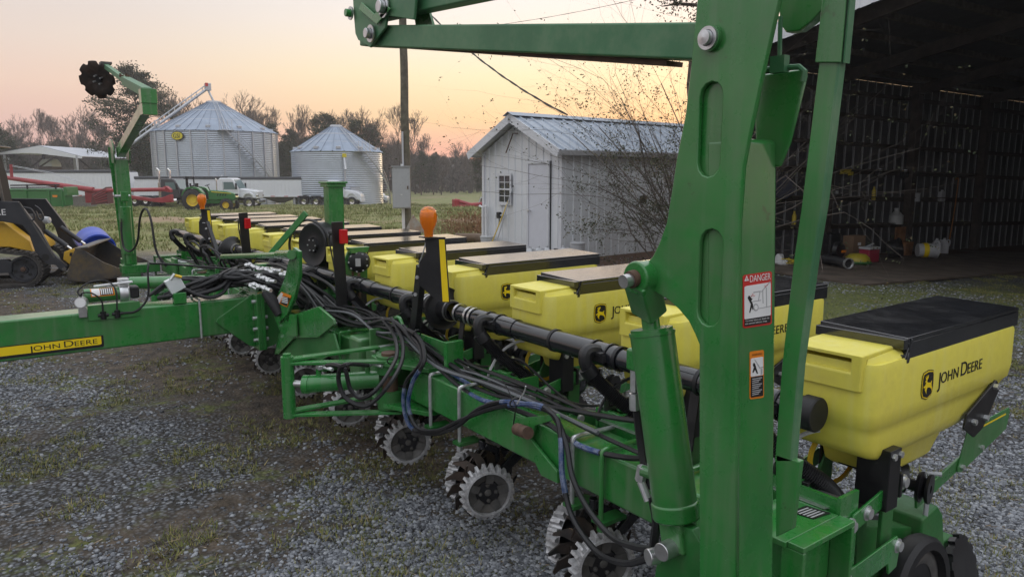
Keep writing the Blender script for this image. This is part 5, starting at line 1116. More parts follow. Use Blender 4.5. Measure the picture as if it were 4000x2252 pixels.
MB().plate([rp_ - vg_ * .16 - Zv * .08, rp_, rp_ + vs_ * (SL + .5), rp_ + vs_ * (SL + .5) - vg_ * .16 - Zv * .08], Zv, .01).plate([rp_, rp_ + vg_ * .16 - Zv * .08, rp_ + vg_ * .16 - Zv * .08 + vs_ * (SL + .5), rp_ + vs_ * (SL + .5)], Zv, .01).build('ridge_cap', 'roof_metal', SH)
def gu(px, z=1.0):      # gable coordinate of a picture column
    lo, hi = -1, 12
    for _ in range(50):
        m = (lo + hi) / 2
        if proj(SC + Zv * z + vg_ * m)[0] > px: lo = m
        else: hi = m
    return lo
d0, d1 = gu(2152), gu(2066); dzt = solve_z(SC + vg_ * d0, 628)
dr_ = MB().add([], []); 
def gbox(t0, t1, z0, z1, s0, s1, name, m, parent, bevel=0):
    q = MB(); P = [g0(t, s, z) for t in (t0, t1) for s in (s0, s1) for z in (z0, z1)]
    q.add(P, [(0, 1, 3, 2), (4, 6, 7, 5), (0, 4, 5, 1), (2, 3, 7, 6), (0, 2, 6, 4), (1, 5, 7, 3)]); return q.build(name, m, parent, bevel=bevel)
dr_ = gbox(d0 + .05, d1 - .05, .02, dzt - .06, -.045, .0, 'door', 'door_grey', SH, .004)
for a, b_ in ((d0, d0 + .05), (d1 - .05, d1)): gbox(a, b_, 0, dzt, -.07, .0, 'door_frame', 'trim_white', SH, .004)
gbox(d0 + .0501, d1 - .0501, dzt - .058, dzt, -.07, .0, 'door_frame', 'trim_white', SH, .004)
for a, b_ in ((d0 - .012, d0 - .0005), (d1 + .0005, d1 + .012)): gbox(a, b_, 0, dzt, -.03, .0, 'door_gap', 'black', SH)
kp = g0(d1 - .12, -.05, .98); MB().cyl(kp, kp - vs_ * .05, .012, n=10).lathe([(0, .09), (.03, .085), (.034, .07), (.02, .05)], kp, -vs_, 14).build('handle', 'steel', dr_)
w0, w1 = gu(2000), gu(1956); wzt = solve_z(SC + vg_ * w0, 683); wzb = solve_z(SC + vg_ * w0, 793)
wn = gbox(w0, w1, wzb, wzt, -.04, .0, 'window', 'glass_dark', SH)
tw, zw = (w1 - w0), (wzt - wzb)
for a, b_, c, d_ in ((w0 - .035, w0 + .01, wzb - .05, wzt + .03), (w1 - .01, w1 + .035, wzb - .05, wzt + .03), (w0 + .0101, w1 - .0101, wzt - .02, wzt + .03), (w0 + .0101, w1 - .0101, wzb - .05, wzb + .02), (w0 + .0101, w1 - .0101, wzb + zw * .46, wzb + zw * .52)): gbox(a, b_, c, d_, -.062, -.0405, 'window_frame', 'trim_white', wn)
for k in (.5,): gbox(w0 + tw * k - .008, w0 + tw * k + .008, wzb + .021, wzt - .021, -.055, -.0402, 'window_bar', 'trim_white', wn)
for k in (.25, .74): gbox(w0 + .0102, w1 - .0102, wzb + zw * k - .008, wzb + zw * k + .008, -.053, -.0403, 'window_bar', 'trim_white', wn)
# service mast bracket on the gable
pk0 = g0(gu(2018, 2.3), -.05, solve_z(SC + vg_ * gu(2018, 2.3), 522)); pk1 = g0(gu(1993, 2.2), -.12, solve_z(SC + vg_ * gu(1993, 2.2), 598))
MB().tube([pk0 - Zv * .0 - vg_ * .1, pk0 - vs_ * .05, pk1], .014, 6).build('bracket_pipe', 'rust', SH)
vb = SC + vs_ * 2.45; MB().box(vs_ * 2.45 - vg_ * .04 + Zv * (EV * .52), (.16, .06, .16), Matrix((vs_, vg_, Zv)).transposed()).build('vent_box', 'black', SH)
# leaning tools, tap pipes, jugs and pails at the wall
def lean(px0, py0, px1, py1, r_, m, name, label, cat, s0=-.35, s1=-.06):
    a = SC + g0(gu(px0, .2), s0, 0); b_ = SC + g0(gu(px1, 1.4), s1, 0); a.z = max(.0, solve_z(a, py0)); b_.z = solve_z(b_, py1)
    return a, b_
a, b_ = lean(1956, 965, 2000, 770, .015, 'pole_yellow', '', '', '')
mat('pole_yellow', (.62, .45, .10), .5); a.z = 0
t_ = thing('broom', 'yellow handled broom leaning under the shed window', 'broom', tuple(a)); MB().tube([O0 + Zv * .05, b_ - a], .014, 8).build('handle', 'pole_yellow', t_); MB().box(Zv * .03, (.30, .06, .06), Matrix((vg_, vs_, Zv)).transposed()).build('broom_head', 'wood_dark', t_, bevel=.01); e = b_ - a; MB().tube([e * .94, e * 1.03], .017, 8).build('grip', 'black', t_)
a, b_ = lean(1975, 965, 2012, 727, .012, '', '', '', ''); a.z = 0
t_ = thing('long_pole', 'thin grey metal pole leaning beside the yellow broom', 'pole', tuple(a)); MB().tube([O0, b_ - a], .013, 8).build('shaft', 'galv', t_); MB().tube([(b_ - a) * .985, (b_ - a) * 1.01], .016, 8).build('end_cap', 'black', t_)
tp = SC + g0(gu(1963, .9), -.10, 0); tz = solve_z(tp, 840)
t_ = thing('water_tap', 'black water tap with hanging lever on the shed wall under the window', 'tap', (tp.x, tp.y, tz)); MB().tube([vg_ * .12, -vg_ * .16], .02, 8).build('pipe', 'galv', t_); MB().box(Zv * -.0, (.10, .09, .14), Matrix((vg_, vs_, Zv)).transposed()).build('valve_body', 'black', t_, bevel=.02); MB().tube(spl([Zv * -.05, Zv * -.16 - vg_ * .01, Zv * -.25 + vg_ * .03], 5), .014, 6).build('lever', 'black', t_)
for k, (px, h) in enumerate(((1900, 1.0), (1912, 1.02))):
    pb = SC + g0(gu(px, .5), -.10, 0); t_ = thing('standpipe', ['white plastic standpipe with bent top at the shed corner', 'white plastic standpipe with clamps nearest the shed window'][k], 'pipe', (pb.x, pb.y, 0))
    MB().tube([O0, Zv * h, Zv * (h + .02) + vg_ * (.03 if k else .12)], .03, 10).build('pipe', 'pvc', t_)
    for z in (.35, .8): MB().lathe([(.031, -.02), (.037, -.02), (.037, .02), (.031, .02)], Zv * z, (0, 0, 1), 14).build('coupling', 'pvc', t_)
mat('plastic_white', (.46, .47, .49), .4, var=.04, trans=.0)
def pail(p, label, r_=.145, h=.36, lay=None, group=None, lidc='plastic_white', name='pail'):
    t_ = thing(name, label, 'bucket', tuple(p), group=group)
    d_ = Zv if lay is None else lay; o_ = O0 if lay is None else Zv * r_
    MB().lathe([(0, 0), (r_ * .88, 0), (r_ * .9, .01), (r_ * .97, h * .8), (r_ * 1.02, h * .8), (r_ * 1.02, h * .84), (r_ * .98, h * .85), (r_, h * .93), (r_ * 1.06, h * .93), (r_ * 1.06, h), (0, h)], o_, d_, 26).build('body', 'plastic_white', t_, smooth=True)
    MB().lathe([(r_ * 1.07, h * .955), (r_ * 1.08, h * 1.005), (r_ * .95, h * 1.01), (0, h * 1.005)], o_, d_, 26).build('lid', lidc, t_, smooth=True)
    MB().tube(spl([o_ + d_ * h * .82 + frame(d_)[0] * r_, o_ + d_ * h * .6 + frame(d_)[1] * r_ * 1.15, o_ + d_ * h * .82 - frame(d_)[0] * r_], 6), .004, 5).build('handle', 'zinc', t_); return t_
def sidepos(px, s, py=None):          # on the ground by the shed's long wall
    lo, hi = -3, 8
    for _ in range(50):
        m = (lo + hi) / 2
        if proj(SC + vs_ * m - vg_ * s)[0] < px: lo = m
        else: hi = m
    p = SC + vs_ * lo - vg_ * s; p.z = gz(p.x, p.y); return p
pail(sidepos(2255, .35), 'white pail with ribbed rim against the shed side wall', .15, .38); 
pail(at(1903, 985, Z=0) , 'white pail standing by the shed corner next to the standpipes', .15, .36)
def jug(p, label, rz, s=1, group=None):
    t_ = thing('jug', label, 'jug', tuple(p), rz, group)
    MB().loft([[(x * s, y * s, z * s) for x, y in rrect(-w, -d, w, d, r_, 3)] for z, w, d, r_ in ((0, .08, .06, .015), (.01, .085, .065, .02), (.20, .085, .065, .02), (.25, .06, .05, .02), (.285, .028, .028, .012))]).build('body', 'plastic_white', t_, smooth=True)
    MB().cyl((0, 0, .284 * s), (0, 0, .315 * s), .024 * s, n=14).build('cap', 'plastic_white', t_); MB().tube(spl([(.05 * s, 0, .275 * s), (.095 * s, 0, .27 * s), (.10 * s, 0, .20 * s), (.086 * s, 0, .15 * s)], 5), .014 * s, 7).build('handle', 'plastic_white', t_, smooth=True); return t_
for k, px in enumerate((2070, 2104, 2135, 2200)):
    p = at(px, 1034 - k * 1, Z=0); jug(p, ['white jug at the end of the jug row nearest the door', 'white jug second from the shed door', 'white jug standing beside the spray bottle', 'white jug between the spray bottle and the pails'][k], rz=[.3, 1.2, 2.6, .8][k], s=1.15, group='jugs by the shed wall')
p = at(2172, 1032, Z=0); t_ = thing('spray_bottle', 'white spray bottle with red trigger standing among the jugs', 'bottle', tuple(p)); MB().lathe([(0, 0), (.05, 0), (.05, .18), (.02, .24), (.02, .27), (0, .27)], (0, 0, 0), (0, 0, 1), 16).build('body', 'plastic_white', t_, smooth=True); MB().bb((-.06, -.015, .27), (.04, .015, .31)).build('trigger_head', 'black', t_, bevel=.006); MB().bar((-.03, 0, .28), (-.045, 0, .2), .015, .015).build('trigger', 'red_print', t_)
p = at(1868, 955, Z=0); t_ = thing('brown_duct', 'brown drain pipe elbow lying on the grass behind the hoppers', 'pipe', tuple(p)); mat('duct_brown', (.13, .085, .055), .7, var=.2); MB().tube(spl([(-.5, -.3, .14), (-.1, 0, .16), (.35, .1, .13)], 6), .12, 14).build('pipe', 'duct_brown', t_, smooth=True); MB().lathe([(.121, -.03), (.135, -.03), (.135, .03), (.121, .03)], (-.5, -.3, .14), (.8, .6, 0), 16).build('collar', 'duct_brown', t_)

# ---- utility pole with meter cabinet
PP = loc(23.2, 1592); t_ = thing('utility_pole', 'weathered wooden utility pole standing behind the hoppers', 'pole', tuple(PP))
hp = 9.5; q = MB(); rr = random.Random(4); q.tube([Vector((rr.uniform(-.01, .01), rr.uniform(-.01, .01), -.3 + k * .7)) for k in range(15)], [.145 - .003 * k for k in range(15)], 14); q.build('shaft', 'pole_wood', t_, smooth=True)
MB().tube([RT * -.0 - FW * .15 + RT * -.10 + Zv * .0, -FW * .15 - RT * .10 + Zv * 2.2], .05, 10).build('conduit', 'pvc', t_); MB().tube([-FW * .16 - RT * .07 + Zv * 2.0, -FW * .16 - RT * .07 + Zv * 3.2], .032, 8).build('conduit', 'galv', t_)
CBX = loc(22.85, 1572); zb0, zb1 = solve_z(CBX, 813), solve_z(CBX, 650)
Mc = Matrix((head(82), -head(-8), Zv)).transposed()
t2 = thing('meter_cabinet', 'grey metal electrical cabinet mounted on the utility pole', 'electrical box', (CBX.x, CBX.y, zb0))
hh = zb1 - zb0; MB().box(Zv * hh / 2, (.56, .22, hh), Mc).build('body', 'box_grey', t2, bevel=.012); MB().box(Zv * hh * .5 - Mc.col[1] * -.118, (.52, .02, hh * .95), Mc).build('door', 'box_grey', t2, bevel=.006)
MB().box(Zv * hh - Mc.col[1] * -.02, (.60, .28, .03), Mc).build('rain_lip', 'box_grey', t2); MB().box(Zv * hh * .5 + Mc.col[1] * .14 + Mc.col[0] * .20, (.04, .03, .10), Mc).build('latch', 'rust', t2); MB().box(Zv * hh * .33 + Mc.col[1] * .131 - Mc.col[0] * .0, (.06, .006, .03), Mc).build('plate', 'zinc', t2)
mat('sign_rust', (.34, .34, .32), .6, col2=(.30, .20, .14), vscale=5)
p = loc(22.0, 1622); t2 = thing('leaning_panel', 'rust spotted metal plate leaning at the foot of the utility pole', 'panel', tuple(p)); MB().plate([RT * -.38 + Zv * 0, RT * .33 + Zv * .0, RT * .22 + Zv * .28, RT * -.06 + Zv * .62, RT * -.2 + Zv * .35], FW, .02).build('sheet', 'sign_rust', t2); MB().box(Zv * .03, (.5, .1, .06), Mc).build('base', 'wood_old', t2)
# twisted service wire from the pole top to the shed ridge
W0 = PP + Zv * 8.9; W1 = SC + g0(GWD / 2, 1.35, AP + .12)
def wire(a, b_, sag, r_, name, label, m='black'):
    pts = [a.lerp(b_, k / 40) - Zv * sag * 4 * (k / 40) * (1 - k / 40) for k in range(41)]
    t_ = thing(name, label, 'cable', tuple(a)); MB().tube([p - a + Vector((math.sin(k * 1.3) * r_ * .7, 0, math.cos(k * 1.3) * r_ * .7)) for k, p in enumerate(pts)], r_, 5).build('strand', m, t_); MB().tube([p - a + Vector((math.sin(k * 1.3 + 3.1) * r_ * .7, 0, math.cos(k * 1.3 + 3.1) * r_ * .7)) for k, p in enumerate(pts)], r_ * .7, 5).build('strand', m, t_); return t_
# the photo's wire passes (1692,55) (1850,205) (2190,450): find its pole end from that slope
wire(loc(23.2, 1600, 0) + Zv * 7.6, W1, .35, .018, 'service_wire', 'twisted service wire sloping from the pole down to the shed roof')
wire(loc(60, 1500, 14), loc(40, 2900, 13.2), .8, .012, 'power_line', 'thin overhead power line high above the shed')

# ---- open barn on the right
BD, BG = head(60.8), -head(-29.2)
b0 = CAM + FW * 13.84 + RT * 3.46 + BD * .42; b0.z = gz(b0.x, b0.y) + .02
BDt = (BD - Zv * .022).normalized(); EH = 3.84; BLn = 26; BW = 12.5; PT = .16
BN = thing('open_barn', 'big dark open-ended metal barn with wooden posts and cluttered wall', 'barn', tuple(b0))
bl = lambda a, g, z: BDt * a + BG * g + Zv * z          # along wall, across the gable, up
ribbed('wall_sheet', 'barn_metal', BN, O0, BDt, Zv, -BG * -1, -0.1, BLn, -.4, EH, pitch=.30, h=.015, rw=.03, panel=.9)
for k in range(int((BLn - .2) / .30)):
    a = .15 - .1 + k * .30
    if a > 17: break
    MB().add([bl(a - .011, .021, -.05), bl(a + .011, .021, -.05), bl(a + .011, .021, EH - .02), bl(a - .011, .021, EH - .02), bl(a - .008, .027, -.05), bl(a + .008, .027, -.05), bl(a + .008, .027, EH - .02), bl(a - .008, .027, EH - .02)], [(0, 1, 5, 4), (1, 2, 6, 5), (2, 3, 7, 6), (3, 0, 4, 7), (4, 5, 6, 7)]).build('rib_glint', 'barn_rib_glint', BN)
for k in range(9):
    a = .35 + k * 2.9; q = MB(); P = [bl(a + x, .10 + y, z) for x in (-.09, .09) for y in (0, .16) for z in (-.3, EH + .05)]
    q.add(P, [(0, 1, 3, 2), (4, 6, 7, 5), (0, 4, 5, 1), (2, 3, 7, 6), (0, 2, 6, 4), (1, 5, 7, 3)]); q.build('post', 'wood_dark', BN, bevel=.006)
for z in (.62, 1.22, 1.82, 2.42, 3.02, 3.5):
    q = MB(); P = [bl(a, y, z + zz) for a in (-.08, BLn) for y in (.03, .075) for zz in (0, .09)]
    q.add(P, [(0, 1, 3, 2), (4, 6, 7, 5), (0, 4, 5, 1), (2, 3, 7, 6), (0, 2, 6, 4), (1, 5, 7, 3)]); q.build('girt', 'wood_dark', BN)
for z in (.71, 1.31, 1.91):
    q = MB(); P = [bl(a, y, z + zz) for a in (-.05, 9) for y in (.03, .20) for zz in (.0015, .02)]
    q.add(P, [(0, 1, 3, 2), (4, 6, 7, 5), (0, 4, 5, 1), (2, 3, 7, 6), (0, 2, 6, 4), (1, 5, 7, 3)]); q.build('shelf', 'wood_old', BN)
zr = lambda g: EH + .10 + PT * min(g, BW - g)
for g0_, g1_ in ((-.1, BW / 2), (BW / 2, BW + .35)):
    q = MB(); P = [bl(a, g, (EH + .1 + PT * (g if g0_ < 0 else BW - g)) + t) for a in (-.10, BLn + .3) for g in (g0_, g1_) for t in (0, .03)]
    q.add(P, [(0, 1, 3, 2), (4, 6, 7, 5), (0, 4, 5, 1), (2, 3, 7, 6), (0, 2, 6, 4), (1, 5, 7, 3)]); q.build('roof_sheet', 'barn_roof', BN)
for k in range(9):         # rafters with purlins above
    a = .35 + k * 2.9; q = MB()
    for s in (0, 1):
        gA, gB = (0, BW / 2) if s == 0 else (BW, BW / 2)
        P = [bl(a + x, g, zr(g) - .12 - zz) for x in (-.04, .04) for g in (gA, gB) for zz in (0, .22)]
        MB().add(P, [(0, 1, 3, 2), (4, 6, 7, 5), (0, 4, 5, 1), (2, 3, 7, 6), (0, 2, 6, 4), (1, 5, 7, 3)]).build('rafter', 'wood_dark', BN)
for g in [.4 + .75 * k for k in range(16)]:
    P = [bl(a, g + y, zr(g) - .005 - zz) for a in (-.05, BLn) for y in (-.04, .04) for zz in (0.0, .10)]
    MB().add(P, [(0, 1, 3, 2), (4, 6, 7, 5), (0, 4, 5, 1), (2, 3, 7, 6), (0, 2, 6, 4), (1, 5, 7, 3)]).build('purlin', 'wood_old', BN)
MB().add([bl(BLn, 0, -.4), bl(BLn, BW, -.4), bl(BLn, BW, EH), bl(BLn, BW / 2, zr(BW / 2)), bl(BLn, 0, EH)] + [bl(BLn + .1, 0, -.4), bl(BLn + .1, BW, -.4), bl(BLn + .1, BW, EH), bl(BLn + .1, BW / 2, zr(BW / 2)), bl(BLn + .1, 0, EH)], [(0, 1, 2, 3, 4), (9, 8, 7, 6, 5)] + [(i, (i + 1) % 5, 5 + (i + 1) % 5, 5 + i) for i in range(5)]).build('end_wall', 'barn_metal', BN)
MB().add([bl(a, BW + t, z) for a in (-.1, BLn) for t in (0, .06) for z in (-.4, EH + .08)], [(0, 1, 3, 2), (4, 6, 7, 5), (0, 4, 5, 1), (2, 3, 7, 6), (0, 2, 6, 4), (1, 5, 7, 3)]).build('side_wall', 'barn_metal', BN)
MB().add([bl(a, y, z) for a in (.0, BLn) for y in (.0, .05) for z in (EH + .002, EH + .088)], [(0, 1, 3, 2), (4, 6, 7, 5), (0, 4, 5, 1), (2, 3, 7, 6), (0, 2, 6, 4), (1, 5, 7, 3)]).build('eave_light_block', 'wood_dark', BN)  # added board that dims the daylight gaps between wall and roof
# ribbed white gable trim above the opening
gt = lambda u: zr(u) + .06
ribbed('gable_sheet', 'siding', BN, bl(-.12, 0, 0), BG, Zv, -BDt, -.05, BW / 2, lambda u: zr(u) - .02 - .24, gt, pitch=.23, h=.016, rw=.03)
MB().add([bl(-.08, g, zr(g) - zz - .02) + BDt * t for t in (0, .03) for g in (-.05, BW / 2) for zz in (.0, .17)], [(0, 1, 3, 2), (4, 6, 7, 5), (0, 4, 5, 1), (2, 3, 7, 6), (0, 2, 6, 4), (1, 5, 7, 3)]).build('gable_rafter', 'wood_dark', BN)
MB().add([bl(a, g, -.012 + .03 * (0 if e else 1)) for e in (1, 0) for a in (.0, BLn - .1) for g in (.1, 3.4)], [(0, 1, 3, 2), (4, 6, 7, 5), (0, 4, 5, 1), (2, 3, 7, 6), (0, 2, 6, 4), (1, 5, 7, 3)]).build('dirt_floor', 'barn_dirt', BN)
# things in the barn: placed by picture column on the wall line, height by picture row
def bpos(px, g, py=None):
    lo, hi = -4, 25
    for _ in range(50):
        m = (lo + hi) / 2
        if proj(b0 + bl(m, g, .6))[0] < px: lo = m
        else: hi = m
    p = b0 + bl(lo, g, 0); p.z = b0.z - .022 * lo + .0215
    return p
def b8(x, y): return 3000 + x / 1.9, 300 + y / 1.9
mat('cardboard', (.22, .14, .085), .8); mat('cooler_red', (.30, .025, .05), .5); mat('orange_dirty', (.22, .10, .04), .7, var=.3); mat('hat_yellow', (.40, .33, .03), .5); mat('hat_green', (.03, .14, .03), .5); mat('jug_clear', (.42, .43, .42), .3, var=.1); mat('cloth_white', (.6, .6, .6), .8)
mat('wire_yellow', (.55, .42, .03), .6); mat('cloth_orange', (.35, .14, .03), .8)
px, _ = b8(1120, 0); t_ = pail(bpos(px, .95), 'white pail with yellow label lying on its side on the barn floor', .16, .40, lay=(BD * .75 + BG * .6).normalized(), name='pail')
lay = (BD * .75 + BG * .6).normalized(); MB().lathe([(.156, .10), (.159, .10), (.161, .20), (.157, .20)], Zv * .16, lay, 26).build('label_band', 'decal_yellow', t_)
for k, x in enumerate((1262, 1318)):
    px, _ = b8(x, 0); p = bpos(px, .55); jug(p, ['white plastic jug pair by the barn wall, the one nearer the pail', 'white plastic jug pair by the barn wall, the one farther from the pail'][k], .5, 1.15)
px, _ = b8(645, 0); p = bpos(px, .7); t_ = thing('cardboard_box', 'brown cardboard box against the barn wall', 'box', tuple(p)); Mb = Matrix((BD, BG, Zv)).transposed(); MB().box(Zv * .25, (.40, .25, .5), Mb).build('body', 'cardboard', t_, bevel=.004); MB().box(Zv * .33 + BG * .127, (.10, .004, .06), Mb).build('label', 'white_print', t_)
px, _ = b8(762, 0); p = bpos(px, 1.2); t_ = thing('cooler', 'small red cooler with white lid on the barn floor', 'cooler', tuple(p)); MB().box(Zv * .13, (.34, .24, .26), Mb).build('body', 'cooler_red', t_, bevel=.02); MB().box(Zv * .285, (.36, .26, .05), Mb).build('lid', 'plastic_white', t_, bevel=.015); MB().bar(Zv * .31 - BD * .12, Zv * .37 + BD * .12, .03, .02).build('handle', 'plastic_white', t_)
px, _ = b8(678, 0); p = bpos(px, 1.35); t_ = thing('sun_hat', 'yellow and green plastic seat shell lying near the red cooler', 'seat', tuple(p)); t_.name = 'seat_shell'; MB().lathe([(.24, .06), (.22, .13), (.15, .19), (0, .21)], O0, (0, 0, 1), 22).build('shell', 'hat_yellow', t_, smooth=True); MB().lathe([(0, .0), (.24, .0), (.27, .03), (.245, .06)], O0, (0, 0, 1), 22).build('base', 'hat_green', t_, smooth=True)
a = bpos(b8(430, 0)[0], 1.2); e = bpos(b8(605, 0)[0], 1.9); t_ = thing('black_drain_pipe', 'black corrugated pipe lying at the mouth of the barn', 'pipe', tuple(a)); v = e - a; v.z = 0; n_ = 40; MB().tube([v * (k / n_) + Zv * .11 for k in range(n_ + 1)], [.095 if k % 2 else .086 for k in range(n_ + 1)], 16).build('pipe', 'rubber', t_, smooth=True); MB().lathe([(.086, 0), (.10, 0), (.10, .05), (.086, .05)], v + Zv * .11, v, 18).build('collar', 'zinc', t_)
px, _ = b8(480, 0); p = bpos(px, .7); t_ = thing('blower', 'black backpack blower standing beside the cardboard box', 'blower', tuple(p)); MB().box(Zv * .32, (.36, .2, .5), Mb).build('frame', 'black', t_, bevel=.05); MB().lathe([(0, 0), (.17, 0), (.19, .05), (.15, .12), (0, .12)], Zv * .22 + BG * .1, BG, 20).build('fan_housing', 'black', t_, smooth=True); MB().box(Zv * .2 + BG * .23 + BD * .08, (.12, .03, .05), Mb).build('badge', 'orange_print', t_)
px, _ = b8(905, 0); p = bpos(px, .9); t_ = thing('black_tub', 'black round tub tipped on its side near the white pail', 'tub', tuple(p)); MB().lathe([(0, 0), (.17, 0), (.20, .22), (.215, .22), (.20, .24), (.18, .22), (.15, .03), (0, .03)], Zv * .2, (BD * .35 + BG * .9 + Zv * .2), 24).build('shell', 'rubber', t_, smooth=True); MB().lathe([(.2, .21), (.225, .215), (.2, .25)], Zv * .2, (BD * .35 + BG * .9 + Zv * .2), 24).build('rim', 'rubber', t_)
px, _ = b8(1015, 0); p = bpos(px, .45); t_ = thing('orange_bin', 'dull orange plastic bin leaning against the barn wall', 'bin', tuple(p)); MB().loft([[tuple(Mb @ Vector((x, y, z))) for x, y in rrect(-w, -.15, w, .15, .03, 3)] for z, w in ((0, .13), (.30, .17))]).build('body', 'orange_dirty', t_, smooth=True); MB().box(Zv * .46 - BG * .1, (.38, .03, .34), Mb).build('lid', 'orange_dirty', t_, bevel=.01)
def shelf_item(x, ybase, mk, name, label, cat, g=.12):
    px, py = b8(x, ybase); p = bpos(px, g); p.z = solve_z(p, py); t_ = thing(name, label, cat, tuple(p)); mk(t_); return t_
def m_can(t_): MB().cyl(O0, Zv * .19, .115, n=18).build('body', 'plastic_white', t_); MB().lathe([(.116, .18), (.122, .18), (.122, .2), (0, .2)], O0, (0, 0, 1), 18).build('lid', 'plastic_white', t_)
def m_jar(t_): MB().lathe([(0, 0), (.15, 0), (.16, .05), (.15, .2), (.07, .28), (.05, .30), (.05, .34), (0, .34)], O0, (0, 0, 1), 20).build('body', 'jug_clear', t_, smooth=True); MB().cyl(Zv * .34, Zv * .37, .055, n=14).build('cap', 'plastic_white', t_)
def m_bot(t_): MB().lathe([(0, 0), (.045, 0), (.045, .2), (.02, .26), (.02, .3), (0, .3)], O0, (0, 0, 1), 12).build('body', 'wire_yellow', t_, smooth=True); MB().cyl(Zv * .3, Zv * .33, .024, n=10).build('cap', 'black', t_)
def m_cord(t_): MB().tube(spl([BD * (.16 * math.cos(k * .9)) + Zv * (.10 + .05 * math.sin(k * .9 + .6 * (k // 7))) + BG * .02 * (k % 3) for k in range(28)], 4), .014, 6).build('coil', 'wire_yellow', t_); MB().box(BD * .2 + Zv * .05, (.1, .06, .08), Mb).build('plug', 'wire_yellow', t_)
def m_wh(t_): MB().box(Zv * .12, (.18, .10, .24), Mb).build('body', 'plastic_white', t_, bevel=.02); MB().cyl(Zv * .24, Zv * .28, .03, n=10).build('cap', 'plastic_white', t_)
def m_dk(t_): MB().box(Zv * .07, (.26, .12, .14), Mb).build('body', 'black', t_, bevel=.03); MB().cyl(Zv * .14, Zv * .2, .04, n=10).build('top', 'galv', t_)
shelf_item(1070, 925, m_can, 'paint_can', 'white paint can on the middle barn shelf', 'can'); shelf_item(945, 1092, m_jar, 'clear_bottle', 'clear rounded bottle with cap on the lowest barn shelf', 'bottle'); shelf_item(188, 1102, m_bot, 'bottle', 'yellow bottle on the lowest barn shelf by the opening', 'bottle'); shelf_item(540, 735, m_cord, 'yellow_cord', 'coiled yellow cord on the top barn shelf', 'cord'); shelf_item(1268, 925, m_wh, 'white_canister', 'white square canister on the middle barn shelf', 'canister'); shelf_item(800, 748, m_dk, 'tool_case', 'dark tool case with pale knob on the top barn shelf', 'tool case'); shelf_item(985, 752, m_dk, 'tool_case', 'dark tool case beside the second barn post on the top shelf', 'tool case'); shelf_item(490, 915, m_dk, 'tool_case', 'dark tool case on the middle barn shelf near the cord', 'tool case'); shelf_item(765, 915, m_bot, 'bottle', 'yellow bottle on the middle barn shelf by a post', 'bottle')
px, py = b8(1375, 760); p = bpos(px, .2); p.z = solve_z(p, py); t_ = thing('scraper', 'long orange handled scraper hanging on a barn post', 'tool', tuple(p)); MB().tube(spl([BD * -.1, BD * .02 + Zv * 0, Zv * -.5, Zv * -1.1 - BD * .06, Zv * -1.5 - BD * .12], 5), .014, 6).build('handle', 'cloth_orange', t_); MB().box(Zv * -1.58 - BD * .16, (.18, .03, .12), Mb).build('blade', 'orange_dirty', t_)
px, py = b8(90, 820); p = bpos(px, .25); p.z = solve_z(p, py); t_ = thing('hose_reel', 'round dark blue hose reel hung on the barn wall', 'reel', tuple(p)); mat('reel_blue', (.01, .015, .035), .4); MB().lathe([(.0, -.04), (.22, -.05), (.24, -.03), (.24, .03), (.22, .05), (0, .04)], O0, BG * .9 + BD * -.45, 26).build('drum', 'reel_blue', t_, smooth=True); MB().bar(Zv * .2, Zv * .3, .05, .04, upv=BD).build('bracket', 'black', t_)
px, _ = b8(90, 0); p = bpos(px, .8); t_ = thing('rag', 'white rag heap on the ground at the barn corner', 'rag', tuple(p)); MB().lathe([(.0, .2), (.06, .19), (.09, .12), (.11, .04), (.12, 0)], O0, (.1, .1, 1), 9).build('cloth', 'cloth_white', t_); MB().lathe([(.0, .1), (.05, .08), (.07, 0)], (.12, .03, 0), (0, 0, 1), 7).build('fold', 'cloth_white', t_)
px, _ = b8(155, 0); p = bpos(px, .9); t_ = thing('yellow_cord', 'tangled yellow cord on the ground at the barn corner', 'cord', tuple(p)); rq = random.Random(8); MB().tube(spl([Vector((rq.uniform(-.22, .22), rq.uniform(-.16, .16), rq.uniform(.02, .12))) for k in range(22)], 5), .010, 5).build('coil', 'wire_yellow', t_, smooth=True); MB().cyl((.15, .1, .02), (.24, .13, .03), .02, n=8).build('plug', 'wire_yellow', t_)
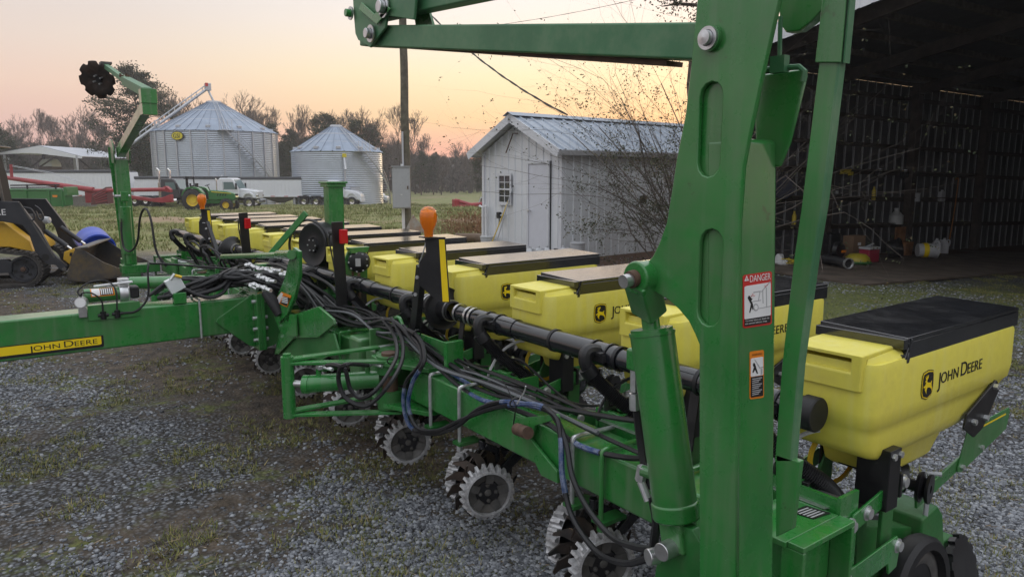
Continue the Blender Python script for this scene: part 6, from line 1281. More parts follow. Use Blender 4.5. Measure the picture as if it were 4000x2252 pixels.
# ================================================================== grain bins
mat('bin_wall', (.42, .46, .52), .36, metal=.55, var=.08, vscale=.6, hvar=.0)
mat('bin_roof', (.24, .29, .37), .45, metal=.4, var=.10, vscale=.8)
mat('bin_steel', (.46, .47, .50), .5, metal=.4)
mat('bin_sign', (.62, .52, .02), .5)
def bin_(name, label, d, px, rpx, eave_py, apex_py, sheets, stiff, corr, stair_a):
    c = loc(d, px); r_ = rpx / FPX * d; ze = solve_z(c, eave_py) - c.z; za = solve_z(c, apex_py) - c.z
    t_ = thing(name, label, 'grain bin', tuple(c)); nseg = 84; per = .22; m = int(ze / per * 4); prof = [(r_ + .032 * math.sin(2 * math.pi * k / 4 + .6), ze * k / m) for k in range(m + 1)]
    MB().lathe(prof, (0, 0, 0), (0, 0, 1), nseg).build('wall', 'bin_wall', t_, smooth=True, auto=80)
    a0 = math.atan2(CAM.y - c.y, CAM.x - c.x)        # angle facing the camera
    if stiff:
        for k in range(stiff):
            a = 2 * math.pi * (k + .4) / stiff; p = Vector((math.cos(a), math.sin(a), 0)); MB().bar(p * (r_ + .06), p * (r_ + .06) + Zv * ze, .16, .07, upv=p).build('stiffener', 'bin_steel', t_)
    ra_ = .085 * r_ + .25; nz = sheets; rise = za - ze
    for k in range(nz):
        aa, ab = 2 * math.pi * k / nz, 2 * math.pi * (k + 1) / nz; P0 = lambda a, rr, h: (math.cos(a) * rr, math.sin(a) * rr, h)
        ro = r_ + .14; e = .06; z0, z1 = ze + .02, za - .05; w_ = .10 / r_
        pts = [(aa, 0), (aa + w_, 0), (ab - w_ * 1.2, 0), (ab - w_ * .6, e), (ab - w_ * .1, e), (ab, 0)]
        q = MB(); n = len(pts); MBq = []
        for rr, h in ((ro, z0), (ra_, z1)): MBq += [P0(a if rr == ro else a, rr, h + hh) for a, hh in pts]
        q.add(MBq, [(i, i + 1, n + i + 1, n + i) for i in range(n - 1)]); q.build('roof_panel', 'bin_roof', t_, fixn=False)
    MB().lathe([(ra_ + .05, za - .08), (ra_ - .02, za + .12), (ra_ * .8, za + .16), (0, za + .2)], (0, 0, 0), (0, 0, 1), 28).build('roof_cap', 'bin_steel', t_, smooth=True)
    for f in (.36, .68):
        rr = r_ + (ra_ - r_) * f; MB().lathe([(rr, ze + rise * f + .02), (rr - .04, ze + rise * f + .10)], (0, 0, 0), (0, 0, 1), 48).build('roof_ring', 'bin_steel', t_)
    nv = 12
    for k in range(nv):
        a = 2 * math.pi * (k + .3) / nv; f = .10; rr = r_ * (1 - f); p = Vector((math.cos(a) * rr, math.sin(a) * rr, ze + rise * f)); u = Vector((math.cos(a), math.sin(a), 0))
        MB().box(p + Zv * .12, (.55, .5, .3), Matrix((u, Vector((-u.y, u.x, 0)), Zv)).transposed()).build('roof_vent', 'bin_steel', t_, bevel=.05)
    # spiral stair up the side and ladder on the roof
    n = 22; A0 = a0 + R(stair_a); span = R(62)
    rail = []; st = []
    for k in range(n + 1):
        a = A0 + span * (1 - k / n); u = Vector((math.cos(a), math.sin(a), 0)); p = u * (r_ + .45) + Zv * (ze * k / n); st.append(p); rail.append(p + Zv * .95 + u * .3)
        MB().box(p, (.7, .24, .05), Matrix((u, Vector((-u.y, u.x, 0)), Zv)).transposed()).build('stair_tread', 'bin_steel', t_)
    MB().tube([p + Vector((p.x, p.y, 0)).normalized() * .36 for p in st], .09, 4).build('stair_stringer', 'bin_steel', t_); MB().tube(rail, .025, 5).build('hand_rail', 'bin_steel', t_); MB().tube([p - Zv * .45 for p in rail], .02, 5).build('hand_rail', 'bin_steel', t_)
    a = A0; u = Vector((math.cos(a), math.sin(a), 0)); v = Vector((-u.y, u.x, 0)); MB().box(u * (r_ + .5) + Zv * ze, (1.0, 1.6, .06), Matrix((u, v, Zv)).transposed()).build('landing', 'bin_steel', t_)
    for k in range(4): MB().tube([u * (r_ + .9) + v * (-.7 + .46 * k) + Zv * ze, u * (r_ + .9) + v * (-.7 + .46 * k) + Zv * (ze + 1.1)], .025, 5).build('rail_post', 'bin_steel', t_)
    for s in (-.22, .22): MB().tube([u * (r_ + .1) + v * s + Zv * (ze + .15), u * (ra_ + .1) + v * s + Zv * (za + .1)], .035, 5).build('roof_ladder', 'bin_steel', t_)
    for k in range(14): f = k / 14; MB().tube([u * (r_ + (ra_ - r_) * f) - v * .22 + Zv * (ze + .15 + rise * f), u * (r_ + (ra_ - r_) * f) + v * .22 + Zv * (ze + .15 + rise * f)], .025, 4).build('ladder_rung', 'bin_steel', t_)
    return t_, c, r_, ze, za, a0
B1, c1, r1, ze1, za1, a01 = bin_('grain_bin', 'large corrugated steel grain bin with yellow oval sign and side stair', 92, 866, 224, 522, 400, 36, 26, 1, 8)
B2, c2, r2, ze2, za2, a02 = bin_('grain_bin', 'smaller smooth-walled steel grain bin without a sign near the pole', 84, 1328, 170, 596, 494, 26, 0, 1, 29)
def on_bin(t_, r_, a, z, w, h, m, name, th=.08, oval=False, n=24):
    u = Vector((math.cos(a), math.sin(a), 0)); v = Vector((-u.y, u.x, 0)); pts = [u * (r_ + .12) + v * (w * math.cos(2 * math.pi * k / n)) + Zv * (z + h * math.sin(2 * math.pi * k / n)) for k in range(n)]
    return MB().plate(pts, u, th).build(name, m, t_), u, v
sa = a01 + R(-33); so_, u, v = on_bin(B1, r1, sa, ze1 - .66, .78, .52, 'black_print', 'sign'); on_bin(B1, r1 + .09, sa, ze1 - .66, .70, .44, 'bin_sign', 'sign_face', .03)
text('lettering', 'GSI', .70, basis(u * (r1 + .25) - v * .52 + Zv * (ze1 - .9), v, Zv), 'black_print', B1, .01, 1.0, .88)
u = Vector((math.cos(a01 + R(3)), math.sin(a01 + R(3)), 0)); MB().tube([u * (r1 + .35) + Zv * 0, u * (r1 + .35) + Zv * 3.6], .14, 8).build('aeration_pipe', 'bin_steel', B1); MB().tube([u * (r1 + .35) + Zv * 3.6, u * (r1 + 1.0) + Zv * 2.6], .16, 8).build('spout', 'bin_steel', B1); MB().box(u * (r1 + .06) + Zv * 1.0, (.1, 2.0, .06), Matrix((u, Vector((-u.y, u.x, 0)), Zv)).transposed()).build('brace', 'rust', B1)
u = Vector((math.cos(a02 + R(8)), math.sin(a02 + R(8)), 0)); MB().tube([u * (r2 + .3), u * (r2 + .3) + Zv * (ze2 - .6)], .09, 8).build('aeration_pipe', 'bin_steel', B2); MB().tube([u * (r2 + .3) + Zv * (ze2 - .55), u * (r2 + .9) + Zv * (ze2 - 2.0)], .14, 8).build('spout', 'galv', B2); MB().box(u * (r2 + .35) + Zv * (ze2 - .45), (.35, .35, .4), None).build('spout_head', 'bin_sign', B2); MB().box(u * (r2 + .1) + Vector((-u.y, u.x, 0)) * 1.1 + Zv * 1.6, (.2, 1.0, 1.1), Matrix((u, Vector((-u.y, u.x, 0)), Zv)).transposed()).build('control_box', 'box_grey', B2, bevel=.03)
# loading auger up to the big bin's peak
A0_ = loc(86, 480); e0 = A0_ + Zv * (solve_z(A0_, 605) - A0_.z); top = loc(92, 848); top.z = solve_z(top, 345)
t_ = thing('loading_auger', 'grey trussed loading auger rising to the peak of the large bin', 'auger', tuple(A0_)); MB().tube([e0 - A0_, top - A0_], .17, 10).build('tube', 'galv', t_, smooth=True); MB().tube([e0 - A0_ + Zv * .75 + RT * .2, top - A0_ + Zv * .55], .07, 6).build('truss_cable', 'galv', t_)
for k in range(16): p = e0.lerp(top, k / 16) - A0_; MB().tube([p, p + Zv * (.75 - .2 * k / 16)], .05, 5).build('truss_post', 'galv', t_)
hd = top - A0_; MB().box(hd + Zv * .15, (.7, .7, .9)).build('head_box', 'galv', t_, bevel=.08); MB().box(hd + Zv * .4 - FW * .36, (.3, .3, .4)).build('head_guard', 'red_print', t_); pk = c1 - A0_ + Zv * za1; MB().tube([hd - Zv * .2, pk + Zv * .15], .13, 8).build('spout', 'galv', t_)
lg = loc(88, 645) ; 
for s in (-1, 1): MB().tube([lg - A0_ + RT * s * .25, lg - A0_ + RT * s * .25 + Zv * (solve_z(lg, 470) - lg.z)], .10, 6).build('tower_leg', 'galv', t_)
for k in range(9): z = 1.0 * k; MB().tube([lg - A0_ - RT * .25 + Zv * z, lg - A0_ + RT * .25 + Zv * (z + 1.0)], .05, 5).build('tower_brace', 'galv', t_)

# ================================================================== trucks and trailers
mat('truck_white', (.66, .68, .72), .3, var=.03, coat=.3); mat('truck_dark', (.035, .035, .04), .35, coat=.3); mat('chrome', (.72, .70, .68), .15, metal=1.0); mat('trailer_white', (.72, .74, .78), .45, var=.05, vscale=.8, dirt=.25, dirtcol=(.42, .41, .40), dscale=.8); mat('under_black', (.014, .014, .016), .75, spec=.2); mat('tarp', (.075, .08, .09), .7); mat('hopper_grey', (.16, .15, .14), .6, var=.15); mat('glass_teal', (.13, .19, .19), .08, spec=.7); mat('tyre', (.018, .018, .019), .75, var=.2, dirt=.3, dirtcol=(.07, .06, .05))
def wheel(t_, x, y, r_, w_, rim='chrome', name='wheel', tread=0):
    o = MB().lathe([(r_ * .55, -w_ / 2), (r_ * .88, -w_ / 2), (r_, -w_ * .38), (r_, w_ * .38), (r_ * .88, w_ / 2), (r_ * .55, w_ / 2)], (x, y, r_), (0, 1, 0), 26).build(name, 'tyre', t_, smooth=True)
    MB().lathe([(0, w_ * .18), (r_ * .28, w_ * .2), (r_ * .30, w_ * .05), (r_ * .5, w_ * .1), (r_ * .58, w_ * .44)], (x, y, r_), (0, -1, 0), 22).build('rim', rim, o, smooth=True); MB().lathe([(0, w_ * .18), (r_ * .28, w_ * .2), (r_ * .30, w_ * .05), (r_ * .5, w_ * .1), (r_ * .58, w_ * .44)], (x, y, r_), (0, 1, 0), 22).build('rim', rim, o, smooth=True)
    if tread:
        for k in range(20):
            a = 2 * math.pi * k / 20; p = Vector((x + math.cos(a) * r_, y, r_ + math.sin(a) * r_)); q = MB()
            for s in (1, -1): q.bar(p + Vector((0, s * w_ * .02, 0)), p + Vector((-math.sin(a) * .16, s * w_ * .46, math.cos(a) * .16)), .05, tread, upv=(math.cos(a), 0, math.sin(a)))
            q.build('tread_lug', 'tyre', o)
    return o
# local frame: x forward (to the right in the picture), y left (away from camera), near side = -y
def semi(label, p, rz, body, round_nose, stacks=0, group=None, rim='chrome'):
    t_ = thing('semi_truck', label, 'truck', tuple(p), rz, group); W_ = 1.15
    def side(poly, w_, m, name, bv=.06, parent=t_): return MB().prism(poly, 'Y', -w_, w_).build(name, m, parent, bevel=bv, segs=3)
    cab = side([(-1.0, .95), (.75, .95), (.78, 1.75), (.30, 2.62), (.05, 2.74), (-.95, 2.74), (-1.0, 2.6)], W_, body, 'cab', .12)
    if round_nose: hood = side([(.70, .85), (2.55, .55), (2.62, .95), (2.50, 1.30), (2.0, 1.62), (.74, 1.80)], W_ * .92, body, 'hood', .16)
    else: hood = side([(.70, .95), (2.35, .85), (2.40, 1.55), (.76, 1.80)], W_ * .8, body, 'hood', .10)
    for s in (-1, 1):
        MB().prism([(-.55, 1.72), (.50, 1.72), (.28, 2.38), (-.55, 2.38)], 'Y', s * (W_ + .004), s * (W_ + .02)).build('side_window', 'glass_teal', t_)
        MB().bb((-.62, s * (W_ + .003), 1.0), (-.60, s * (W_ + .012), 2.4)).build('door_seam', 'under_black', t_)
        MB().box((.62, s * (W_ + .22), 2.0), (.12, .2, .55)).build('mirror', 'under_black' if body != 'truck_white' or 1 else body, t_, bevel=.03)
        MB().prism([(1.0, .95), (1.1, 1.25), (1.35, 1.45), (1.75, 1.45), (2.05, 1.22), (2.12, .95), (2.0, .95), (1.9, 1.15), (1.7, 1.3), (1.4, 1.3), (1.22, 1.15), (1.15, .95)], 'Y', s * W_ * .7, s * W_ * 1.02).build('fender', body, t_, bevel=.03)
        MB().box((2.42 if round_nose else 2.3, s * .8, 1.15), (.22, .3, .2)).build('headlight', 'chrome', t_, bevel=.05)
        MB().cyl((-.6, s * (W_ - .1), .65), (.5, s * (W_ - .1), .65), .28, n=16).build('fuel_tank', 'chrome', t_, smooth=True)
    MB().plate([(.78, -W_ * .9, 1.78), (.78, W_ * .9, 1.78), (.32, W_ * .86, 2.60), (.32, -W_ * .86, 2.60)], (1, 0, .5), .012).build('windshield', 'glass_teal', t_)
    MB().box((2.55 if round_nose else 2.4, 0, .6), (.2, 2.2, .3)).build('bumper', 'truck_white' if round_nose else 'chrome', t_, bevel=.05); MB().bb((-4.2, -.42, .72), (2.0, .42, .95)).build('chassis', 'under_black', t_)
    for x in (1.58,):
        for s in (-1, 1): wheel(t_, x, s * .98, .50, .32, rim)
    for x in (-2.3, -3.6):
        for s in (-1, 1): wheel(t_, x, s * .85, .50, .55, rim)
        for s in (-1, 1): MB().prism([(x - .6, .95), (x - .45, 1.1), (x + .45, 1.1), (x + .6, .95)], 'Y', s * .6, s * 1.15).build('mud_guard', 'under_black', t_)
    for k in range(stacks):
        y = (-1, 1)[k]; MB().cyl((-1.15, y * 1.0, 1.0), (-1.15, y * 1.0, 2.35), .17, n=14).build('muffler', 'chrome', t_, smooth=True); MB().tube(spl([(-1.15, y * 1.0, 2.3), (-1.15, y * 1.0, 3.35), (-1.22, y * 1.0, 3.55), (-1.34, y * 1.0, 3.66)], 5), .09, 10).build('exhaust_stack', 'chrome', t_, smooth=True)
    return t_
def trailer(label, p, rz, L_n, hgt=1.85, zb=1.05, group=None):
    t_ = thing('grain_trailer', label, 'trailer', tuple(p), rz, group); W_ = 1.25
    MB().prism([(-.15, zb), (L_n - .05, zb), (L_n + .0, zb + .2), (L_n - .32, zb + hgt), (.12, zb + hgt)], 'Y', -W_, W_).build('box_body', 'trailer_white', t_, bevel=.03)
    n = int(L_n / .42)
    for s in (-1, 1):
        for k in range(1, n): x = .1 + (L_n - .4) * k / n; MB().bb((x - .03, s * W_, zb + .12), (x + .03, s * (W_ + .03), zb + hgt - .1)).build('side_rib', 'trailer_white', t_)
        MB().bb((-.15, s * W_, zb - .06), (L_n - .02, s * (W_ + .05), zb + .1)).build('lower_rail', 'trailer_white', t_); MB().bb((.1, s * W_, zb + hgt - .08), (L_n - .33, s * (W_ + .05), zb + hgt + .03)).build('upper_rail', 'tarp', t_)
        if s < 0:
            for k in range(12): x = L_n * .25 + L_n * .72 * k / 12; MB().bb((x, s * (W_ + .05), zb - .02), (x + .45, s * (W_ + .055), zb + .04)).build('reflective_tape', 'red_print' if k % 2 == 0 else 'white_print', t_)
    for k in range(int(L_n / 1.0)): x = .5 + k * 1.0; 
    MB().tube([(.05, -W_ + .1, zb + hgt + .1), (L_n - .35, -W_ + .1, zb + hgt + .12)], .11, 8).build('tarp_roll', 'tarp', t_); MB().prism([(.1, zb + hgt), (L_n - .32, zb + hgt), (L_n - .4, zb + hgt + .12), (L_n * .5, zb + hgt + .16), (.15, zb + hgt + .12)], 'Y', -W_ + .12, W_ - .05).build('tarp', 'tarp', t_, bevel=.04)
    for x0, x1 in ((L_n * .12, L_n * .44), (L_n * .50, L_n * .84)):
        xm = (x0 + x1) / 2; MB().add([(x0, -W_ * .9, zb - .005), (x1, -W_ * .9, zb - .005), (x1, W_ * .9, zb - .005), (x0, W_ * .9, zb - .005), (xm - .3, -.3, zb - .75), (xm + .3, -.3, zb - .75), (xm + .3, .3, zb - .75), (xm - .3, .3, zb - .75)], [(0, 3, 2, 1), (4, 5, 6, 7), (0, 1, 5, 4), (1, 2, 6, 5), (2, 3, 7, 6), (3, 0, 4, 7)]).build('hopper_bottom', 'hopper_grey', t_)
    for x in (.7, 1.95):
        for s in (-1, 1): wheel(t_, x, s * .9, .5, .55)
    MB().bb((.1, -.5, .6), (2.6, .5, .95)).build('bogie', 'under_black', t_); MB().bb((L_n * .80, -.9, .1), (L_n * .82, -.75, zb)).build('landing_leg', 'bin_steel', t_)
    return t_
RZ = math.atan2(RT.y, RT.x)
def place(d, px, yawdeg=0): return loc(d, px), RZ + R(yawdeg)
p, rz = place(75, 40, 0); trailer('white grain trailer parked behind the red auger, left of the dark truck', p, rz + R(-1), 13.6, 2.35, 1.15)
p, rz = place(69, 705, 0); semi('dark truck with chrome exhaust stacks parked behind the green tractor', p, rz + R(-2), 'truck_dark', False, 2)
p, rz = place(74, 560, 0); trailer('white grain trailer between the white-hooded truck and the dark truck', p, rz + R(3), 9.6, 1.85, 1.0)
p, rz = place(67, 925, 0); semi('white long-hooded truck parked beside the green tractor', p, rz + R(3), 'truck_white', False, 0)
p, rz = place(81, 820, 0); trailer('white grain trailer in front of the bins with grey hopper bottoms', p, rz + R(1), 12.2, 1.9, 1.05)
p, rz = place(79, 1330, 0); semi('white round-nosed truck parked in front of the smaller bin', p, rz + R(1), 'truck_white', True, 0)
p, rz = place(90, 1500, 0); t_ = thing('pickup', 'small pale vehicle mostly hidden beside the smaller bin', 'car', tuple(p), rz); MB().prism([(-2.2, .45), (.6, .4), (.7, .9), (.2, 1.1), (-.3, 1.65), (-1.4, 1.7), (-2.2, 1.1)], 'Y', -.9, .9).build('body', 'truck_white', t_, bevel=.12, segs=3); MB().prism([(-1.2, 1.1), (0, 1.1), (-.38, 1.55), (-1.25, 1.58)], 'Y', -.912, .912).build('window', 'glass_teal', t_)
for x in (-1.6, .1):
    for s in (-1, 1): wheel(t_, x, s * .8, .34, .24)

# ---- green utility tractor
mat('tr_green', (.022, .15, .03), .3, coat=.3, var=.05); mat('tr_yellow', (.70, .50, .02), .4)
p, rz = place(56, 850, 3); T = thing('tractor', 'green farm tractor with yellow wheel rims standing in front of the trucks', 'tractor', tuple(p), rz)
for s in (-1, 1):
    wheel(T, -1.35, s * .85, .82, .48, 'tr_yellow', tread=.05); wheel(T, 1.05, s * .75, .46, .30, 'tr_yellow', tread=.03)
    MB().prism([(-2.2, 1.15), (-2.05, 1.5), (-1.75, 1.78), (-1.3, 1.85), (-.85, 1.72), (-.55, 1.35), (-.5, .9), (-.6, .9), (-.68, 1.3), (-.95, 1.62), (-1.32, 1.73), (-1.7, 1.66), (-1.95, 1.43), (-2.1, 1.12)], 'Y', s * .5, s * 1.05).build('fender', 'tr_green', T, bevel=.02)
    MB().tube([(-1.75, s * .62, 1.0), (-1.8, s * .62, 2.55)], .05, 6).build('roll_bar', 'under_black', T)
    MB().prism([(-.15, 1.42), (1.35, 1.30), (1.35, 1.34), (-.15, 1.48)], 'Y', s * .405, s * .412).build('stripe', 'tr_yellow', T)
    for k in range(4): MB().prism([(.25 + .2 * k, 1.12), (.33 + .2 * k, 1.12), (.40 + .2 * k, 1.3), (.32 + .2 * k, 1.3)], 'Y', s * .405, s * .411).build('louvre', 'under_black', T)
MB().tube([(-1.8, -.62, 2.55), (-1.8, .62, 2.55)], .05, 6).build('roll_bar', 'under_black', T)
MB().prism([(-.4, .8), (1.55, .78), (1.68, 1.0), (1.60, 1.30), (1.0, 1.48), (-.25, 1.58), (-.4, 1.5)], 'Y', -.40, .40).build('hood', 'tr_green', T, bevel=.08, segs=3); MB().bb((-1.8, -.3, .55), (1.4, .3, .85)).build('chassis', 'tr_green', T, bevel=.03)
MB().box((1.60, 0, 1.08), (.10, .6, .42)).build('grille', 'under_black', T, bevel=.02); MB().tube(spl([(.25, -.3, 1.5), (.25, -.3, 2.0), (.25, -.3, 2.35), (.18, -.3, 2.45)], 4), .045, 8).build('exhaust_stack', 'chrome', T, smooth=True)
MB().box((-1.1, 0, 1.55), (.5, .5, .12)).box((-1.35, 0, 1.85), (.1, .5, .5)).build('seat', 'under_black', T, bevel=.04); MB().tube([(-.35, 0, 1.5), (-.55, 0, 1.95)], .03, 6).lathe([(.18, -.015), (.21, 0), (.18, .015), (.16, 0)], (-.55, 0, 1.95), (-.4, 0, 1), 18).build('steering_wheel', 'under_black', T)
# post-hole style black attachment beside it
MB().tube(spl([(-2.0, -.3, 2.6), (-1.95, -.3, 1.7), (-1.5, -.3, 1.9), (-1.2, -.3, 1.5)], 5), .06, 6).build('hitch_frame', 'under_black', T)

# ---- red transport auger lying along the field edge
mat('auger_red', (.30, .022, .03), .45, var=.15, vscale=1.5, dirt=.3, dirtcol=(.20, .07, .06)); mat('auger_dark', (.12, .03, .03), .6)
PA = loc(62, 400); t_ = thing('red_auger', 'long red grain auger lying along the far edge of the field', 'auger', tuple(PA))
def pz(d, px, py): q = loc(d, px); q.z = solve_z(q, py); return q - PA
MB().tube([pz(64, 50, 694), pz(62, 240, 722), pz(62, 380, 742)], [.18, .22, .24], 10).build('tube', 'auger_red', t_, smooth=True); MB().tube([pz(62, 380, 745), pz(61, 520, 742), pz(61, 660, 740)], .17, 10).build('tube', 'auger_red', t_, smooth=True)
MB().plate([pz(62, 345, 745), pz(62, 372, 743), pz(62, 372, 792), pz(62, 345, 792)], FW, .9).build('hopper_side', 'auger_red', t_)
MB().plate([pz(61.5, 372, 760), pz(61.5, 430, 730), pz(61.5, 432, 795), pz(61.5, 365, 800)], FW, .9).build('hopper', 'auger_dark', t_)
for k in range(5): MB().tube([pz(61.4, 376 + k * 2, 768 + k * 6), pz(61.4, 430, 738 + k * 11)], .035, 5).build('hopper_grate', 'auger_red', t_)
MB().plate([pz(61, 510, 762), pz(61, 600, 775), pz(61, 645, 770), pz(61, 678, 758), pz(61, 678, 790), pz(61, 640, 792), pz(61, 600, 788), pz(61, 510, 775)], FW, .5).build('swing_hopper', 'auger_red', t_, bevel=.05)
MB().plate([pz(61, 648, 730), pz(61, 660, 726), pz(61, 676, 740), pz(61, 676, 752), pz(61, 650, 748)], FW, .5).build('swing_hopper', 'auger_red', t_, bevel=.05)
MB().tube([pz(63, 71, 642), pz(63, 69, 692)], .12, 4).build('mast', 'auger_red', t_)
for s in (0, 4): MB().tube([pz(63, 72, 645 + s), pz(62.5, 230, 675 + s * 1.2), pz(62, 390, 728 + s)], .018, 4).build('truss_cable', 'galv', t_)
for px in (538, 580): w_ = pz(61.5, px, 786); MB().lathe([(.18, -.12), (.36, -.12), (.42, -.08), (.42, .08), (.36, .12), (.18, .12)], w_, FW, 22).build('wheel', 'tyre', t_, smooth=True); MB().lathe([(0, .08), (.1, .08), (.2, .1)], w_, -FW, 16).build('rim', 'chrome', t_)
# grey tarp-covered heap between header and auger
PT2 = loc(66, 310); t_ = thing('low_trailer', 'low grey trailer body standing between the green header and red auger', 'trailer', tuple(PT2)); MB().plate([loc(66, 272, 0) - PT2, loc(66, 350, 0) - PT2, loc(66, 350, 1.15) - PT2, loc(66, 300, 1.05) - PT2, loc(66, 276, .75) - PT2], FW, 1.6).build('body', 'hopper_grey', t_, bevel=.04); MB().tube([loc(65.9, 274, .95) - PT2, loc(65.9, 352, 1.35) - PT2], .05, 6).build('top_rail', 'trailer_white', t_)
# second small red auger beyond the shed
PA2 = loc(58, 1830); t_ = thing('red_auger', 'short red auger end showing past the corner of the white shed', 'auger', tuple(PA2))
def pz2(px, py, d=58): q = loc(d, px); q.z = solve_z(q, py); return q - PA2
MB().tube([pz2(1778, 782), pz2(1850, 803), pz2(1960, 812)], .16, 8).build('tube', 'auger_red', t_, smooth=True); MB().tube([pz2(1778, 808), pz2(1850, 800), pz2(1960, 790)], .17, 8).build('tube', 'auger_red', t_, smooth=True); MB().box(pz2(1783, 793), (.5, .5, .62)).build('head_box', 'auger_red', t_, bevel=.06); MB().tube(spl([pz2(1868, 800), pz2(1880, 772), pz2(1890, 778)], 4), .05, 6).build('white_pipe', 'plastic_white', t_)
# ---- green grain header on the left
PH = loc(58, 170); t_ = thing('grain_header', 'green combine grain header parked on the field behind the loader', 'header', tuple(PH))
def ph(px, py, d=58): q = loc(d, px); q.z = solve_z(q, py); return q - PH
MB().plate([ph(-120, 743), ph(256, 745), ph(258, 806), ph(-120, 806)], FW, .9).build('back_panel', 'tr_green', t_, bevel=.03)
for px in (112, 200, 250): MB().plate([ph(px, 742, 57.9), ph(px + 7, 742, 57.9), ph(px + 7, 808, 57.9), ph(px, 808, 57.9)], FW, .1).build('upright', 'tr_green', t_)
MB().tube([ph(-100, 741), ph(260, 741)], .10, 4).build('top_tube', 'tr_green', t_); MB().tube([ph(60, 724), ph(250, 722)], .06, 6).build('reel_bar', 'under_black', t_); MB().tube([ph(60, 733), ph(245, 731)], .05, 6).build('reel_bar', 'under_black', t_)
for px in (125, 235): MB().tube([ph(px, 720), ph(px, 742)], .07, 6).build('reel_arm', 'under_black', t_)
MB().plate([ph(262, 730), ph(274, 730), ph(276, 764), ph(262, 764)], FW, 1.6).build('end_shield', 'tr_green', t_, bevel=.04); MB().plate([ph(245, 745), ph(268, 745), ph(268, 802), ph(245, 804)], FW, 1.0).build('end_panel', 'tr_green', t_, bevel=.03)
MB().plate([ph(218, 762, 57.85), ph(238, 762, 57.85), ph(236, 770, 57.85), ph(220, 770, 57.85)], FW, .03).build('reflector', 'orange_print', t_)
# ---- open-sided shed far left
PO = loc(108, 190); t_ = thing('pole_shed', 'open-sided pole shed with pale metal gable roof behind the trailers', 'shed', tuple(PO))
def po(px, py, d=108): q = loc(d, px); q.z = solve_z(q, py); return q - PO
gp = [po(28, 598), po(185, 570), po(346, 612), po(346, 619), po(330, 618), po(185, 600), po(120, 598), po(30, 604)]
MB().plate(gp, FW, .12).build('gable', 'trailer_white', t_)
for a, b_ in ((po(28, 598), po(185, 570)), (po(185, 570), po(346, 612))): MB().plate([a, b_, b_ + FW * 14, a + FW * 14], Zv, .08).build('roof_sheet', 'bin_wall', t_)
for px, dd2 in ((49, 0), (327, 0), (49, 13), (327, 13)): q0 = loc(108 + dd2, px + (0 if not dd2 else (16 if px < 100 else -10))) - PO; MB().tube([q0, q0 + Zv * (po(px, 605).z - q0.z)], .16, 4).build('post', 'bin_steel', t_)
for a, b_ in ((po(75, 655), po(140, 606)), (po(115, 650), po(185, 606)), (po(320, 660), po(255, 604))): MB().tube([a + FW * 4, b_ + FW * 4], .12, 4).build('brace', 'wood_dark', t_)
tt = thing('hopper_machine', 'pale seed tender machine standing under the pole shed', 'machine', tuple(loc(112, 205))); q0 = loc(112, 205)
def pm2(px, py): q = loc(112, px); q.z = solve_z(q, py); return q - q0
MB().plate([pm2(176, 652), pm2(230, 652), pm2(226, 635), pm2(215, 620), pm2(190, 620), pm2(178, 636)], FW, 2.5).build('body', 'trailer_white', tt, bevel=.2); MB().plate([pm2(176, 650), pm2(228, 650), pm2(228, 668), pm2(176, 668)], FW, 2.4).build('bin', 'rust', tt); MB().tube([pm2(200, 622), pm2(198, 606), pm2(215, 604)], .2, 6).build('spout', 'under_black', tt)

# ================================================================== compact track loader at the left edge
mat('ld_dark', (.022, .024, .030), .45, var=.15, dirt=.18, dirtcol=(.09, .08, .07), dscale=3); mat('ld_yellow', (.62, .36, .02), .45, var=.08, dirt=.35, dirtcol=(.22, .14, .05), dscale=3); mat('bucket_worn', (.040, .040, .044), .45, metal=.4, dirt=.75, dirtcol=(.22, .15, .05), dscale=2.2, col2=(.10, .085, .07), vscale=3); mat('track_rubber', (.045, .042, .040), .85, var=.3, vscale=8, dirt=.5, dirtcol=(.10, .085, .07), dscale=5)
LP = at(108, 1114, Z=0); LX = head(72); LY = Vector((-LX.y, LX.x, 0))
LD = thing('track_loader', 'dark and yellow compact track loader at the edge of the yard, bucket down', 'loader', tuple(LP), math.atan2(LX.y, LX.x))
U = .00163
def lx(cx): return (cx - 265) * U
def lz(cy): return (1380 - cy) * U
def lpoly(pts): return [(lx(a), lz(c)) for a, c in pts]
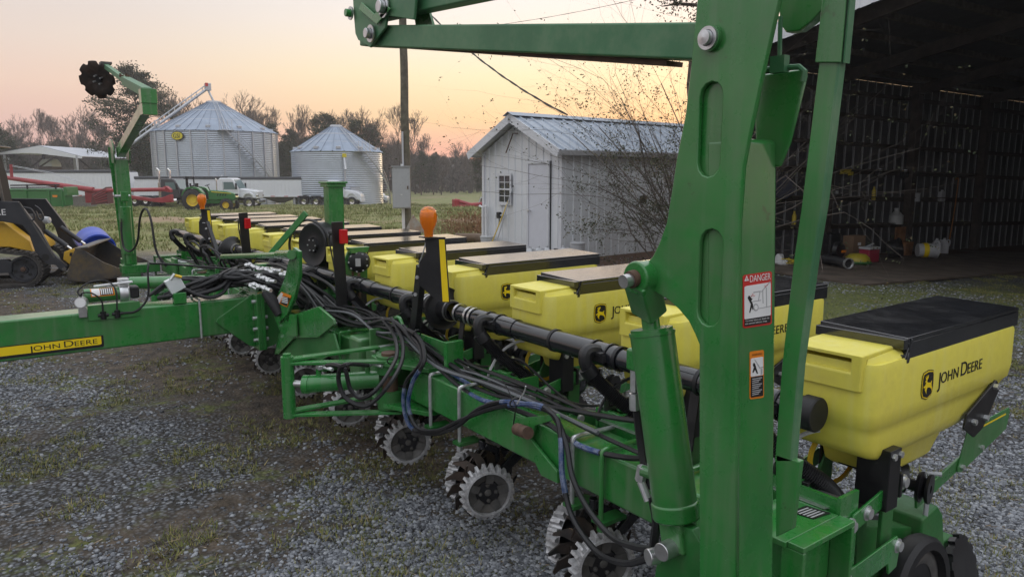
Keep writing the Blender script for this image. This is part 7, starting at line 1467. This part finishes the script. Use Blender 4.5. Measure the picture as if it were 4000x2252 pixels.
for sgn, y0 in ((0, 0.0), (1, 1.25)):
    # belt around idler and sprocket
    ri = .27; cen = [(0.0, ri), (-1.75, .30)]; path = []
    n = 14
    for k in range(n + 1): a = R(80 - 170 * k / n); path.append((math.cos(a) * ri, ri + math.sin(a) * ri))
    for k in range(n + 1): a = R(-90 - 170 * k / n); path.append((-1.75 + math.cos(a) * .28, .30 - .02 + math.sin(a) * .28))
    path.append((-1.2, .66)); path.append((-.35, .60))
    q = MB(); m = len(path); inner = []
    cxm, czm = -.9, .3
    P = []
    for (x, z) in path:
        P += [(x, y0 - .2, z), (x, y0 + .2, z)]
    for i_, (x, z) in enumerate(path):
        x0_, z0_ = path[i_ - 1]; x1_, z1_ = path[(i_ + 1) % m]; tx_, tz_ = x1_ - x0_, z1_ - z0_; l_ = math.hypot(tx_, tz_); nx_, nz_ = tz_ / l_, -tx_ / l_
        s_ = -1 if (nx_ * (x - cxm) + nz_ * (z - czm)) > 0 else 1
        P += [(x + s_ * nx_ * .05, y0 - .2, z + s_ * nz_ * .05), (x + s_ * nx_ * .05, y0 + .2, z + s_ * nz_ * .05)]
    F = []
    for k in range(m):
        k2 = (k + 1) % m; F += [(2 * k, 2 * k2, 2 * k2 + 1, 2 * k + 1), (2 * m + 2 * k, 2 * m + 2 * k + 1, 2 * m + 2 * k2 + 1, 2 * m + 2 * k2), (2 * k, 2 * m + 2 * k, 2 * m + 2 * k2, 2 * k2), (2 * k + 1, 2 * k2 + 1, 2 * m + 2 * k2 + 1, 2 * m + 2 * k + 1)]
    q.add(P, F); tk = q.build('track', 'track_rubber', LD)
    # lugs
    seglen = 0; acc = []
    for k in range(m):
        a_, b_ = Vector((path[k][0], 0, path[k][1])), Vector((path[(k + 1) % m][0], 0, path[(k + 1) % m][1])); steps = max(1, int((b_ - a_).length / .085))
        for j in range(steps):
            p = a_.lerp(b_, (j + .5) / steps); tdir = (b_ - a_).normalized(); MB().box(Vector((p.x, y0, p.z)), (.045, .40, .05), Matrix((tdir, Vector((0, 1, 0)), tdir.cross(Vector((0, 1, 0))))).transposed()).build('track_lug', 'track_rubber', tk)
    if sgn == 0:
        for x, z, r_ in ((0, ri, .20), (-.50, .13, .10), (-.85, .13, .10), (-1.2, .13, .10), (-1.75, .28, .2)):
            w_ = MB().lathe([(0, .03), (r_ * .3, .03), (r_ * .32, .0), (r_ * .8, .01), (r_ * .85, .05), (r_, .05), (r_, -.1)], (x, y0 - .10, z), (0, -1, 0), 24).build('idler_wheel', 'ld_dark', LD, smooth=True); MB().lathe([(0, .06), (r_ * .16, .055), (r_ * .2, .03)], (x, y0 - .10, z), (0, -1, 0), 12).build('hub', 'rust', w_)
            if r_ > .15:
                for k in range(6): a = R(60 * k + 15); MB().cyl((x + math.cos(a) * r_ * .58, y0 - .115, z + math.sin(a) * r_ * .58), (x + math.cos(a) * r_ * .58, y0 - .111, z + math.sin(a) * r_ * .58), .024, n=12).build('hole', 'black_print', w_)
        MB().prism(lpoly([(-900, 1120), (150, 1115), (185, 1150), (175, 1240), (-900, 1250)]), 'Y', y0 - .16, y0 - .05).build('track_frame', 'ld_dark', LD, bevel=.01)
# body
MB().prism(lpoly([(-1000, 770), (130, 765), (325, 955), (345, 1062), (150, 1005), (-1000, 985)]), 'Y', -.02, 1.25).build('body', 'ld_yellow', LD, bevel=.02)
for y in (-.12, 1.28):
    ar = MB().prism(lpoly([(-1000, 560), (60, 565), (285, 570), (300, 600), (440, 840), (520, 1050), (560, 1110), (640, 1195), (630, 1240), (590, 1245), (540, 1180), (470, 1170), (420, 1110), (380, 1040), (345, 870), (300, 790), (140, 755), (-1000, 745)]), 'Y', y - .03, y + .05).build('lift_arm', 'ld_dark', LD, bevel=.008)
    MB().cyl((lx(465), y - .034, lz(1103)), (lx(465), y - .031, lz(1103)), .055, n=18).build('pivot', 'black_print', ar); MB().cyl((lx(612), y - .045, lz(1222)), (lx(612), y - .031, lz(1222)), .03, n=14).build('pivot', 'cast_grey', ar)
    if y < 0: MB().bar((lx(292), y - .033, lz(572)), (lx(540), y - .033, lz(1110)), .006, .02).build('arm_edge', 'cast_grey', ar)
MB().prism(lpoly([(-200, 700), (290, 720), (300, 1000), (-200, 1000)]), 'Y', .25, 1.05).build('front_panel', 'under_black', LD, bevel=.02)
for y in (.10, .98):
    A, B = Vector((lx(440), y, lz(860))), Vector((lx(615), y, lz(1015))); C2 = Vector((lx(650), y, lz(1045))); MB().cyl(A, B, .04, n=16).build('tilt_cylinder', 'ld_dark', LD, smooth=True); MB().cyl(B, C2, .022, n=12).build('cylinder_rod', 'chrome', LD, smooth=True)
MB().prism(lpoly([(600, 1065), (690, 1035), (712, 1060), (650, 1205), (585, 1140)]), 'Y', .0, 1.15).build('coupler', 'ld_yellow', LD, bevel=.012); MB().prism(lpoly([(650, 1075), (675, 1072), (665, 1110), (645, 1105)]), 'Y', -.01, .0).build('coupler_slot', 'black_print', LD)
# bucket
for y in (-.22, 1.48): MB().prism(lpoly([(735, 1022), (690, 1110), (640, 1285), (640, 1330), (800, 1352), (1210, 1300), (1180, 1268), (960, 1165), (800, 1040)]), 'Y', y, y + .02).build('bucket_side', 'bucket_worn', LD, bevel=.003)
for a, c in (((735, 1022), (690, 1110)), ((690, 1110), (640, 1285)), ((640, 1285), (642, 1330)), ((642, 1330), (800, 1352)), ((800, 1352), (1210, 1302))):
    (xa, za), (xc, zc) = lpoly([a, c]); MB().plate([(xa, -.2, za), (xc, -.2, zc), (xc, 1.48, zc), (xa, 1.48, za)], (0.3, 0, -.5), .015).build('bucket_shell', 'bucket_worn', LD)
(xa, za), (xc, zc) = lpoly([(722, 1022), (800, 1000)]); MB().plate([(xa, -.2, za), (xc + .06, -.2, za + .02), (xc + .06, 1.48, za + .02), (xa, 1.48, za)], (0, 0, -1), .02).build('bucket_lip', 'cast_grey', LD)
# cab, guard bars, lettering
MB().prism(lpoly([(-900, 60), (30, 60), (80, 320), (110, 700), (-900, 700)]), 'Y', .22, .62).build('cab', 'under_black', LD, bevel=.02); MB().prism(lpoly([(-700, 130), (-10, 130), (40, 330), (60, 560), (-700, 560)]), 'Y', .205, .219).build('cab_door', 'cab_glass' if 'cab_glass' in MAT else 'glass_teal', LD)
MB().tube([(lx(25), .20, lz(60)), (lx(80), .20, lz(320)), (lx(110), .20, lz(690))], .022, 8).build('door_frame', 'cast_grey', LD); MB().bb((lx(-900), .12, lz(62)), (lx(60), 1.05, lz(40))).build('cab_roof', 'ld_dark', LD, bevel=.015)
for x0, x1, y0, y1, yy in ((10, 95, 400, 545, -.16), (75, 150, 410, 540, -.20)): MB().prism([(a, c) for a, c in [(lx(u), lz(v_)) for u, v_ in rrect(x0, y0, x1, y1, 22, 3)]], 'Y', yy, yy + .08).build('mirror', 'rubber', LD, bevel=.015)
for pts in ([(330, 625), (385, 640), (410, 700), (395, 745), (370, 740)], [(420, 610), (455, 640), (480, 700), (475, 740), (445, 735), (425, 660)]): MB().tube(spl([(lx(a), -.16, lz(c)) for a, c in pts], 4), .014, 6).build('guard_bar', 'ld_dark', LD, smooth=True)
MB().lathe([(0, .03), (.05, .02), (.06, -.05)], (lx(500), -.05, lz(752)), (1, -.4, 0), 14).build('work_light', 'plastic_white', LD)
text('lettering', 'DEERE', .13, basis(Vector((lx(75) - .20, -.1525, lz(694))), (1, 0, 0), (0, 0, 1)), 'white_print', LD, .002, 1.0, 1.0)
# blue drum behind the bucket
mat('drum_blue', (.012, .055, .42), .35, var=.06); BP = at(372, 990, Z=0); p = at(372, 1000, Z=.0); dB = CAM + FW * 13.0 + RT * ((372 - 2000) / FPX * 13.0); dB.z = .02
t_ = thing('blue_drum', 'bright blue plastic drum lying behind the loader bucket', 'drum', tuple(dB)); ax = (RT * .62 - FW * .72 - Zv * .22).normalized(); MB().lathe([(0, -.42), (.25, -.42), (.285, -.39), (.29, -.30), (.282, -.2), (.29, -.1), (.295, .0), (.29, .1), (.285, .12)], Zv * .40, ax, 36).build('shell', 'drum_blue', t_, smooth=True); MB().lathe([(.285, .12), (.298, .125), (.298, .15), (.27, .16), (.26, .13), (.18, .125), (.17, .14), (.10, .14), (0, .13)], Zv * .40, ax, 36).build('end', 'drum_blue', t_, smooth=True)

# ================================================================== trees
simple_random_mat('bark_grey', (.07, .058, .048), (.14, .118, .10), .9); mat('bark', (.085, .07, .058), .9, var=.3, vscale=3); mat('bark_pine', (.09, .062, .047), .9, var=.3, vscale=3)
simple_random_mat('pine_needles', (.010, .022, .008), (.036, .052, .021), .8, (.065, .076, .032)); simple_random_mat('twig_far', (.085, .068, .058), (.15, .125, .105), .9); simple_random_mat('shrub_leaf', (.030, .042, .016), (.070, .082, .035), .7, (.12, .085, .04))
class Tri:          # fast accumulators of tapered twigs and leaf faces
    def __init__(s): s.v = []; s.f = []
    def twig(s, a, b, r0, r1, n=3):
        d_ = b - a; u, w_ = frame(d_); o = len(s.v)
        for p, r_ in ((a, r0), (b, r1)):
            for k in range(n): t = 2 * math.pi * k / n; s.v.append(tuple(p + (u * math.cos(t) + w_ * math.sin(t)) * r_))
        for k in range(n): s.f.append((o + k, o + (k + 1) % n, o + n + (k + 1) % n, o + n + k))
    def leaf(s, p, d_, l, w_, rr):
        u = Vector((rr.gauss(0, 1), rr.gauss(0, 1), rr.gauss(0, 1))); u = (u - d_ * u.dot(d_)); u = u.normalized() * w_; o = len(s.v)
        s.v += [tuple(p), tuple(p + d_ * l * .5 + u), tuple(p + d_ * l), tuple(p + d_ * l * .5 - u)]; s.f.append((o, o + 1, o + 2, o + 3))
    def mesh(s, name, m):
        me = bpy.data.meshes.new(name); me.from_pydata(s.v, [], s.f); me.materials.append(MAT[m]); return me
def bare_tree(seed, H, depth=6, spread=.55, upw=.25, rmin=.012, nb=(2, 3)):
    rr = random.Random(seed); tr = Tri(); cr_ = Tri()
    def grow(p, d_, l, r_, lev):
        segs = 3 if lev < 2 else 2; q = p; dd_ = d_
        for k in range(segs):
            dd_ = (dd_ + Vector((rr.gauss(0, .12), rr.gauss(0, .12), rr.gauss(0, .06) + upw * .2))).normalized(); e = q + dd_ * l / segs; r1_ = max(rmin, r_ * (1 - .3 / segs)); (tr if lev < 2 else cr_).twig(q, e, r_, r1_, 6 if lev < 2 else 3); q = e; r_ = r1_
            if lev >= 1 and lev < depth and rr.random() < .6:
                sd_ = (dd_ + Vector((rr.gauss(0, 1), rr.gauss(0, 1), rr.gauss(.1, .5))).normalized() * spread * 1.3).normalized(); grow(q, sd_, l * rr.uniform(.45, .7), max(rmin, r_ * .55), lev + 1 + (lev < 2))
        if lev < depth:
            for _ in range(rr.randint(*nb)):
                sd_ = (dd_ + Vector((rr.gauss(0, 1), rr.gauss(0, 1), rr.gauss(.15, .5))).normalized() * spread + Vector((0, 0, upw))).normalized(); grow(q, sd_, l * rr.uniform(.62, .82), max(rmin, r_ * .62), lev + 1)
    grow(Vector((0, 0, -.3)), Vector((0, 0, 1)), H * .30, H * .016, 0)
    return tr.mesh('trunk', 'bark'), cr_.mesh('crown', 'bark_grey')
def pine_tree(seed, H, bare=.45, wid=.22, n_l=46, needle=.5, dens=24, droop=.0, thin=1.0):
    rr = random.Random(seed); tr = Tri(); cr_ = Tri(); p = Vector((0, 0, -.3)); pts = [p]
    for k in range(12): p = p + Vector((rr.gauss(0, .012) * H, rr.gauss(0, .012) * H, H / 12)); pts.append(p)
    for k in range(12): tr.twig(pts[k], pts[k + 1], H * .017 * (1 - k / 13), H * .017 * (1 - (k + 1) / 13), 7)
    for k in range(n_l):
        f = bare + (1 - bare) * (k / n_l) ** .9; i_ = min(11, int(f * 12)); b_ = pts[i_].lerp(pts[i_ + 1], f * 12 - i_); a = rr.uniform(0, 6.283)
        ln = H * wid * (math.sin(math.pi * min(1, (f - bare) / (1 - bare) * .8 + .2)) * .8 + .25) * rr.uniform(.6, 1.2); d_ = Vector((math.cos(a), math.sin(a), rr.uniform(-.05, .45) - droop)).normalized(); e = b_ + d_ * ln; m_ = b_.lerp(e, .5) + Vector((0, 0, ln * .06)); tr.twig(b_, m_, H * .005, H * .0035, 4); tr.twig(m_, e, H * .0035, H * .0015, 3)
        for j in range(int(6 * thin) + 1):
            c_ = m_.lerp(e, rr.uniform(-.1, 1.1)) + Vector((rr.gauss(0, 1), rr.gauss(0, 1), rr.gauss(.2, .5))) * ln * .16; cl = H * .032 * rr.uniform(.6, 1.3)
            tr.twig(m_.lerp(e, .4), c_, H * .0015, H * .0008, 3)
            for _ in range(dens):
                g_ = Vector((rr.gauss(0, 1), rr.gauss(0, 1), rr.gauss(0, .6))); q = c_ + g_ * cl * .75; cr_.leaf(q, Vector((rr.gauss(0, 1), rr.gauss(0, 1), rr.gauss(.3, .7))).normalized(), H * .02 * needle * 1.6, H * .02 * needle * .35, rr)
    return tr.mesh('trunk', 'bark_pine'), cr_.mesh('crown', 'pine_needles')
def plant(meshes, p, s, rz, name, label, cat='tree', group=None):
    t_ = thing(name, label, cat, tuple(p), rz, group); t_.scale = (s, s, s)
    for nm, me in zip(('trunk', 'crown'), meshes): part(nm, me, t_)
    return t_
BT = [bare_tree(11, 14, 6, .55, .30, .016), bare_tree(12, 14, 6, .45, .38, .016), bare_tree(17, 14, 6, .62, .25, .016)]
PN = [pine_tree(21, 18, .38, .20, 48, .8, 14), pine_tree(22, 18, .25, .18, 54, .8, 14), pine_tree(23, 18, .50, .24, 40, .8, 15)]
def top_scale(d, px, py, H):      # scale that makes a tree of height H reach picture row py
    p = loc(d, px); return p, (solve_z(p, py) - p.z) / H
big = pine_tree(40, 20, .24, .26, 70, .55, 34, thin=1.2)
p, s = top_scale(97, 545, 262, 20.3); plant(big, p, s, .6, 'pine_tree', 'tall lone pine standing left of the large grain bin')
BL = ['bare tree above the pole shed roof peak', 'bare tree between the pole shed and the lone pine', 'bare tree just beside the lone pine, on its pole shed side', 'bare tree at the open end of the pole shed', 'bare tree right behind the lone pine', 'bare tree behind the stair side of the large bin peak', 'tall bare tree behind the large bin roof, stair side', 'lower bare tree over the eave of the large bin, stair side', 'bare tree behind the loading auger head', 'bare tree rising left of the smaller bin peak', 'slender bare tree directly behind the smaller bin peak', 'bare tree above the smaller bin roof cap', 'bare tree between the smaller bin and the utility pole', 'bare tree right behind the utility pole', 'small bare tree beside the pole, toward the white shed', 'far bare tree beside the eave of the white shed', 'bare tree filling the gap between the two bins']
PLb = ['dark pine close to the large bin, in the gap between the bins', 'lower dark pine in the gap between the bins', 'dark pine with bare lower trunk behind the smaller bin', 'dark pine over the smaller bin roof, pole side', 'bushy dark pine between the smaller bin and the pole', 'low pine hugging the foot of the lone pine', 'pine showing between the lone pine and the large bin', 'far low pine between the pole and the white shed', 'second far low pine between the pole and the white shed', 'pine close behind the eave of the white shed', 'taller pine partly hidden by the white shed', 'thin far pine in front of the shed-side wood', 'pine squeezed against the smaller bin wall', 'dense pine above the loader cab', 'dense pine next to the pole shed', 'low pine under the pole shed eave']
GB = 'bare trees of the tree line'; GP = 'pines of the tree line'
for k, (d, px, py, v_) in enumerate(((150, 170, 440, 0), (152, 255, 455, 1), (150, 345, 425, 2), (146, 60, 470, 2), (140, 420, 470, 1), (122, 800, 372, 0), (126, 935, 368, 2), (120, 1010, 420, 0), (128, 720, 385, 1), (118, 1215, 445, 1), (122, 1275, 440, 2), (116, 1345, 430, 0), (118, 1465, 432, 2), (120, 1560, 428, 0), (150, 1640, 540, 1), (170, 1815, 558, 2), (140, 1075, 470, 1))):
    p, s = top_scale(d, px, py, 13.2); plant(BT[v_], p, s, k * 1.7, 'bare_tree', BL[k], group=GB)
for k, (d, px, py, v_) in enumerate(((120, 1095, 478, 1), (124, 1140, 500, 0), (116, 1290, 440, 2), (114, 1400, 465, 0), (118, 1440, 480, 1), (130, 480, 560, 0), (128, 620, 480, 1), (170, 1700, 596, 0), (175, 1745, 610, 1), (96, 1880, 592, 1), (100, 1930, 570, 0), (165, 1790, 615, 2), (140, 1180, 520, 1), (105, -60, 400, 1), (112, 30, 470, 0), (110, 95, 545, 1))):
    p, s = top_scale(d, px, py, 18.3); plant(PN[v_], p, s, k * 2.1, 'pine_tree', PLb[k], group=GP)
rt_ = random.Random(77)
for k in range(46):
    px = -150 + k * 44 + rt_.uniform(-18, 18); d = rt_.uniform(128, 165); ev = rt_.random() < .42; py = rt_.uniform(540, 610) if px > 1560 else rt_.uniform(500, 590); src_ = rt_.choice(PN if ev else BT); p, s = top_scale(d, px, py, 18.3 if ev else 13.2)
    plant(src_, p, s, rt_.uniform(0, 6), 'pine_tree' if ev else 'bare_tree', 'low evergreen within the mixed wood edge behind the field' if ev else 'low bare tree within the mixed wood edge behind the field', group='evergreens of the wood edge' if ev else 'bare trees of the wood edge')
# the far wood, one mass of trunks, twigs and dark foliage
wr = np.random.default_rng(8); n = 46000; px = wr.random(n) * 3600 - 900; d = 150 + 60 * wr.random(n); l = (px - 2000) / FPX * d; x, y = xy_of(d, l); hmax = 6.6 + 3.0 * fbm(px, px * 0, 240, 5) + 1.6 * fbm(px, px * 0, 50, 6) - np.where(px > 1600, 2.6, 0) + (d - 150) * .03
zb = -2.0 + np.zeros(n); h0 = wr.random(n) ** .8 * hmax; z = zb + h0; ln = .5 + 1.3 * wr.random(n); wd = .10 + .35 * wr.random(n) ** 2; a = wr.normal(0, .5, n)
rx, ry = RT.x, RT.y; cx, sx = np.cos(a), np.sin(a)
p0 = np.stack([x - rx * wd, y - ry * wd, z], -1); p1 = np.stack([x + rx * wd, y + ry * wd, z + .1], -1); p2 = np.stack([x + rx * sx * ln + FW.x * wr.normal(0, .5, n), y + ry * sx * ln + FW.y * wr.normal(0, .5, n), z + cx * ln], -1)
V = np.stack([p0, p1, p2], 1).reshape(-1, 3)
n2 = 2600; px = wr.random(n2) * 3600 - 900; d = 150 + 50 * wr.random(n2); l = (px - 2000) / FPX * d; x, y = xy_of(d, l); hh_ = 5 + 5.5 * wr.random(n2) - np.where(px > 1600, 2.2, 0); wd = .07 + .09 * wr.random(n2); lean_ = wr.normal(0, .5, n2)
Vt = np.stack([np.stack([x - rx * wd, y - ry * wd, np.full(n2, -2.3)], -1), np.stack([x + rx * wd, y + ry * wd, np.full(n2, -2.3)], -1), np.stack([x + rx * lean_, y + ry * lean_, -2 + hh_], -1)], 1).reshape(-1, 3)
me = bpy.data.meshes.new('far_wood'); VV = np.concatenate([V, Vt]); fill_mesh(me, VV, np.arange(len(VV)).reshape(-1, 3)); simple_random_mat('wood_far', (.045, .044, .036), (.10, .086, .075), .9, (.15, .13, .115)); me.materials.append(MAT['wood_far'])
g = stuff(bpy.data.objects.new('far_wood', me)); COL.objects.link(g); tag(g, 'far grey-brown wood closing the view behind the field', 'wood')
# tall pine and bare bush by the shed, near
pn = pine_tree(61, 13, .5, .11, 24, .30, 45); p = loc(26, 2735); plant(pn, p, 1.0, 1.0, 'pine_tree', 'pine rising above the shed roof beside the barn')
def shrub(seed, H, n_st, leaf):
    rr = random.Random(seed); tr = Tri(); cr_ = Tri()
    def grow(p, d_, l, r_, lev):
        q = p; dd_ = d_
        for k in range(4):
            dd_ = (dd_ + Vector((rr.gauss(0, .16), rr.gauss(0, .16), rr.gauss(0, .10)))).normalized(); e = q + dd_ * l / 4; tr.twig(q, e, r_, r_ * .86, 4 if lev == 0 else 3); q = e; r_ *= .86
            if lev < 4 and rr.random() < (.95 if lev < 2 else .6 if lev < 3 else .35): grow(q, (dd_ + Vector((rr.gauss(0, .6), rr.gauss(0, .6), rr.gauss(.0, .5)))).normalized(), l * rr.uniform(.45, .75), r_ * .55, lev + 1)
            if lev >= 2 and rr.random() < leaf:
                for _ in range(rr.randint(1, 4)): cr_.leaf(q + Vector((rr.gauss(0, .03), rr.gauss(0, .03), rr.gauss(0, .03))), Vector((rr.gauss(0, 1), rr.gauss(0, 1), rr.gauss(-.2, .6))).normalized(), .045, .012, rr)
    for k in range(n_st): a = rr.uniform(0, 6.283); grow(Vector((rr.gauss(0, .12), rr.gauss(0, .12), 0)), Vector((math.cos(a) * rr.uniform(.2, 1.1), math.sin(a) * rr.uniform(.2, 1.1), 1)).normalized(), H * rr.uniform(.5, .8), .015, 0)
    return tr.mesh('trunk', 'bark_grey'), cr_.mesh('crown', 'shrub_leaf')
sb = shrub(71, 4.6, 38, .10); p = loc(13.5, 2715); t_ = plant(sb, p, 1.0, .3, 'bare_bush', 'straggly half-bare bush spreading over the shed wall and roof', 'bush')
sb2 = shrub(72, 2.6, 7, .8); p = loc(13.4, 2590); plant(sb2, p, 1.0, 2.0, 'leafy_bush', 'low leafy shrub growing against the shed side wall', 'bush')
simple_random_mat('dry_weed', (.16, .085, .045), (.30, .17, .10), .9); wq = Tri(); rr = random.Random(5)
for k in range(420): p = Vector((rr.gauss(0, .55), rr.gauss(0, .45), 0)); wq.twig(p, p + Vector((rr.gauss(0, .12), rr.gauss(0, .12), rr.uniform(.3, .75))), .006, .002, 3); q = p + Vector((rr.gauss(0, .1), rr.gauss(0, .1), rr.uniform(.2, .7))); wq.leaf(q, Vector((rr.gauss(0, 1), rr.gauss(0, 1), 1)).normalized(), .12, .015, rr)
me = wq.mesh('dry_weeds', 'dry_weed')
p = loc(20.5, 1845); o = bpy.data.objects.new('dry_weeds', me); COL.objects.link(o); o.location = p; tag(o, 'reddish dry weed clump by the corner of the white shed', 'weeds')

# ================================================================== evening haze
hz = MB().bb((-380, -380, -3.2), (380, 380, 24)).build('haze', None); stuff(hz); tag(hz, 'thin evening haze in the air over the farm', 'haze')
hm = bpy.data.materials.new('haze'); hm.use_nodes = True; ht = hm.node_tree; ht.nodes.remove(ht.nodes['Principled BSDF']); hv = ht.nodes.new('ShaderNodeVolumePrincipled'); hv.inputs['Density'].default_value = .0010; hv.inputs['Color'].default_value = (.86, .84, .86, 1); hv.inputs['Anisotropy'].default_value = .3
ht.links.new(hv.outputs[0], ht.nodes['Material Output'].inputs['Volume']); hz.data.materials.append(hm)
